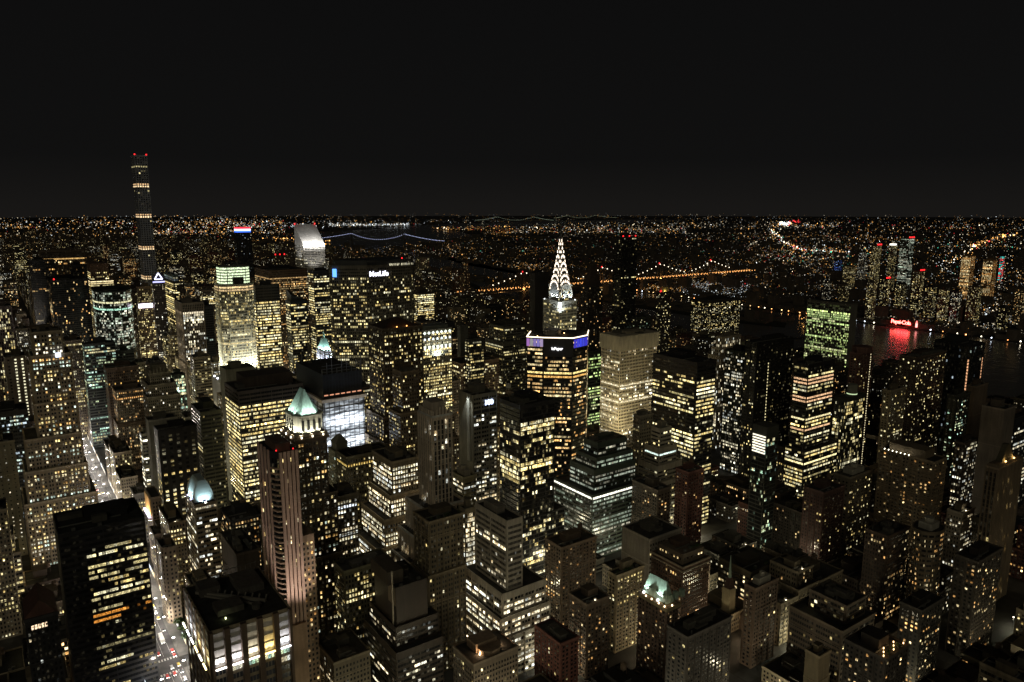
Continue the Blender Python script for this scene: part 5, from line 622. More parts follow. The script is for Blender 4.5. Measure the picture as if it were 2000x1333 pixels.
def force_for(a,rng):
    i=a['id']; H=a['tiers'][0][4]
    def f(lm,col,z0,fh,xs,L,rg):
        nf,nb=lm.shape; zc=z0+.8+np.arange(nf)*fh+fh/2
        def band(z,cc,v,w=1.9):
            k=int(np.argmin(abs(zc-z))); 
            if abs(zc[k]-z)<fh: lm[k]=v*np.exp(rg.normal(0,.12,nb)); col[k]=cc
        if i=='p432':
            for zb in (363,296,229,162):
                band(zb,(1,.72,.4),1.6); band(zb+4.6,(1,.62,.3),1.0)
            band(402,(1,.85,.4),.5)
        if i=='pier341': band(H-16,(1,.86,.6),1.4)
        if i=='gm': band(H-19,(1,.6,.2),1.2)
        if i=='park101': band(H-35,(1,.76,.28),1.5); band(H-39,(1,.55,.15),1.0)
        if i=='orange1551':
            for zb in (H-14,H-18,H-34,H-38,H-68): band(zb,(1,.6,.32),.95)
            band(H-58,(1,.85,.45),1.2); band(H-104,(1,.85,.42),1.7)
        if i=='blue640': band(H-8,(.8,.9,1),1.6)
        if i=='rib172': band(H-22,(1,.82,.45),1.6); band(H-26,(1,.8,.4),1.1)
        if i=='green175': band(H-16,(1,.95,.55),1.1); band(H-30,(.55,1,.75),1.1)
        if i=='mad383': band(H-3,(1,.72,.35),1.4); band(H-7,(1,.7,.35),.9); band(H-84,(1,.8,.4),1.0)
        if i=='greenstep' and z0<1 and L>40: band(59,(1,.97,.8),2.0)
        if i=='whitestep': 
            if abs(z0-76)<3: band(z0+10,(.8,1,.9),1.3)
        if i=='wide500' : band(H-12,(1,.62,.25),.8)
        if i=='belt': band(H-6,(1,.7,.2),1.1)
        if i=='brown225': band(H-8,(1,.5,.16),1.0)
        if i=='brown208': 
            k=int(np.argmin(abs(zc-(H-18)))); lm[:,:]*=.3; lm[k,::3]=1.0; col[k]=(1,.6,.15)
        if i=='white272':
            for zb in (H-5,H-26,H-46): band(zb,(1,.97,.75),2.4)
        if i=='gridwhite':
            for zb in (H-52,H-74): band(zb,(1,.9,.62),1.4)
        if i=='dark1455' and L>40:
            lm*=.25
            k=int(nb*.32); lm[nf//3:nf-6,k]=1.1; col[nf//3:nf-6,k]=(1,.85,.45)
        if i=='slab5':
            lm[:]=0; ks=[nb//3,nb//3+1]
            for k in ks: lm[:, min(k,nb-1)]=1.1; col[:,min(k,nb-1)]=(1,.93,.6)
        if i=='brown1660' and L>20: lm[:,min(nb-1,int(nb*.8))]=1.2; col[:,min(nb-1,int(nb*.8))]=(1,.85,.5)
        if i=='black1825' and L>20 and nb>4: lm[-22:-4,-2]=1.0; col[-22:-4,-2]=(1,.5,.25)
        if i=='hsbc':
            lm[:, :max(1,int(nb*.32))]=0; lm[-3:]=0
            for zb in (H-58,H-62): 
                k=int(np.argmin(abs(zc-zb))); lm[k,int(nb*.32):int(nb*.62)]=.7; col[k,:]=(1,.38,.06)
        if i=='narrow905': col[nf//2-2:nf//2+1]=(1,.35,.08)
        if i=='un' and L<60: lm[:]=0; col[:]=0
        if i=='park100' and L>0: pass
    return f
BY={}
LOWER={'louvre':('ribbonS',(.45,.3,.05,'white',1.2)),'twobox':('ribbonC',(.1,.3,.05,'white',.9)),'greenstep':('ribbon',(.5,.35,.1,'mintd',.32))}
def build_building(a,si):
    rng=np.random.RandomState(si*7+11); i=a['id']; T=a['tiers']; col=tuple(a['col'])
    x0,y0,x1,y1,H=T[0]
    low=T[-1]
    rt=thing(a['name'],a['label'],'building',((low[0]+low[2])/2,(low[1]+low[3])/2,0),'riverside towers across the river' if i[0]=='q' else None)
    BY[i]=rt
    wb=MB();rbs=[];wn=MB();pb=MB()
    zs=[t[4] for t in T]+[0]
    for k,t in enumerate(T):
        z0=zs[k+1]; z1=t[4]
        if k+1<len(T): z0-=0.0
        poly=poly_of(a,t) if k==0 else (rect(*t[:4]))
        par=1.1 if i!='citi' else 0
        rb=MB(); shell(wb,rb,poly,z0,z1,par); rbs.append(rb)
        n=len(poly)
        for e_ in range(n):
            p,q=poly[e_],poly[(e_+1)%n]
            sty=a['style']
            west=abs(p[0]-q[0])<.01 and p[1]>q[1]
            if i in('blank1215','park100') and west: continue
            if i in('un',) and not west: continue
            if i=='hsbc' and west: continue
            if i=='vanderbilt': continue
            lt=a['lit']
            if k and i in LOWER: sty,lt=LOWER[i]
            facade(wn,pb,p,q,z0,z1-(0 if i not in('crownlit',) else 22),sty,lt,rng,zones_for(a),force_for(a,rng))
    if a['name']!='office_tower' and i!='crownlit':
        cb=MB()
        for k,t in enumerate(T):
            if len(poly_of(a,t) if k==0 else [0]*4)!=4: continue
            zb_=zs[k+1]; ll_=[(t[4]-.5,t[4]+1.15,.55)]+([(zb_+(t[4]-zb_)*.72,zb_+(t[4]-zb_)*.72+.6,.3)] if t[4]-zb_>25 else [])+([(zb_+(t[4]-zb_)*.3,zb_+(t[4]-zb_)*.3+.6,.3)] if t[4]-zb_>45 else [])
            for (za,zc_,pr) in ll_: cb=MB(); cb.box(t[0]-pr,t[1]-pr,za,t[2]+pr,t[1]-.02,zc_,bottom=True); cb.box(t[0]-pr,t[1]-.02,za,t[0]-.02,t[3],zc_,bottom=True); cb.obj('cornice' if pr>.5 else 'string_course',M_wall,rt,tuple(min(.6,c*1.4+.01) for c in col))
    mat=M_panel if a['name']=='office_tower' else M_wall
    wb.obj('wall',mat,rt,col); rfs=[r_.obj('roof',M_roof,rt,DG) for r_ in rbs]; rf0=rfs[0]
    if pb.v: pb.obj('pier',M_wall,rt,tuple(min(.7,c*1.12) for c in col))
    if wn.v:
        if i in SPLIT:
            q=np.concatenate(wn.v).reshape(-1,4,3); c=np.concatenate(wn.c)[:,:3]
            vis=(c.sum(1)>.8)
            ctr=q.mean(1); sz=np.linalg.norm(q[:,1]-q[:,0],axis=1)*(1.0)/np.linalg.norm(ctr-np.array((0,0,CAMZ)),axis=1)
            score=np.where(vis,sz*(1+ctr[:,2]/300)*(.7+.3*np.minimum(c.sum(1),3)),-1)
            idx=np.argsort(-score)[:min(90,int(vis.sum()))]
            for k in idx: MB().quads(q[k:k+1],c[k:k+1]).obj('window',M_win,rt)
            keep=np.ones(len(q),bool); keep[idx]=False
            MB().quads(q[keep],c[keep]).obj('window_field',M_win,rt,kind='stuff')
        else: wn.obj('window_field',M_win,rt,kind='stuff')
    roof(a,rt,rng,rf0)
    return rt
def tri(mb,a,b,c,col=None): mb.quads([[a,b,c,c]],col)
def roof(a,rt,rng,rf):
    i=a['id']; r=a['roof']; x0,y0,x1,y1,H=a['tiers'][0]; col=tuple(a['col']); w=x1-x0; d=y1-y0; cx=(x0+x1)/2; cy_=(y0+y1)/2
    if r in('flat',): ro_box(rf,x0,y0,x1,y1,H,tuple(c*.8 for c in col),rng)
    elif r=='flatdark': ro_box(rf,x0,y0,x1,y1,H,(.04,.04,.04),rng)
    elif r=='box':
        ro_box(rf,x0,y0,x1,y1,H,col,rng); ro_clutter(rf,x0,y0,x1,y1,H,col,rng)
    elif r=='clutter': ro_clutter(rf,x0,y0,x1,y1,H,col,rng)
    elif r=='tank': ro_tank(rf,x0,y0,x1,y1,H,col,rng)
    elif r=='garden': ro_garden(rf,x0,y0,x1,y1,H,col,rng)
    elif r=='lampbox': ro_lampbox(rf,x0,y0,x1,y1,H,col,rng)
    elif r=='gardenlamps':
        ro_garden(rf,x0,y0,x1,y1,H,col,rng); ro_lamps(rt,[(x0+w*k/7+1,y0+2+(k%3)*2,H+1) for k in range(7)],(1,.6,.25),60,.3)
    elif r=='whitebox':
        b=MB(); b.box(x0+w*.25,y0+d*.2,H,x1-w*.25,y1-d*.2,H+5); b.cyl(cx,cy_,H+5,H+8,min(w,d)*.2); b.obj('roof_plant',M_wall,rt,(.4,.38,.33))
    elif r=='redlamps':
        ro_box(rf,x0,y0,x1,y1,H,(.04,.04,.04),rng); redlamps(rt,[(x0+w*k,y0+1,H+2) for k in (.1,.5,.9)])
    elif r=='whitetop':
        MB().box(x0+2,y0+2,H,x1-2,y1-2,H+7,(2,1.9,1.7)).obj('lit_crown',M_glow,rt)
    elif r=='blankcrown':
        b=MB(); b.box(x0,y0,H+1.1,x1,y1,H+12)
        for k in range(8): b.box(x0+w*(k+.3)/8,y0-.5,H-12,x0+w*(k+.7)/8,y0,H+4)
        b.obj('crown_screen',M_wall,rt,col)
    elif r=='hip':
        b=MB(); p=rect(x0+1,y0+1,x1-1,y1-1); q=rect(x0+w*.42,y0+d*.42,x1-w*.42,y1-d*.42)
        hh=8 if i=='lincoln' else 26
        b.prism(p,H+.3,H+hh,True,None,q); b.obj('hip_roof',M_wall,rt,(.07,.05,.04))
        if i=='lincoln': ro_lamps(rt,[(x0+w*.35,y0+.4,H+1.2),(x0+w*.6,y0+.4,H+1.2)],(1,.4,.1),150)
    elif r=='smallpyr':
        b=MB(); b.box(x0+w*.15,y0+d*.15,H,x1-w*.15,y1-d*.15,H+7); b.prism(rect(x0+w*.1,y0+d*.1,x1-w*.1,y1-d*.1),H+7,H+13,True,None,rect(cx-1.5,cy_-1.5,cx+1.5,cy_+1.5)); b.obj('lantern_roof',M_wall,rt,(.38,.38,.3))
    elif r=='gable':
        b=MB(); z=H+1.3
        b.quads([[(x0,y0,z),(cx,y0,z+9),(cx,y1,z+9),(x0,y1,z)],[(cx,y0,z+9),(x1,y0,z),(x1,y1,z),(cx,y1,z+9)],[(x0,y0,z),(x1,y0,z),(cx,y0,z+9),(cx,y0,z+9)]]); b.obj('gable_roof',M_wall,rt,(.1,.05,.04))
        for k in range(5):
            MB().quads([[(x0+w*(.18+k*.1),y0-.1,H-6),(x0+w*(.25+k*.1),y0-.1,H-6),(x0+w*(.25+k*.1),y0-.1,H-3.4),(x0+w*(.18+k*.1),y0-.1,H-3.4)]],(1.5,1.1,.7)).obj('window',M_win,rt)
    elif r=='wedge':
        b=MB(); z=H+1.2; b.hexa([(x0+2,y0+2,z-1),(x1-2,y0+2,z-1),(x1-2,y1-2,z-1),(x0+2,y1-2,z-1),(x0+2,y0+2,z+8),(x1-2,y0+2,z),(x1-2,y1-2,z),(x0+2,y1-2,z+14)]); b.obj('angled_crown',M_panel,rt,DG)
    elif r=='drum':
        MB().cyl(cx+w*.1,cy_,H,H+12,min(w,d)*.42,n=20).obj('drum',M_wall,rt,(.3,.3,.24)); MB().cyl(cx+w*.1,cy_,H+1.2,H+2.2,min(w,d)*.43,n=20,col=(.7,.9,.5),top=False).obj('light_ring',M_glow,rt)
    elif r=='hexroof':
        MB().cyl(cx,cy_,H,H+7,w*.33,n=6).obj('roof_drum',M_wall,rt,col); ro_lamps(rt,[(cx,y0+1,H+1)],(1,.9,.7),100)
    elif r=='crest':
        b=MB()
        for k in range(6):
            b.box(x0+w*(k+.1)/6,y0-.4,H-3,x0+w*(k+.55)/6,y0+1,H+5+(2 if 1<k<4 else 0)); b.box(x0-.4,y0+d*(k+.1)/6,H-3,x0+1,y0+d*(k+.55)/6,H+5)
        b.box(x0+w*.2,y0+d*.3,H,x1-w*.1,y1-1,H+9); b.obj('crown',M_wall,rt,col)
    elif r=='round': ro_box(rf,cx-w*.3,cy_-d*.3,cx+w*.3,cy_+d*.3,H,(.05,.06,.05),rng)
    elif r=='glassattic':
        m=MB(); facade(m,None,(x0+1,y0+.5),(x1-1,y0+.5),H+1.1,H+12,'curtain',(1,0,0,'cool',.22),rng); facade(m,None,(x0+1,y1),(x0+1,y0+.5),H+1.1,H+12,'curtain',(1,0,0,'cool',.12),rng)
        MB().box(x0+1,y0+.5,H,x1-1,y1,H+13).obj('attic',M_panel,rt,(.1,.14,.15)); m.obj('attic_glazing',M_win,rt)
    elif r=='signtop':
        MB().box(x0+2,y0-.8,H-4,x1-4,y0-.2,H+3).obj('sign_board',M_sign,rt,(4,3.6,4.2))
        ro_box(rf,x0,y0,x1,y1,H,col,rng)
    elif r=='triangle':
        MB().box(x0,y0,H+1,x1,y1,H+12).obj('crown_box',M_panel,rt,(.05,.05,.07))
        z=H+5; b=MB()
        A=(x0+w*.18,y0-.6,z);B_=(x1-w*.18,y0-.6,z);T_=(cx,y0-.6,z+w*.55)
        for p,q in ((A,B_),(B_,T_),(T_,A)): b.bar(p,q,.75,(2.2,2.2,2.8))
        b.obj('triangle_emblem',M_glow,rt)
        MB().box(x0+.3,y0-.7,H-.8,x1-.3,y0-.2,H+1.4,(1.0,1.0,2.0)).obj('light_bar',M_glow,rt)
        MB().box(x0+w*.2,y0+.2,z-2,x1-w*.2,y0+1.2,z+w*.6).obj('emblem_backing',M_panel,rt,(.02,.02,.03))
    elif r=='flagtop':
        for k,cc in enumerate(((.12,.35,2.2),(2.2,2.2,2.3),(2.6,.05,.1))):
            MB().box(x0+2,y0-.5,H+1+k*4.6,x1-2,y1-2,H+5.5+k*4.6,cc).obj('light_band',M_glow,rt)
    elif r=='glowbox':
        MB().box(x0+w*.2,y0+d*.3,H,x1-w*.2,y1-2,H+10).obj('rooftop_box',M_wall,rt,(.4,.33,.15)); ro_lamps(rt,[(cx,y0+1.5,H)],(1,.8,.3),900); redlamps(rt,[(x0+1,y0+1,H+1),(x0+3,y0+1,H+2)])
    elif r=='crownlamps':
        MB().box(x0+w*.15,y0+d*.2,H,x1-w*.1,y1-d*.15,H+7).obj('crown_box',M_wall,rt,col)
        ro_lamps(rt,[(x0-.3,y0+d*(.45+k*.075),H+.6) for k in range(7)],(1,.95,.75),45,.4)
    elif r=='lampcap':
        MB().prism(rect(x0,y0,x1,y1),H+1.1,H+3,True,None,rect(x0+1,y0+1,x1-1,y1-1)).obj('roof_ledge',M_wall,rt,col)
        MB().prism(rect(x0+w*.25,y0+d*.25,x1-w*.25,y1-d*.25),H+3,H+16,True,None,rect(cx-2,cy_-2,cx+2,cy_+2)).obj('pyramid_cap',M_wall,rt,(.1,.09,.06))
        ro_lamps(rt,[(x0+w*.35,y0+1.2,H+3),(x0+w*.7,y0+1.2,H+3)],(1,.6,.2),350,.6)
    elif r=='attic':
        z=H+1.1; m=MB()
        MB().box(x0+4,y0+4,H,x1-2,y1-3,H+8).obj('attic',M_wall,rt,(.2,.16,.12))
        for p,q in (((x0+4,y0+4),(x1-2,y0+4)),((x0+4,y1-3),(x0+4,y0+4))): facade(m,None,p,q,H+1.5,H+7,'resid',(.0,.5,.45,'amber',1.1),rng)
        m.obj('attic_window',M_win,rt)
        b=MB(); b.box(x0-.7,y0-.7,H-3,x1+.7,y0-.02,H-2); b.box(x0-.7,y0-.02,H-3,x0-.02,y1,H-2); b.box(x0-.9,y0-.9,H+.2,x1+.9,y0-.02,H+1.3); b.box(x0-.9,y0-.02,H+.2,x0-.02,y1,H+1.3); b.obj('belt_course',M_wall,rt,(.42,.36,.28))
        ro_garden(rf,x0+4,y0+4,x1-2,y1-3,H+8,col,rng)
    elif r=='mansard':
        z=H+1.2; MB().box(x0-1.2,y0-1.2,H-1.6,x1+1.2,y1,H+1.0).obj('cornice',M_wall,rt,(.34,.28,.17))
        b=MB(); b.prism(rect(x0+2.5,y0+2.5,x1-1,y1-1),z,z+13,True,None,rect(x0+6.5,y0+6.5,x1-4,y1-4)); b.obj('mansard_roof',M_copper,rt)
        b=MB()
        for k in range(3): b.box(x0+3,y0+5+k*6,z,x0+6,y0+7.5+k*6,z+5); b.box(x0+6+k*6,y0+3,z,x0+8.5+k*6,y0+6,z+5)
        b.obj('dormer',M_copper,rt)
        for (px_,py_) in ((x0+1.2,y0+d*.35),(x0+1.2,y0+d*.85)):
            MB().cyl(px_,py_,z,z+1.2,.6,n=8,col=(8,8,8)).obj('floodlight',M_glow,rt)
            lamp('flood','SPOT',(px_-1,py_,z+.8),14000,(.85,1,.9),rt,.3,(px_+8,py_,z+14),70)
        ro_lamps(rt,[(x0-.6,y0+d*k,H+1.0) for k in (.05,.25,.5,.7)]+[(x0+w*.4,y0-.6,H+1)],(1,.75,.45),60,.4)
    elif r=='billboard':
        MB().box(x0-1.1,y0+2,H-16,x0-.3,y1-2,H-1).obj('billboard',M_wall,rt,(.8,.5,.2))
        MB().box(x0-3,y0+2,H-17.5,x0-1.2,y1-2,H-17,(6,5,7)).obj('light_bar',M_glow,rt)
        for k in range(3): lamp('flood','AREA',(x0-4,y0+5+k*6,H-17),1500,(1,.75,.4),rt,1,(x0-.6,y0+5+k*6,H-8))
    elif r=='terrace':
        b=MB(); b.box(x0+8,y0+10,H,x1-10,y1-4,H+6); b.cyl(cx,y0+9,H,H+3.5,8,n=20); b.obj('terrace_room',M_wall,rt,(.36,.26,.18))
        ro_lamps(rt,[(x0+9,y0+7,H),(x0+20,y0+4,H),(x1-9,y0+9,H)],(1,.65,.35),900,.5)
    elif r=='diamond':
        dm=MB()
        def dia(p,dx,s,c):
            x,y,z=p; return [(x-dx[0]*s,y-dx[1]*s,z),(x,y,z-s),(x+dx[0]*s,y+dx[1]*s,z),(x,y,z+s)]
        for k in range(7):
            xx=x0+w*(k+.5)/7
            MB().quads([dia((xx,y0-.4,H-2.5),(1,0),1.9,0)],(1.7,1.9,1.6)).obj('diamond_lamp',M_glow,rt)
            MB().quads([[(xx-1.3,y0-.5,H-11),(xx+1.3,y0-.5,H-11),(xx+.8,y0-.5,H-8.5),(xx-.8,y0-.5,H-8.5)]],(1.6,1.8,1.8)).obj('crown_lamp',M_glow,rt)
            MB().quads([[(xx-.8,y0-.5,H-22),(xx+.8,y0-.5,H-22),(xx+1.6,y0-.5,H-17.5),(xx-1.6,y0-.5,H-17.5)]],(1.8,1.9,1.6)).obj('crown_lamp',M_glow,rt)
            if k<5:
                yy=y0+d*(k+.5)/5; MB().quads([dia((x0-.4,yy,H-2.5),(0,1),1.9,0)],(2,2.2,2.4)).obj('diamond_lamp',M_glow,rt)
        MB().box(x0+3,y0+3,H,x1-3,y1-3,H+5).obj('roof_plant',M_wall,rt,(.2,.22,.2))
        lamp('flood','AREA',(cx,y0-5,H-30),5000,(.9,1,.9),rt,4,(cx,y0,H-6))
    elif r=='panel':
        for k in range(7): MB().box(x0-.7,y0+1,H-3-k*2.6,x0-.2,y1-1,H-1.9-k*2.6,(1.7,1.55,1.2)).obj('louvre_lamp',M_glow,rt)
        MB().box(x0,y0,H+1.1,x1,y1,H+7).obj('roof_screen',M_panel,rt,(.07,.07,.06))
    elif r=='slant':
        hi=279; b=MB(); b.hexa([(x0,y0,H),(x1,y0,H),(x1,y1,H),(x0,y1,H),(x0,y0,H+.3),(x1,y0,H+.3),(x1,y1,hi),(x0,y1,hi)])
        b.obj('slanted_roof',M_panel,rt,(.55,.54,.52))
        for k in range(4):
            lamp('flood','AREA',(x0+w*(k+.5)/4,y0-10,H+1),15000,(1,.97,.92),rt,11,(x0+w*(k+.5)/4,y0+14,H+13))
        lamp('flood','SPOT',(x0-55,y0+10,H-60),130000,(1,.97,.92),rt,1,(x0,cy_,H+5),50)
        lamp('flood','SPOT',(cx,y0-60,H-75),120000,(1,.97,.92),rt,1,(cx,y0,H-15),55)
        redlamps(rt,[(x0+1,y1-2,hi),(x1-2,y1-2,hi)])
    elif r=='lens':
        # curved lens shaped attic, lit from its foot
        n=10; q=[]; xa,xb=x0+1,x1-1; ya,yb=y0+4,y1-4
        def P(u,v): 
            z=H+1.2+15*math.sin(PI*(.12+.76*v)) ; s=.55+.45*math.cos(PI*(v-.35)*.9)
            return (cx+(u-.5)*(xb-xa)*(1-.55*v),ya+(yb-ya)*.5+(u-.5)*2+(v)*((yb-ya)*.3),H+1.2+16*v)
        A=[(xa,ya),(xb,ya),(xb,yb),(xa,yb)]; b=MB(); prev=A; pz=H+1.2
        for k in range(1,9):
            t=k/8; s=math.cos(t*PI/2*.86); nx=[(cx+(p[0]-cx)*(1-.62*t**1.7),cy_+(p[1]-cy_)*(1-.35*t**1.7)) for p in A]; z=H+1.2+15*t**.85
            b.prism(prev,pz,z,k==8,None,nx); prev=nx; pz=z
        b.obj('lens_roof',M_metal,rt,(.6,.72,.72))
        for (lx,ly) in ((cx,y0+.8),(x0+.3,cy_-4),(x0+.3,cy_+6)):
            MB().cyl(lx,ly,H+1.1,H+2,.5,n=8,col=(3,3,5)).obj('floodlight',M_glow,rt)
            lamp('flood','SPOT',(lx-(3 if lx<cx-3 else 0),ly-(3 if lx>=cx-3 else 0),H+1.5),7000,(.72,.95,1),rt,.4,(cx,cy_,H+10),90)
    elif r=='pyramid':
        # white lantern storey and copper pyramid, floodlit from ledges
        z1=H+12.5; p=[(x0+4,y0),(x1-4,y0),(x1,y0+5),(x1,y1-5),(x1-4,y1),(x0+4,y1),(x0,y1-5),(x0,y0+5)]
        c=np.array((cx,cy_)); q=[tuple(c+(np.array(k)-c)*.93) for k in p]; L_=[tuple(c+(np.array(k)-c)*.99) for k in p]
        MB().prism(q,H,z1,True).obj('lantern_storey',M_wall,rt,(.62,.6,.5))
        MB().prism(L_,z1,z1+1.2,True).obj('cornice',M_wall,rt,(.6,.58,.48))
        base=[tuple(c+(np.array(k)-c)*.8) for k in p]; top=[(cx+(k[0]-cx)*.05,cy_+(k[1]-cy_)*.28) for k in p]
        MB().prism(base,z1+1.2,z1+17.5,True,None,top).obj('pyramid_roof',M_copper,rt)
        for k in range(4):
            xx=x0+w*.22+k*w*.18; MB().box(xx,y0+.3,H+3,xx+1.5,y0+1,H+10.5).obj('niche_window',M_metal,rt,(.02,.02,.02))
            yy=y0+d*.25+k*d*.16; MB().box(x0+.35,yy,H+3,x0+1.3,yy+1.5,H+10.5).obj('niche_window',M_metal,rt,(.02,.02,.02))
        for (lx,ly,tx,ty) in [(x0+w*t,y0-2.0,x0+w*t,y0+2) for t in (.15,.5,.85)]+[(x0-2.0,y0+d*t,x0+2,y0+d*t) for t in (.15,.5,.85)]:
            lamp('flood','SPOT',(lx,ly,H+.5),5200,(1,.98,.78),rt,.3,(tx,ty,H+9),120)
            MB().cyl(lx,ly,H-1,H+.2,.5,n=8,col=(4,3.6,2.6)).obj('floodlight',M_glow,rt)
        MB().box(x0-2.6,y0-2.6,H-3,x1+1,y1+1,H-1.4).obj('ledge',M_wall,rt,BR)
        for (lx,ly) in [(x0+w*t,y0+.6) for t in (.25,.5,.75)]+[(x0+.6,y0+d*t) for t in (.25,.5,.75)]:
            lamp('flood','SPOT',(lx-(1.2 if lx<x0+1 else 0),ly-(1.2 if ly<y0+1 else 0),z1+2),4200,(.85,1,.93),rt,.3,(cx,cy_,z1+13),100)
    elif r=='crown':
        piers_bays(a,rt,rng)
    elif r=='arches': chrysler(a,rt,rng)
    elif r=='site': site(a,rt,rng)
    elif r=='cupola':
        z=H; MB().box(x0+2,y0+2,z,x1-2,y1-2,z+14).obj('colonnade_core',M_wall,rt,(.3,.3,.34))
        for k in range(7):
            for (xx,yy) in ((x0+w*(k+.5)/7,y0+.8),(x0+.8,y0+d*(k+.5)/7)): MB().cyl(xx,yy,z,z+12,.7,n=8).obj('column',M_wall,rt,(.75,.75,.78))
        MB().box(x0,y0,z+12,x1,y1,z+14.4).obj('entablature',M_wall,rt,(.6,.6,.62))
        b=MB(); b.prism(rect(x0+1.5,y0+1.5,x1-1.5,y1-1.5),z+14.4,z+30,True,None,rect(cx-2.5,cy_-2.5,cx+2.5,cy_+2.5)); b.cyl(cx,cy_,z+30,z+34,2,1.6,n=10); b.cyl(cx,cy_,z+34,z+42,1.4,.1,n=10); b.obj('pyramid_roof',M_copper,rt)
        for t in (.15,.5,.85):
            lamp('flood','SPOT',(x0+w*t,y0-3,z-1),9000,(.78,.85,1),rt,.4,(x0+w*t,y0+1,z+9),110); lamp('flood','SPOT',(x0-3,y0+d*t,z-1),9000,(.78,.85,1),rt,.4,(x0+1,y0+d*t,z+9),110)
            lamp('flood','SPOT',(x0+w*t,y0,z+15),11000,(.65,.95,1),rt,.4,(cx,cy_,z+28),100); lamp('flood','SPOT',(x0,y0+d*t,z+15),9000,(.65,.95,1),rt,.4,(cx,cy_,z+28),100)
    if i=='park100':
        txt(rt,'100',(x0+w*.46,y0-.5,H-10),(1,0,0),6.6,(2.6,3.2,5),'number')
        MB().box(x0,y0-.3,H-17,x1,y0-.05,H-14).obj('louvre_band',M_panel,rt,(.04,.04,.05))
        MB().cyl(x1+14,y0+2,H+2,H+6,2.4,n=14).obj('roof_ball',M_wall,rt,(.5,.5,.45))
        lamp('flood','SPOT',(x0-7,y0+d*.25,H+4),13000,(.85,.9,.85),rt,.5,(x0,y0+d*.25,H-20),60)
        MB().box(x0-1.2,y0+d*.16,H-62,x0-.2,y0+d*.34,H+1.1).obj('light_strip',M_panel,rt,(.6,.6,.55))
    if i=='metlife':
        txt(rt,'MetLife',(389.5,860.3,H-12.6),(1,0,0),8.6,(3.6,3.6,4.4),'letters')
        b=MB(); facade(b,None,(415,860.8),(452,860.8),H-2.0,H+3.4,'curtain',(1,0,0,'white',1.0),rng)
        MB().prism([(c[0]*.9+40.2,c[1]*.9+88.7) for c in poly_of(a,a['tiers'][0])],H+1,H+7,True).obj('penthouse',M_panel,rt,(.05,.055,.06)); b.obj('top_row_window',M_win,rt)
        MB().hexa([(350.2,882,H-13),(354,879,H-13),(354.5,879.5,H-13),(350.7,882.5,H-13),(350.2,882,H-3),(354,879,H-3),(354.5,879.5,H-3),(350.7,882.5,H-3)],(.25,.75,2.2)).obj('logo_panel',M_glow,rt)
        redlamps(rt,[(440,870,H+7)])
    if i=='park101':
        P_=poly_of(a,a['tiers'][0]); z=H+1.6
        for (p,q) in ((0,1),(1,2),(2,3),(3,4),(0,6)):
            A=P_[p];Bq=P_[q]
            MB().bar((A[0],A[1],z),(Bq[0],Bq[1],z),.42,(3,2.4,1.7)).obj('edge_light',M_glow,rt)
        def pan(A,Bq,z0,z1,colr,nm,mat=M_glow):
            A=np.array(A,float);Bq=np.array(Bq,float);dd=Bq-A;dd/=np.linalg.norm(dd);nn=np.array((dd[1],-dd[0]))*.45;A2=A+nn;B2=Bq+nn
            n_=5
            for k in range(n_):
                u0=k/n_;u1=(k+.9)/n_;pa=A2+(B2-A2)*u0;pb_=A2+(B2-A2)*u1
                MB().quads([[(*pa,z0),(*pb_,z0),(*pb_,z1),(*pa,z1)]],[c*(.7+.6*rng.random_sample()) for c in colr]).obj(nm,mat,rt)
        pan(P_[0],P_[1],H-7.5,H,(.30,.22,.40),'violet_panel'); A=np.array(P_[2]);Bq=np.array(P_[3]); pan(A+(Bq-A)*.05,Bq,H-8.5,H,(.05,.05,.6),'blue_panel'); pan(P_[3],tuple(np.array(P_[3])*.6+np.array(P_[4])*.4),H-8.5,H,(.02,.02,.32),'blue_panel')
        A=np.array(P_[1]);Bq=np.array(P_[2]);dd=(Bq-A)/np.linalg.norm(Bq-A);nn=np.array((dd[1],-dd[0]))
        s=A+dd*8+nn*.8; txt(rt,'lePaper',(s[0],s[1],H-10.2),(dd[0],dd[1],0),3.6,(3,3,3),'letters')
        MB().hexa([(*(A+nn*.25),H-17),(*(Bq+nn*.25),H-17),(*Bq,H-17),(*A,H-17),(*(A+nn*.25),H-.5),(*(Bq+nn*.25),H-.5),(*Bq,H-.5),(*A,H-.5)]).obj('sign_backing',M_panel,rt,(.04,.04,.045))
        MB().cyl(cx-2,cy_+6,H,H+5,9,n=16).obj('roof_plant',M_panel,rt,(.1,.1,.09)); ro_lamps(rt,[(440,580,H),(470,575,H+1)],(1,.6,.25),300)
        # lit glass lobby at the foot
        m=MB(); MB().box(436,548,0,450,562,34).obj('lobby',M_panel,rt,(.2,.2,.2)); facade(m,None,(436,548),(450,548),4,33,'curtain',(1,0,0,'white',1.6),rng); facade(m,None,(436,562),(436,548),4,33,'curtain',(1,0,0,'white',1.2),rng); m.obj('lobby_glazing',M_win,rt)
    if i=='mad383':
        P_=poly_of(a,a['tiers'][0]); c=np.array((cx,cy_)); Q_=[tuple(c+(np.array(k)-c)*.84) for k in P_]; m=MB()
        MB().prism(Q_,H,H+26,True).obj('crown_core',M_panel,rt,(.3,.32,.26))
        for k in range(8): 
            facade(m,None,Q_[k],Q_[(k+1)%8],H+.3,H+26,'curtB',(1,0,1,'mint',1.5),rng,None,lambda lm,col,*_a:(lm.__setitem__(slice(None),1.8),col.__setitem__(slice(None),(.82,1,.62))))
        m.obj('crown_glass',M_win,rt)
        MB().box(cx-6,y0+1.5,H,cx+9,y0+6,H+11).obj('crown_notch',M_panel,rt,(.05,.05,.045))
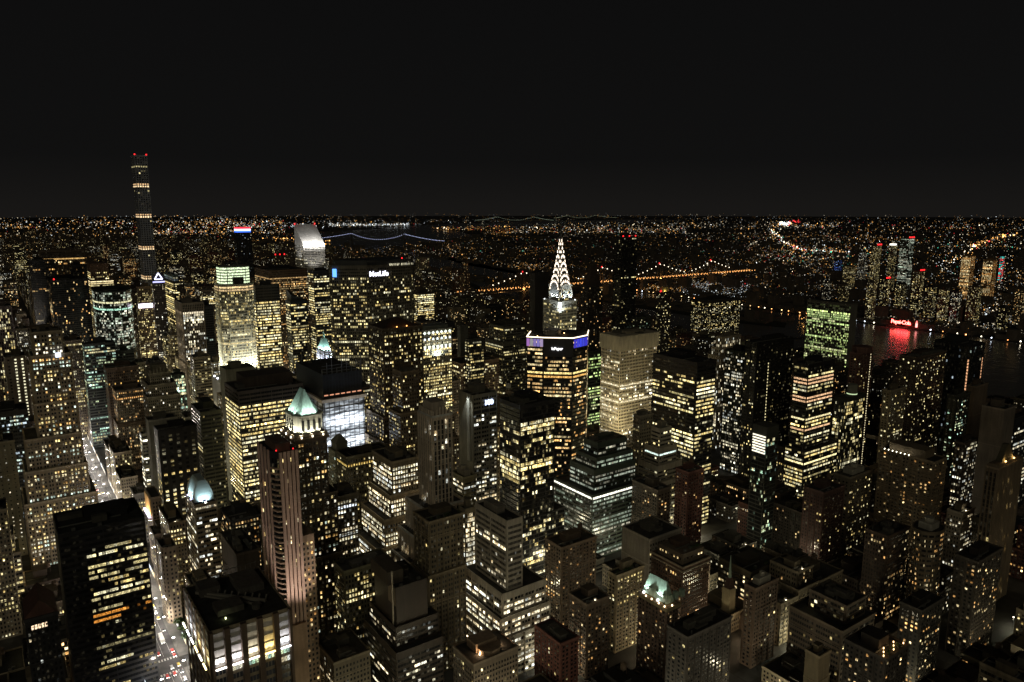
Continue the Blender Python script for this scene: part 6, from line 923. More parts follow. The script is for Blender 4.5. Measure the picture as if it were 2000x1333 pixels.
        for (lx,ly,tx,ty) in ((x0-9,cy_-8,x0,cy_-10),(x0-9,cy_+10,x0,cy_+8),(cx-14,y0-9,cx-12,y0),(cx+8,y0-9,cx+10,y0),(x1+4,y0-8,x1-5,y0)):
            lamp('flood','SPOT',(lx,ly,79),300000,(1,1,.86),rt,1,(tx,ty,128),95)
            MB().box(lx-1,ly-1,76,lx+1,ly+1,77.5,(5,5,6)).obj('floodlight',M_glow,rt)
        MB().box(x0-12,y0-12,0,x1+8,y1,76).obj('podium',M_panel,rt,(.36,.36,.3))
    if i=='fifth425':
        b=MB(); b2=MB()
        for k in range(5):
            xx=x0+4+(w-4)*k/4
            b.box(xx-.85,y0-1.3,44,xx+.85,y0-.02,H+1.2); 
        for k in range(4):
            yy=y0+9+(d-9)*k/3; b.box(x0-1.0,yy-.9,44,x0-.02,yy+.9,H+1.2)
        b.obj('fin',M_wall,rt,(.6,.42,.34))
        for k in range(34):
            z=50+k*3.4
            if z<H-3: MB().prism([(x0-.8,y0+6),(x0+1.0,y0+1.4),(x0+4.3,y0-.7),(x0+4.3,y0+.6),(x0+.5,y0+6.2)],z,z+.9,True).obj('balcony',M_wall,rt,(.5,.36,.27))
        redlamps(rt,[(x0+3,y0+4,H+1),(x1-1,y0+2,H+1)])
        for (lx,ly) in ((x0-9,y0-16),(x1+2,y0-18)): lamp('flood','SPOT',(lx,ly,58),48000,(1,.84,.72),rt,1,(cx,y0,135),70)
        MB().box(x0+3,y0+5,H,x1-2,y1-3,H+5).obj('penthouse',M_wall,rt,(.2,.13,.1))
        # wider lower wing to the east
        MB().box(x1+.3,y0+1,0,x1+9,y1-4,116).obj('wing',M_wall,rt,(.4,.28,.19)); m=MB(); facade(m,None,(x1+.3,y0+1),(x1+9,y0+1),3,116,'punch',(0,.1,.15,'amber',.9),rng); m.obj('wing_window',M_win,rt,kind='stuff')
        MB().box(x0+1,y0-3,0,x1,y0-1.4,60).obj('lower_bay',M_wall,rt,(.42,.29,.2))
    if i=='gridwhite':
        b=MB(); o=1.6; b.box(x0-o,y0-o,H-13,x1+o,y1+o,H+3,bottom=True)
        n_=26
        for k in range(n_): xx=x0-o+(w+2*o)*(k+.25)/n_; b.box(xx,y0-o-.6,H-13,xx+.9,y0-o,H+3)
        for k in range(14): yy=y0-o+(d+2*o)*(k+.25)/14; b.box(x0-o-.6,yy,H-13,x0-o,yy+.9,H+3)
        b.obj('ribbed_crown',M_wall,rt,(.52,.47,.37)); ro_clutter(rf,x0+4,y0+4,x1-4,y1-4,H+3,col,rng)
        lamp('flood','SPOT',(x0-38,y0-38,60),190000,(1,.86,.5),rt,3,(x0,y0,95),75)  # spot added to brighten the lower corner, stands in for warm street glow
    if i=='ribbon437': MB().box(x0+10,y0+12,H,x1-6,y1-6,H+11).obj('penthouse',M_wall,rt,(.09,.07,.06))
    if i=='p432': redlamps(rt,[(x0+1,y0+1,H+1),(x1-1,y0+1,H+1)])
    if i=='twobox':
        MB().box(x0-2,y0+7,H,x0+9,y1+1,H+9).obj('second_box',M_wall,rt,(.11,.09,.07)); MB().box(x0-1.6,y0+2,40,x0-1.0,y0+3.2,H+12).obj('light_rib',M_metal,rt,(.5,.45,.35))
        MB().box(x0-.3,y0+1,H-12,x0-.02,y0+11,H).obj('pale_panel',M_wall,rt,(.34,.28,.2))
    if i=='un': MB().box(x0-.3,y0-.3,H+1.1,x1+.3,y1+.3,H+3).obj('parapet',M_wall,rt,(.15,.14,.12))
    if i=='dark100': redlamps(rt,[(x0+6,y0+3,H+1)]) 
    if i=='res1718':
        b=MB()
        for k in range(30):
            z=6+k*3.4
            if z<H-4:
                for t in range(4): b.box(x0-1.2,y0+d*(t+.15)/4,z,x0-.02,y0+d*(t+.8)/4,z+1)
                for t in range(2): b.box(x0+w*(t+.15)/2,y0-1.2,z,x0+w*(t+.85)/2,y0-.02,z+1)
        b.obj('balcony_row',M_wall,rt,(.27,.21,.14))
    if i=='f500':
        MB().box(x1-7,y0-4.2,H-22,x1-3,y0-3.3,H-18,(1.6,1.8,2.2)).obj('lit_setback',M_glow,rt); MB().bar((x1-2,y0+3,H),(x1-2,y0+3,H+12),.25).obj('mast',M_metal,rt,(.3,.3,.3))
BR=(.16,.115,.08)
def txt(rt,s,loc,dr,size,colr,name):
    cu=bpy.data.curves.new(name,'FONT'); cu.body=s; cu.size=size; cu.extrude=.25; cu.offset=.05 if size<12 else .2; cu.space_character=1 if size<12 else .88; cu.materials.append(M_sign)
    o=bpy.data.objects.new(name,cu); C.objects.link(o); o.color=(*colr,1)
    X=Vector(dr).normalized(); Z=Vector((0,0,1)); Y=Z; N_=X.cross(Y)
    from mathutils import Matrix
    M=Matrix((X,Y,N_)).transposed().to_4x4(); o.rotation_euler=M.to_euler()
    me=bpy.data.meshes.new_from_object(o); R_=o.rotation_euler.copy(); bpy.data.objects.remove(o); me.materials.clear(); me.materials.append(M_sign)
    o=bpy.data.objects.new(name,me); C.objects.link(o); o.color=(*colr,1); o.rotation_euler=R_
    if rt is not None: o.parent=rt; o.location=Vector(loc)-rootloc(rt)
    else: o.location=loc
    return o
def piers_bays(a,rt,rng):
    x0,y0,x1,y1,H=a['tiers'][0]; w=x1-x0; d=y1-y0; zt=H-1; zb=H-20
    pb=MB(); darkc=(.13,.09,.065)
    def run(p0,p1,n,colors,dp=2.2):
        p0=np.array(p0,float);p1=np.array(p1,float);dd=(p1-p0);L=np.linalg.norm(dd);dd/=L;nn=np.array((dd[1],-dd[0]))
        for k in range(n+1):
            c=p0+dd*(L*k/n); pw=1.5
            A=c-dd*pw*(0 if k==0 else 1);B_=c+dd*pw*(0 if k==n else 1)
            pb.hexa([(*(A+nn*dp),0),(*(B_+nn*dp),0),(*B_,0),(*A,0),(*(A+nn*dp),H+1.1),(*(B_+nn*dp),H+1.1),(*B_,H+1.1),(*A,H+1.1)])
        for k in range(n):
            A=p0+dd*(L*k/n+1.6);B_=p0+dd*(L*(k+1)/n-1.6); A2=A+nn*.3;B2=B_+nn*.3
            cc=colors[k%len(colors)]
            m=MB(); m.hexa([(*A2,zb),(*B2,zb),(*B_,zb),(*A,zb),(*A2,zt),(*B2,zt),(*B_,zt),(*A,zt)]); 
            bay=m.obj('crown_bay',M_wall,rt,(.62,.6,.58))
            fr=MB()
            for t in range(1,4): z=zb+(zt-zb)*t/4; fr.hexa([(*(A+nn*.55),z),(*(B_+nn*.55),z),(*A2*0+B2,z),(*A2,z),(*(A+nn*.55),z+.25),(*(B_+nn*.55),z+.25),(*B2,z+.25),(*A2,z+.25)])
            fr.obj('bay_rail',M_metal,rt,(.4,.4,.4))
            mid=(A+B_)/2; q=mid+nn*2.6
            lb=MB(); lb.bar((*(A+nn*2.4),zb-.3),(*(B_+nn*2.4),zb-.3),.32,[v*7 for v in cc]); lb.obj('light_bar',M_glow,rt)
            for t in (.25,.75):
                q=A+(B_-A)*t+nn*1.9
                lamp('flood','SPOT',(q[0],q[1],zb+.2),4200,cc,rt,.2,(*(q-nn*1.0),zt),100,.8)
            # lit storey below the bay and window columns under it
            for f in range(9):
                z=zb-5-f*5.0
                if z<3: break
                lit=rng.random_sample()<(.85 if f==0 else .25)
                for t in range(3):
                    a_=A+(B_-A)*(t+.08)/3;b_=A+(B_-A)*(t+.92)/3
                    v=(np.array(PAL['mint' if f==0 and k>1 else 'white'][rng.randint(4)])*.9*(rng.random_sample()*.8+.4)) if lit else (.004,.004,.004)
                    MB().quads([[(*(a_+nn*.1),z),(*(b_+nn*.1),z),(*(b_+nn*.1),z+3),(*(a_+nn*.1),z+3)]],v).obj('window',M_win,rt)
    run((x0,y0),(x1,y0),5,[(1,.93,.86),(1,.93,.92),(1,.88,.6),(1,.72,.22),(.95,.95,1)])
    run((x0,y1),(x0,y0),6,[(1,.9,.7),(.9,.93,1),(1,.97,.9),(1,.75,.3),(1,.95,.75),(1,.8,.35)],.7)
    pb.obj('pier',M_wall,rt,darkc)
    b=MB(); b.box(x0+8,y0+14,H,x0+22,y0+26,H+3.4); b.box(x0+24,y0+30,H,x1-5,y1-6,H+4.2); b.box(x0+5,y1-18,H,x0+16,y1-6,H+5); b.cyl(x0+28,y0+12,H,H+2.6,2.5); b.obj('roof_plant',M_wall,rt,(.12,.11,.1))
    b=MB(); b.bar((x0+4,y1-12,H+1.5),(x1-9,y0+14,H+1.5),.8); b.bar((x0+6,y1-16,H+.8),(x1-12,y0+12,H+.8),.5)
    for k in range(9): b.bar((x0+10+k*3,y1-18-k*3,H),(x0+12+k*3,y1-15-k*3,H+2.2),.4)
    b.obj('steel_beam',M_metal,rt,(.35,.33,.29))
    b=MB()
    for k in range(14): xx=x0+2+k*(w-4)/13; b.bar((xx,y1-1,H),(xx,y1-1,H+5),.12)
    b.bar((x0+2,y1-1,H+5),(x1-2,y1-1,H+5),.15); b.obj('roof_fence',M_metal,rt,(.1,.1,.09))
    ro_lamps(rt,[(x0+11,y0+10,H)],(.9,1,.45),40,.3)
def chrysler(a,rt,rng):
    x0,y0,x1,y1,H=a['tiers'][0]; cx=(x0+x1)/2; cy_=(y0+y1)/2; s=min(x1-x0,y1-y0)/2
    sx=(x1-x0)/2; sy=(y1-y0)/2; s=(sx+sy)/2
    steel=(.3,.3,.29)
    hw=[s*.93,s*.80,s*.66,s*.53,s*.40,s*.28,s*.17]; zb=[H-6,H+1,H+9,H+17,H+26,H+36,H+46]; ah=[15,15,14.5,14,14,13,12]
    body=MB()
    for k in range(7):
        n=10; prof=[(-hw[k],zb[k]-4)]+[(-hw[k]*math.cos(PI*t/n)**1 ,zb[k]+ah[k]*math.sin(PI*t/n)**.8) for t in range(1,n)]+[(hw[k],zb[k]-4)]
        dep=hw[k]*1.02+ (.0)
        for ax in (0,1):
            for t in range(len(prof)-1):
                (u0,z0),(u1,z1)=prof[t],prof[t+1]
                for sgn in (0,):
                    if ax==0: q=[(cx+u0,cy_-dep,z0),(cx+u0,cy_+dep,z0),(cx+u1,cy_+dep,z1),(cx+u1,cy_-dep,z1)]
                    else: q=[(cx-dep,cy_+u0,z0),(cx+dep,cy_+u0,z0),(cx+dep,cy_+u1,z1),(cx-dep,cy_+u1,z1)]
                    body.quads([q])
                for e_ in (-dep,dep):
                    zf=zb[k]-4
                    if ax==0: q=[(cx+u0,cy_+e_,zf),(cx+u1,cy_+e_,zf),(cx+u1,cy_+e_,z1),(cx+u0,cy_+e_,z0)]
                    else: q=[(cx+e_,cy_+u0,zf),(cx+e_,cy_+u1,zf),(cx+e_,cy_+u1,z1),(cx+e_,cy_+u0,z0)]
                    body.quads([q])
        # triangular windows following the arch
        nt_=[9,9,7,7,5,3,3][k]
        for t in range(nt_):
            th=PI*(t+.5)/nt_; u=-hw[k]*.84*math.cos(th); z=zb[k]+ah[k]*.80*math.sin(th)**.8-1.5; ww=min(.95,hw[k]*.3); hh=3.4
            for (ax,e_) in ((0,-1),(1,-1),(0,1)):
                e2=e_*(dep+.25)
                if ax==0: q=[(cx+u-ww,cy_+e2,z),(cx+u+ww,cy_+e2,z),(cx+u+.2,cy_+e2,z+hh),(cx+u-.2,cy_+e2,z+hh)]
                else: q=[(cx+e2,cy_+u+ww,z),(cx+e2,cy_+u-ww,z),(cx+e2,cy_+u-.2,z+hh),(cx+e2,cy_+u+.2,z+hh)]
                if ax==0 and e_==1: continue
                MB().quads([q],(3.0,2.5,1.95)).obj('triangle_window',M_glow,rt)
    body.obj('arched_crown',M_metal,rt,steel)
    MB().cyl(cx,cy_,zb[-1]+8,319,1.5,.12,n=8).obj('spire',M_metal,rt,(.12,.12,.12))
    b=MB()
    for ax in (0,1):
        n=12; 
        for t in range(n):
            p=[];
            for tt in (t,t+1):
                u=-s*.9*math.cos(PI*tt/n); z=H-14+22*math.sin(PI*tt/n)*.75
                p.append((cx+u,cy_-sy-.3,z) if ax==0 else (cx-sx-.3,cy_+u,z))
            b.bar(p[0],p[1],.28,(.55,.52,.42))
    b.obj('arch_trim',M_glow,rt)
    for (lx,ly,tx,ty) in ((cx-4,y0-3.5,cx-3,y0),(cx+6,y0-3.5,cx+6,y0),(x0-3.5,cy_-5,x0,cy_-5),(x0-3.5,cy_+5,x0,cy_+4)):
        lamp('flood','SPOT',(lx,ly,205.5),15000,(.86,.97,1),rt,.5,(tx,ty,220),110)
    lamp('flood','SPOT',(x0-9,y0-9,190),22000,(.9,.97,1),rt,.5,(x0,y0,200),80)
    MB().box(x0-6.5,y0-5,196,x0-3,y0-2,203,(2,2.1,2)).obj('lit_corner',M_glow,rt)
    ro_lamps(rt,[(x0-4.5,y1+3,204),(x1+3,y0-3,204)],(.95,1,1),300,.6)
def site(a,rt,rng):
    x0,y0,x1,y1,H=a['tiers'][0]; w=x1-x0; d=y1-y0
    # white floodlit netted floors between slabs
    z0,z1=84,134
    b=MB(); b.box(x0-1.3,y0-1.3,z0,x1+1.3,y0-.9,z1-.02); b.box(x0-1.3,y0-.88,z0,x0-.9,y1,z1-.02); b.obj('white_netting',M_net,rt,(.75,.78,.82))
    b=MB()
    for k in range(9): z=z0+k*(z1-z0)/8; b.box(x0-1.8,y0-1.8,z-.25,x1+1.8,y0-1.32,z+.25); b.box(x0-1.8,y0-1.3,z-.25,x0-1.32,y1,z+.25)
    for k in range(9): xx=x0+w*k/8; b.box(xx-.2,y0-1.85,z0,xx+.2,y0-1.34,z1)
    for k in range(7): yy=y0+d*k/6; b.box(x0-1.85,yy-.2,z0,x0-1.34,yy+.2,z1)
    b.obj('scaffold',M_metal,rt,(.05,.05,.06))
    b=MB(); b.box(x0-3,y0-3,134,x1+3,y0-.5,137); b.box(x0-3,y0-.5,134,x0-.5,y1,137); b.obj('lit_deck',M_wall,rt,(.7,.6,.5))
    for k in range(6):
        for z in (90,112): 
            lamp('worklight','AREA',(x0+w*(k+.5)/6,y0-9,z),1500,(.88,.95,1),rt,5,(x0+w*(k+.5)/6,y0,z+6))
    for k in range(3): lamp('worklight','AREA',(x0-9,y0+d*(k+.5)/3,105),1500,(.88,.95,1),rt,5,(x0,y0+d*(k+.5)/3,110))
    for k in range(7): MB().quads([[(x0+w*(k+.1)/7,y0-.6,140),(x0+w*(k+.8)/7,y0-.6,140),(x0+w*(k+.8)/7,y0-.6,141.2),(x0+w*(k+.1)/7,y0-.6,141.2)]],(.8,.35,.2)).obj('worklight_row',M_glow,rt)
    b=MB()
    for k in range(9): xx=x0+w*k/8; b.bar((xx,y0+1,H),(xx,y0+1,H+6+6*(k%3)),.3); b.bar((xx,y1-4,H),(xx,y1-4,H+10),.3)
    for k in range(3): b.bar((x0,y0+1,H+3+k*3),(x1,y0+1,H+3+k*3),.2)
    b.obj('steel_frame',M_metal,rt,(.2,.22,.27))
    b=MB()
    for k in range(14): xx=x0+w*k/13; b.box(xx-.15,y0-.4,137,xx+.15,y0-.05,H+1)
    for k in range(6): b.box(x0,y0-.45,137+k*4.4,x1,y0-.42,137.3+k*4.4)
    b.obj('netting_frame',M_metal,rt,(.045,.055,.08))
    b=MB(); cxn=x0+w*.3
    for (dx,dy) in ((-1,-1),(1,-1),(1,1),(-1,1)): b.bar((cxn+dx,y1-8+dy,H),(cxn+dx,y1-8+dy,H+40),.22)
    for k in range(10): b.bar((cxn-1,y1-9,H+k*4),(cxn+1,y1-9,H+k*4+4),.15)
    b.bar((cxn,y1-8,H+38),(cxn+34,y1-20,H+62),.4); b.bar((cxn,y1-8,H+38),(cxn-9,y1-5,H+36),.7); b.bar((cxn,y1-8,H+46),(cxn+20,y1-15,H+53),.15)
    b.obj('tower_crane',M_metal,rt,(.3,.28,.22))
# ---------------------------------------------------------------- ground, river, roads
def structure(mb,name,mat,col,kind='structure'):
    o=mb.obj(name,mat,None,col); o['kind']=kind; return o
G=27500
g=MB(); g.quads([[(-G*.4,-400,0),(G,-400,0),(G,G,0),(-G*.4,G,0)]])
n=48; ring=MB(); 
pts=[(G*math.sin(R(-40+k*(160)/n)),G*math.cos(R(-40+k*160/n))) for k in range(n+1)]
ring.quads([[(0,-900,0),(*pts[k+1],0),((pts[k][0]+pts[k+1][0])/2,(pts[k][1]+pts[k+1][1])/2,0),(*pts[k],0)] for k in range(n)])
structure(ring,'ground',M_road,(.035,.033,.03))
def sheet(name,poly,z,mat,col):
    b=MB(); b.prism(poly,z-.3,z,True); return structure(b,name,mat,col)
sheet('river',[(1335,-900),(1975,-900),(1990,600),(1970,1150),(2010,2100),(2200,3600),(2560,4700),(2380,5050),(2060,4200),(1800,3000),(1400,1900)],.6,M_water,(0,0,0))
sheet('inlet_water',[(2600,4700),(3600,5200),(5200,8600),(5200,10400),(3200,9200),(2100,6500),(2300,5100)],.62,M_water,(0,0,0))
sheet('bay_water',[(5200,9400),(9800,10300),(14500,12900),(13500,14300),(9000,13300),(5000,10900)],.7,M_water,(0,0,0))
sheet('river_island',[(1735,1190),(1800,1230),(1850,1700),(1880,2900),(2010,4300),(1950,4320),(1780,3000),(1700,1700),(1700,1300)],2.2,M_road,(.03,.035,.025))
sheet('river_pier',[(1500,1120),(1720,1000),(1728,1012),(1508,1134)],1.6,M_road,(.03,.03,.03))
AVX=[-205,76,226,383,540,690,905,1135]
for k,ax in enumerate(AVX):
    hw=11 if k!=1 else 9
    b=MB(); b.box(ax-hw,-60,.0,ax+hw,2600,.06); structure(b,'road',M_road,(.06,.06,.062))
b=MB()
for k in range(34,66):
    y=-35+80.5*(k-34)
    for j in range(len(AVX)-1): b.box(AVX[j]+12,y-6,0,AVX[j+1]-12,y+6,.055)
structure(b,'cross_street',M_road,(.055,.055,.055))
for s in (-1,1):
    b=MB()
    for k in range(34,66):
        y=-35+80.5*(k-34); xa=76+s*9.2; xb=76+s*17.2
        b.box(min(xa,xb),y+8,0,max(xa,xb),y+72.5,.16)
    structure(b,'pavement',M_road,(.12,.118,.11))
b=MB()
for k in range(37,56):
    y=-35+80.5*(k-34)
    for t in range(9): b.box(68+t*1.9,y-11,.05,69+t*1.9,y-8,.068); b.box(68+t*1.9,y+8,.05,69+t*1.9,y+11,.068)
    b.box(70.9,y+14,.05,71.05,y+68,.068); b.box(76,y+14,.05,76.15,y+68,.068); b.box(81,y+14,.05,81.15,y+68,.068)
structure(b,'road_marking',M_road,(.6,.6,.58))
# ---------------------------------------------------------------- buildings
for si,a in enumerate(INV): build_building(a,si)
CI=[(.32,.27,.19),(.13,.11,.075),(.12,.10,.07),(.23,.22,.19),(.03,.03,.033),(.42,.35,.26),(.17,.07,.055),(.2,.16,.12),(.1,.085,.07),(.13,.1,.08)]
SI=['resid','punch','ribbon','pair']; RI=['flat','box','tank','clutter','lampbox','garden']
for k,(x0,y0,x1,y1,h,s,c,r,lab) in enumerate(ROWS):
    mid=(x0<750 and y0>500)
    east=not mid
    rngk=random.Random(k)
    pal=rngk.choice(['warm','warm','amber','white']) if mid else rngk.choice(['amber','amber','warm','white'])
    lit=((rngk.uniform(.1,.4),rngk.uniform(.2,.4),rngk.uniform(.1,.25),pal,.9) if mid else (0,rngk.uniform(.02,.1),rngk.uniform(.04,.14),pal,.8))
    T=[(x0,y0,x1,y1,h)]
    if h>45 and rngk.random()<.6:
        T=[(x0+3,y0+3.5,x1-3,y1-3,h),(x0,y0,x1,y1,h*rngk.uniform(.55,.8))]
    nm='apartment_block' if SI[s]=='resid' else ('office_block' if SI[s]=='ribbon' else 'masonry_block')
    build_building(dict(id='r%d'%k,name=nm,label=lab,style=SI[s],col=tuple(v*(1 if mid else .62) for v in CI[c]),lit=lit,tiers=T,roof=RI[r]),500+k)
# remaining far and mostly hidden buildings: one mass
rng=np.random.RandomState(5)
wb=MB(); wn=MB()
for (x0,y0,x1,y1,h) in REST:
    wb.box(x0,y0,0,x1,y1,h); wb.box(x0+(x1-x0)*.3,y0+(y1-y0)*.3,h,x0+(x1-x0)*.6,y0+(y1-y0)*.6,h+4)
    lit=(0,.06,rng.uniform(.04,.16),rng.choice(['warm','amber','white','warm']),.9)
    for p,q in (((x0,y0),(x1,y0)),((x0,y1),(x0,y0))): facade(wn,None,p,q,2,h,'resid',lit,rng)
wb.obj('background_blocks',M_wall,None,(.12,.09,.07),'stuff'); wn.obj('background_windows',M_win,None,None,'stuff')
# low rise city across the river
wb=MB(); N_=15000
bear=R(1)+ (R(78)-R(1))*rng.random_sample(N_); dist=1/(1/1500-(1/1500-1/15000)*rng.random_sample(N_)**.8)
X=dist*np.sin(bear);Y=dist*np.cos(bear)
def water(X,Y):
    a=(X>1330+np.maximum(0,Y-1900)*.37)&(X<2000+np.maximum(0,Y-2000)*.16)&(Y<5000)
    isl=(X>1720)&(X<1850)&(Y>1250)&(Y<4200)
    b=(X>2300)&(X<5200)&(Y>5100+ (X-2300)*.9)&(Y<6600+(X-2100)*1.5)
    c_=(X>5200)&(X<14000)&(Y>9400+(X-5200)*.38)&(Y<10900+(X-5200)*.38)
    return (a&~isl)|b|c_
def manh(X,Y): return (X<1335)&(Y<3600)
ok=~water(X,Y)&~manh(X,Y)
X=X[ok];Y=Y[ok];dd=dist[ok]
for x,y,d_ in zip(X,Y,dd):
    w_=rng.uniform(10,30)*(1+d_/9000); l_=rng.uniform(10,40)*(1+d_/9000); h=rng.uniform(6,14) if rng.random_sample()<.93 else rng.uniform(18,55)
    x=round(x/34)*34+rng.uniform(0,8); wb.box(x,y,0,x+w_,y+l_,h)
wb.obj('low_rise_city',M_wall,None,(.1,.085,.07),'stuff')
# manhattan beyond the modelled grid
wb=MB(); wn=MB()
for k in range(2600):
    x=rng.uniform(-300,1400); y=rng.uniform(3600,11000); 
    h=rng.uniform(12,30) if rng.random_sample()<.75 else rng.uniform(40,110)
    if y>6000: h*=.6
    w_=rng.uniform(18,40); wb.box(x,y,0,x+w_,y+w_,h); 
    if rng.random_sample()<.5: facade(wn,None,(x,y),(x+w_,y),2,h,'punchb',(0,.02,.05,'amber',1.1),rng)
wb.obj('uptown_city',M_wall,None,(.1,.08,.065),'stuff'); wn.obj('uptown_windows',M_win,None,None,'stuff')
# points of light: lamps, signs, cars and rooms too far to tell apart
LC={'a':(1,.48,.12),'w':(1,.86,.6),'c':(.85,.95,1),'r':(1,.05,.05),'g':(.1,.9,.6),'b':(.15,.3,1)}
lm=MB(); OCT=np.array([(1,0,0),(0,1,0),(-1,0,0),(0,-1,0),(0,0,1),(0,0,-1)],float)
def dots(n,b0,b1,d0,d1,mix,size=1.0,inten=1.0,pw=1.0,z=12,nowater=True):
    be=R(b0)+(R(b1)-R(b0))*rng.random_sample(n); di=1/(1/d0-(1/d0-1/d1)*rng.random_sample(n)**pw)
    x=di*np.sin(be);y=di*np.cos(be)
    if nowater:
        k=~water(x,y); x,y,di=x[k],y[k],di[k]
    if n>100:
        f=.5+.5*np.sin(x/(.055*d0+90)+2*np.sin(y/(.09*d0+120)))*np.sin(y/(.05*d0+80)+2.3*np.sin(x/(.11*d0+150))); k=rng.random_sample(len(x))<.12+.9*f**1.3; x,y,di=x[k],y[k],di[k]; inten*=.85
    if not len(x): return
    n=len(x); s=di*.00042*size*np.exp(rng.normal(0,.4,n)); zz=z+di*.0006*rng.random_sample(n)*4
    mi=rng.randint(len(mix),size=n); mc=[('a' if (mix[q_] in 'rg' and rng.random_sample()>.4 and len(mix)>3) else mix[q_]) for q_ in mi]; cs=np.array([LC[c] for c in mc])*(np.exp(rng.normal(-.4,.75,n))*inten)[:,None]
    P=np.stack([x,y,zz],-1)
    for (i_,j_,k_) in ((0,1,4),(1,2,4),(2,3,4),(3,0,4),(1,0,5),(2,1,5),(3,2,5),(0,3,5)):
        v=np.stack([P+OCT[t]*s[:,None] for t in (i_,j_,k_,k_)],1); lm.quads(v,cs)
dots(832,0.3,18.6,16486,26770,'aawwc',0.66,0.77)
dots(3040,0.2,18.5,8983,17615,'aaawwwcr',0.78,1.21)
dots(2880,0.0,18.4,3775,9309,'aawwwcr',0.66,0.88)
dots(2240,18.6,70.1,15045,28943,'aawwca',0.49,0.66)
dots(544,20.0,35.2,11269,15907,'wwcca',0.74,1.32)
dots(480,21.5,27.5,12261,13698,'ccwc',0.74,1.76)
dots(416,14.9,20.0,11728,15011,'ccwcr',0.82,1.65)
dots(480,27.5,30.5,9596,10965,'aaaw',0.82,1.65)
dots(512,30.5,35.2,8647,11747,'aaawr',0.74,1.32)
dots(1056,35.2,48.2,8864,11240,'aawwwcr',0.74,1.43)
dots(1600,18.5,30.5,4036,9323,'aawwcr',0.57,0.77)
dots(2080,30.5,56.1,4861,8736,'aawwwcrg',0.57,0.94)
dots(2080,29.7,54.2,2951,4844,'aaawwwcr',0.61,0.88)
dots(1152,35.2,56.0,10839,15016,'aawwwc',0.70,1.21)
dots(320,54.0,58.7,11975,15326,'awwca',0.82,1.43)
dots(76,54.7,55.5,13518,15199,'cccr',1.64,3.30)
dots(32,55.3,56.1,15261,16829,'rr',1.07,1.65)
dots(1344,56.1,70.2,8009,16763,'aawwwcr',0.70,0.99)
dots(1344,52.7,60.8,4266,6559,'wwwcarag',0.70,1.32)
dots(2880,56.2,70.4,3702,8009,'aawwwcrcg',0.66,1.04)
dots(1920,46.9,60.9,2738,4190,'aawwwcr',0.66,1.04)
dots(2240,57.7,70.6,2661,3723,'aawwwc',0.66,0.99)
dots(1056,60.8,70.8,2270,2697,'aawwwc',0.61,1.04)
dots(768,48.0,52.8,2652,3117,'ccccw',0.66,1.43)
dots(192,50.7,57.7,2588,2820,'awc',0.66,0.99)
dots(192,45.0,48.0,2768,2986,'aaaw',0.82,1.43)
dots(288,63.7,70.8,2150,2322,'awwwc',0.70,1.54)
dots(416,67.8,70.8,2217,2658,'ccww',0.82,1.43)
dots(224,39.1,42.3,3021,3517,'aaaw',0.82,1.32)
dots(352,33.6,38.0,2929,3964,'aaaw',0.82,1.10)
dots(384,23.7,35.2,9025,13141,'aar',0.66,0.88)
dots(544,30.5,38.7,3248,5716,'aaaw',0.70,0.99)
dots(384,23.6,31.3,4001,6155,'aaw',0.66,0.88)
def road(A,B,n,mix,w,size,inten):
    for k in range(n):
        t=rng.random_sample(); x=A[0]+(B[0]-A[0])*t+rng.normal(0,w); y=A[1]+(B[1]-A[1])*t+rng.normal(0,w); be=math.degrees(math.atan2(x,y)); d=math.hypot(x,y)
        dots(1,be,be,d,d+1,mix,size,inten,z=6,nowater=False)
road((8777, 6341),(5819, 4063),70,'rwwcg',25,1.0,3.2)
road((5819, 4063),(4731, 3133),70,'rwrca',14,1.0,3.2)
road((4836, 3212),(4836, 2704),80,'wcrwg',20,1.0,3.2)
road((4528, 2057),(6637, 2830),80,'awwa',25,1.0,3.2)
road((6637, 2830),(9728, 3778),60,'awra',30,1.0,3.2)
road((3354, 1634),(4540, 2049),40,'wwc',25,1.0,3.2)
road((2377, 7566),(2508, 6399),60,'aaa',30,1.0,3.2)
road((1961, 1302),(1740, 1130),10,'a',8,1.0,3.2)
road((2386, 1787),(2496, 1799),20,'aw',10,1.0,3.2)
for k in range(70):
    be=R(rng.uniform(2,76)); d0=rng.uniform(2600,9500); x=d0*math.sin(be); y=d0*math.cos(be)
    if bool(water(np.array(x),np.array(y))) or bool(manh(np.array(x),np.array(y))): continue
    an=R(rng.choice([8,12,98,102,55]))+rng.normal(0,.05); L_=d0*rng.uniform(.08,.3); mx=rng.choice(['a','a','aw','w','ac'])
    nn=int(rng.uniform(14,36))
    for t in np.linspace(0,1,nn):
        px_=x+math.sin(an)*L_*t; py_=y+math.cos(an)*L_*t; dd_=math.hypot(px_,py_); bb=math.degrees(math.atan2(px_,py_)); dots(1,bb,bb,dd_,dd_+1,mx,.7,.9,z=8)

lm.obj('far_city_lights',M_glow,None,None,'stuff')
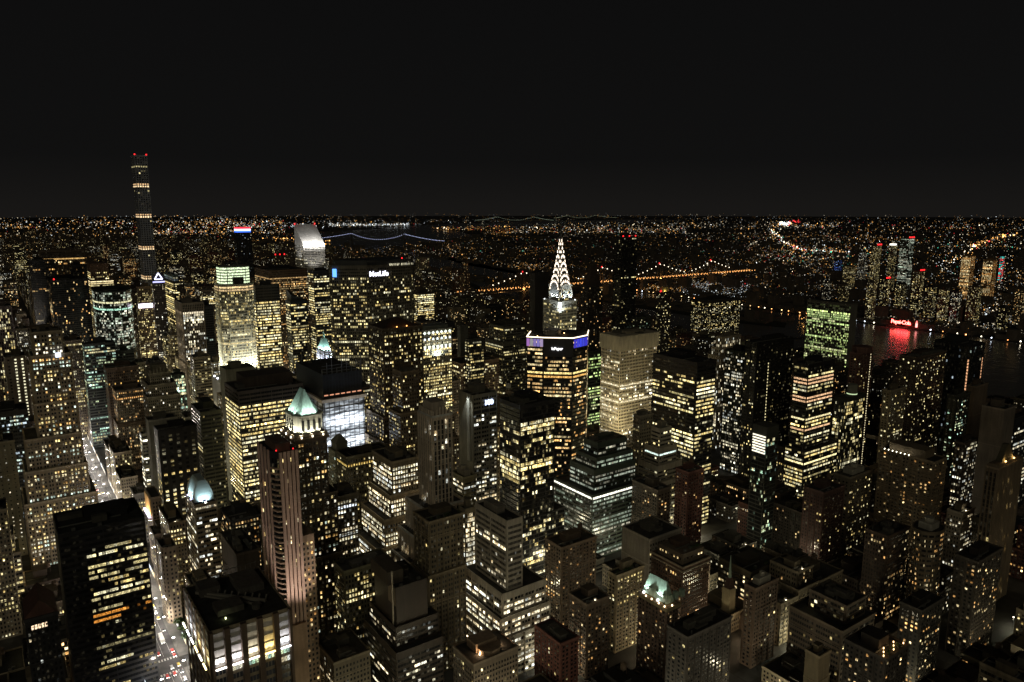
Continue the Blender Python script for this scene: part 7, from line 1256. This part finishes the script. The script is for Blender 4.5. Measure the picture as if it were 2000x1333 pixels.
# ---------------------------------------------------------------- bridges
br=thing('steel_bridge','long cantilever bridge over the river strung with amber and white lamps','bridge',(1900,2050,0))
b=MB(); b.box(1000,2040,36,2760,2060,40,bottom=True); b.box(1000,2040,46,2760,2060,47,bottom=True); b.obj('deck',M_metal,br,(.12,.11,.1))
TW=[1490,1850,2150,2450]
for tx in TW:
    b=MB()
    for yy in (2042,2058): b.box(tx-6,yy-2,0,tx+6,yy+2,46); b.prism(rect(tx-4,yy-1.5,tx+4,yy+1.5),46,100,True,None,rect(tx-1,yy-1,tx+1,yy+1))
    b.obj('tower',M_metal,br,(.14,.12,.1)); 
b=MB(); lamps=MB()
def hz(x):
    best=0
    for tx in TW: best=max(best,1-abs(x-tx)/170)
    return 58+42*max(0,best)**1.5
for k in range(58):
    xa=1320+k*22; xb=xa+22
    for yy in (2042,2058):
        b.bar((xa,yy,hz(xa)),(xb,yy,hz(xb)),.8); b.bar((xa,yy,46),(xa,yy,hz(xa)),.4); b.bar((xa,yy,46),(xb,yy,hz(xb)),.35)
b.obj('truss',M_metal,br,(.1,.09,.08))
for k in range(96):
    x=1000+k*18.2
    MB().cyl(x,2039,47,49.5,1.25,n=5,col=(3.2,1.4,.4)).obj('deck_lamp',M_beam,br)
for k in range(54):
    x=1340+k*23; 
    if abs(hz(x)-58)>3: MB().cyl(x,2041,hz(x),hz(x)+2.6,1.3,n=5,col=(4,3.5,2.6)).obj('truss_lamp',M_glow,br)
redlamps(br,[(tx,2050,100) for tx in TW])
b=MB()
for k in range(150): b.cyl(1010+k*11.5,2061,47,50,1.2,n=5,col=(2.6,1.1,.3))
b.obj('far_side_lamps',M_beam,br,None,'stuff')
for k in range(14): lamp('deck_light','POINT',(1300+k*95,2035,44),14000,(1,.5,.16),br,1)
def suspension(name,label,A,B,ends,ht,hd,nl,s,colr):
    A=np.array(A,float);B=np.array(B,float);E0=np.array(ends[0],float);E1=np.array(ends[1],float)
    c=(A+B)/2; rt=thing(name,label,'bridge',(c[0],c[1],0))
    d=(B-A)/np.linalg.norm(B-A); E0=A-d*np.linalg.norm(E0-A); E1=B+d*np.linalg.norm(E1-B); nrm=np.array((-d[1],d[0]))*12
    for t in (A,B):
        b=MB(); 
        for sg in (-1,1): p=t+nrm*sg; b.box(p[0]-4*s,p[1]-4*s,0,p[0]+4*s,p[1]+4*s,ht)
        b.bar((*(t-nrm),ht*.9),(*(t+nrm),ht*.9),3*s); b.obj('tower',M_metal,rt,(.15,.15,.16))
    b=MB(); b.bar((*E0,hd),(*E1,hd),3*s); b.obj('deck',M_metal,rt,(.1,.1,.1))
    cab=MB()
    def cp(t):   # t 0..3
        if t<1: p=E0+(A-E0)*t; z=hd+4+(ht-hd-4)*t**1.6
        elif t<2: u=t-1; p=A+(B-A)*u; z=hd+6+(ht-hd-6)*(2*u-1)**2
        else: u=t-2; p=B+(E1-B)*u; z=hd+4+(ht-hd-4)*(1-u)**1.6
        return np.array((p[0],p[1],z))
    M=60
    for k in range(M): cab.bar(cp(3*k/M),cp(3*(k+1)/M),.8*s)
    cab.obj('cable',M_metal,rt,(.2,.2,.2))
    for k in range(nl):
        p=cp(3*(k+.5)/nl); MB().cyl(p[0],p[1],p[2],p[2]+3*s,1.5*s,n=5,col=colr).obj('cable_lamp',M_glow,rt)
suspension('suspension_bridge','bluish lamp strung suspension bridge nearer the slanted roof tower',(2527,5915),(2811,5501),[(2289,5836+430),(2960,5174)],100,46,84,1.25,(1.1,1.2,1.9))
suspension('suspension_bridge','faint far suspension bridge on the horizon left of the needle spire',(8427,12441),(9010,12030),[(8100,12760),(9347,11790)],122,52,60,2.1,(.5,.62,.45))
suspension('suspension_bridge','faint far suspension bridge on the horizon right of the needle spire',(11237,13686),(11938,13500),[(10900,13760),(12508,13350)],120,60,60,2.1,(.5,.55,.35))
# ---------------------------------------------------------------- red script sign on the far shore
sg=thing('neon_sign','red glowing script sign with bottle standing on the far river bank','sign',(1984,1030,0))
t=txt(sg,'Pepsi-Cola',(1984,1036,11),(0,-1,0),14,(15,1.1,.9),'letters')
lamp('neon_light','AREA',(1981,1003,12),9000,(1,.05,.06),sg,30,(1900,1003,8))
b=MB(); b.bar((1984.5,1038,9.5),(1984.5,968,9.5),.4); b.bar((1984.8,1038,22),(1984.8,968,22),.2)
for k in range(12): y=1038-k*6.3; b.bar((1985,y,.5),(1985,y,22),.3); b.bar((1985,y,22),(1993,y,.5),.2)
b.obj('frame',M_metal,sg,(.2,.05,.05))
MB().cyl(1984,968,7,17,2.6,n=10,col=(3,.9,.8)).cyl(1984,968,17,24,2.6,.9,n=10,col=(3,.5,.45)).obj('bottle',M_glow,sg)
MB().box(1978,960,.5,1982,1045,3).obj('quay_wall',M_wall,sg,(.2,.1,.09))
sh=MB()
for k in range(90):
    y_=-300+k*30+rng.uniform(-8,8); x_=1976+rng.uniform(0,5)+(max(0,y_-1150)*.05)
    if 950<y_<1060: continue
    c_=[(5,3.2,1.4),(5,4.4,3.2),(4,4.4,5),(5,2,.6)][rng.randint(4)]; v=rng.uniform(.6,2.4); sh.cyl(x_,y_,5,7,1.1,n=6,col=[q_*v for q_ in c_])
for k in range(9): sh.cyl(2060+k*9,1560+rng.uniform(-20,20),6,9,1.8,n=6,col=(14,6,1.5))
sh.obj('shore_lamps',M_beam,None,None,'stuff')
sf=MB(); y_=505  # glowing shopfront strips added on both sides to brighten the avenue
while y_<1500:
    w_=rng.uniform(6,16)
    for s_ in (-1,1):
        if rng.random_sample()<.7:
            c_=np.array([(1,.9,.75),(1,.8,.5),(.85,.92,1),(1,.97,.9)][rng.randint(4)])*rng.uniform(.6,2.2); xx=76+s_*16.6; sf.quads([[(xx,y_,.4),(xx,y_+w_-1,.4),(xx,y_+w_-1,4.4),(xx,y_,4.4)]],c_)
    y_+=w_
sf.obj('added_shopfront_glow',M_glow,None,None,'stuff')
# ---------------------------------------------------------------- avenue life: street lamps, cars, trees, church
def street_lamp():
    rt=thing('street_lamp','tall street lamp with white head along the glowing avenue','street lamp',(0,0,0),'street lamps along the avenue')
    b=MB(); b.cyl(0,0,0,9,.14,.09,n=6); b.bar((0,0,9),(2.2,0,9.4),.07); b.obj('post',M_metal,rt,(.12,.12,.12))
    MB().box(1.4,-.45,9.3,3.0,.45,9.6,(14,13,13)).obj('lamp_head',M_glow,rt)
    return rt
sl=street_lamp(); first=True
ll=bpy.data.lights.new('street_light','POINT'); ll.energy=9000; ll.color=(1,.9,.78); ll.shadow_soft_size=.6
def copytree(o,parent=None):
    c=o.copy(); C.objects.link(c); c.parent=parent
    for ch in list(o.children): copytree(ch,c)
    return c
lo=bpy.data.objects.new('street_light',ll); C.objects.link(lo); lo.parent=sl; lo.location=(2.2,0,8.6)
y=500; k=0
while y<1900:
    for s in (-1,1):
        o=sl if first else copytree(sl); first=False
        o.location=(76+s*10.5,y+(14 if s>0 else 0),0); o.rotation_euler=(0,0,0 if s<0 else PI)
    y+=34; k+=1
# lamps of the other avenues and the cross streets
sl2=MB()
for ax in (226,383,540,690,905,1135):
    L2=bpy.data.lights.new('avenue_light','POINT'); L2.energy=17000 if ax<600 else 2600; L2.color=(1,.88,.58); L2.shadow_soft_size=1
    yy=120+ax*.1
    while yy<1650:
        o=bpy.data.objects.new('avenue_light',L2); C.objects.link(o); o.location=(ax,yy,10)
        sl2.box(ax-.9,yy-.4,10.8,ax+.9,yy+.4,11,(8,7,5.5)); sl2.bar((ax,yy,0),(ax,yy,10.8),.1); yy+=95
for k in range(36,53):
    for (xx,dy) in ((150,0),(300,3),(460,-3),(615,0)):
        L2=bpy.data.lights.new('side_street_light','POINT'); L2.energy=17000 if xx<560 else 3500; L2.color=(1,.93,.62); L2.shadow_soft_size=1
        yy=-35+80.5*(k-34)+dy; o=bpy.data.objects.new('side_street_light',L2); C.objects.link(o); o.location=(xx,yy,9)
        sl2.box(xx-.4,yy-.4,9.8,xx+.4,yy+.4,10,(8,7,5.5)); sl2.bar((xx,yy,0),(xx,yy,9.8),.1)
sl2.obj('distant_street_lamps',M_glow,None,None,'stuff')
def car(colr,label,bus=False):
    rt=thing('city_bus' if bus else 'parked_car' if 0 else 'car',label,'bus' if bus else 'car',(0,0,0),None if bus else 'traffic on the avenue')
    L_=12 if bus else 4.6; W=1.25 if bus else .92
    b=MB()
    if bus: b.box(-W,-L_/2,.4,W,L_/2,3.1)
    else:
        b.box(-W,-L_/2,.3,W,L_/2,.85); b.prism(rect(-W*.92,-L_*.32,W*.92,L_*.3),.85,1.45,True,None,rect(-W*.72,-L_*.18,W*.72,L_*.17))
    b.obj('body',M_metal,rt,colr)
    wh=MB()
    for sx in (-1,1):
        for sy in (-.3,.3): wh.bar((sx*W*.98-.1,sy*L_,.34),(sx*W*.98+.1,sy*L_,.34),.34)
    wh.obj('wheel',M_metal,rt,(.02,.02,.02))
    for sx in (-1,1):
        MB().box(sx*W*.7-.22,L_/2,.55,sx*W*.7+.22,L_/2+.05,.85,(1.0,.04,.03)).obj('tail_light',M_glow,rt)
        MB().box(sx*W*.7-.22,-L_/2-.05,.55,sx*W*.7+.22,-L_/2,.85,(14,13.5,13)).obj('headlight',M_glow,rt)
    return rt
cars=[car(c,l) for c,l in (((.5,.5,.5),'silver car in the avenue traffic'),((.03,.03,.03),'black car in the avenue traffic'),((.6,.42,.04),'yellow taxi in the avenue traffic'),((.5,.05,.04),'red car in the avenue traffic'))]
used=set(); rr=random.Random(3)
y=505
while y<1500:
    for lane in range(4):
        if rr.random()<.55:
            ci=rr.randint(0,3); o=cars[ci] if ci not in used else copytree(cars[ci]); used.add(ci)
            o.location=(76-7+lane*4.6,y+rr.uniform(-2,2),.07)
    y+=rr.uniform(8,13) if y<640 else rr.uniform(12,26)
bus=car((.7,.68,.66),'white city bus with lit flank at the bottom of the avenue',True); bus.location=(79,566,.07)
def tree(x,y,h,label,z=0):
    rt=thing('street_tree',label,'tree',(x,y,z),'street trees along the avenue'); b=MB(); b.cyl(x,y,z,z+h*.5,.28,.14,n=6)
    for k in range(4): a_=k*1.6; b.bar((x,y,z+h*.4),(x+math.cos(a_)*h*.2,y+math.sin(a_)*h*.2,z+h*.7),.08)
    b.obj('trunk',M_wall,rt,(.06,.045,.03))
    m=MB(); rg=np.random.RandomState(int(x*7+y)%9999)
    for k in range(6): u=rg.normal(size=3)*h*.15; crownfoliage(m,x+u[0],y+u[1],z+h*.72+u[2]*.6,h*.22,70,rg)
    m.obj('crown',M_leaf,rt)
for k,(tx,ty) in enumerate([(56,1010),(55,1024),(57,1038),(56,1052),(58,1066),(57,1082),(94,548),(94,560),(94,572),(55,600),(55,616),(55,632)]): tree(tx,ty,11,'leafy green street tree beside the glowing avenue')
ch=thing('church','dark roofed church with slim green spire among the low blocks','church',(452,338,0))
b=MB(); b.box(444,325,0,462,352,12)
b.quads([[(444,325,12),(453,325,19),(453,352,19),(444,352,12)],[(453,325,19),(462,325,12),(462,352,12),(453,352,19)],[(444,325,12),(462,325,12),(453,325,19),(453,325,19)]]); b.obj('nave',M_wall,ch,(.14,.11,.09))
MB().box(434,330,0,441,337,34).obj('bell_tower',M_wall,ch,(.38,.33,.22)); MB().prism(rect(434.5,330.5,440.5,336.5),34,42,True,None,rect(436,332,439,335)).obj('belfry_roof',M_wall,ch,(.12,.08,.07)); MB().cyl(437.5,333.5,42,60,1.4,.1,n=8).obj('spire',M_copper,ch)
lamp('flood','SPOT',(426,322,4),9000,(1,.85,.5),ch,.5,(436,332,26),70)
# lit street corner at lower centre right
for (x,y) in ((345,330),(352,338),(362,322),(415,300),(430,318),(445,310)): lamp('corner_light','POINT',(x,y,7),1500,(1,.72,.42),None,.5)
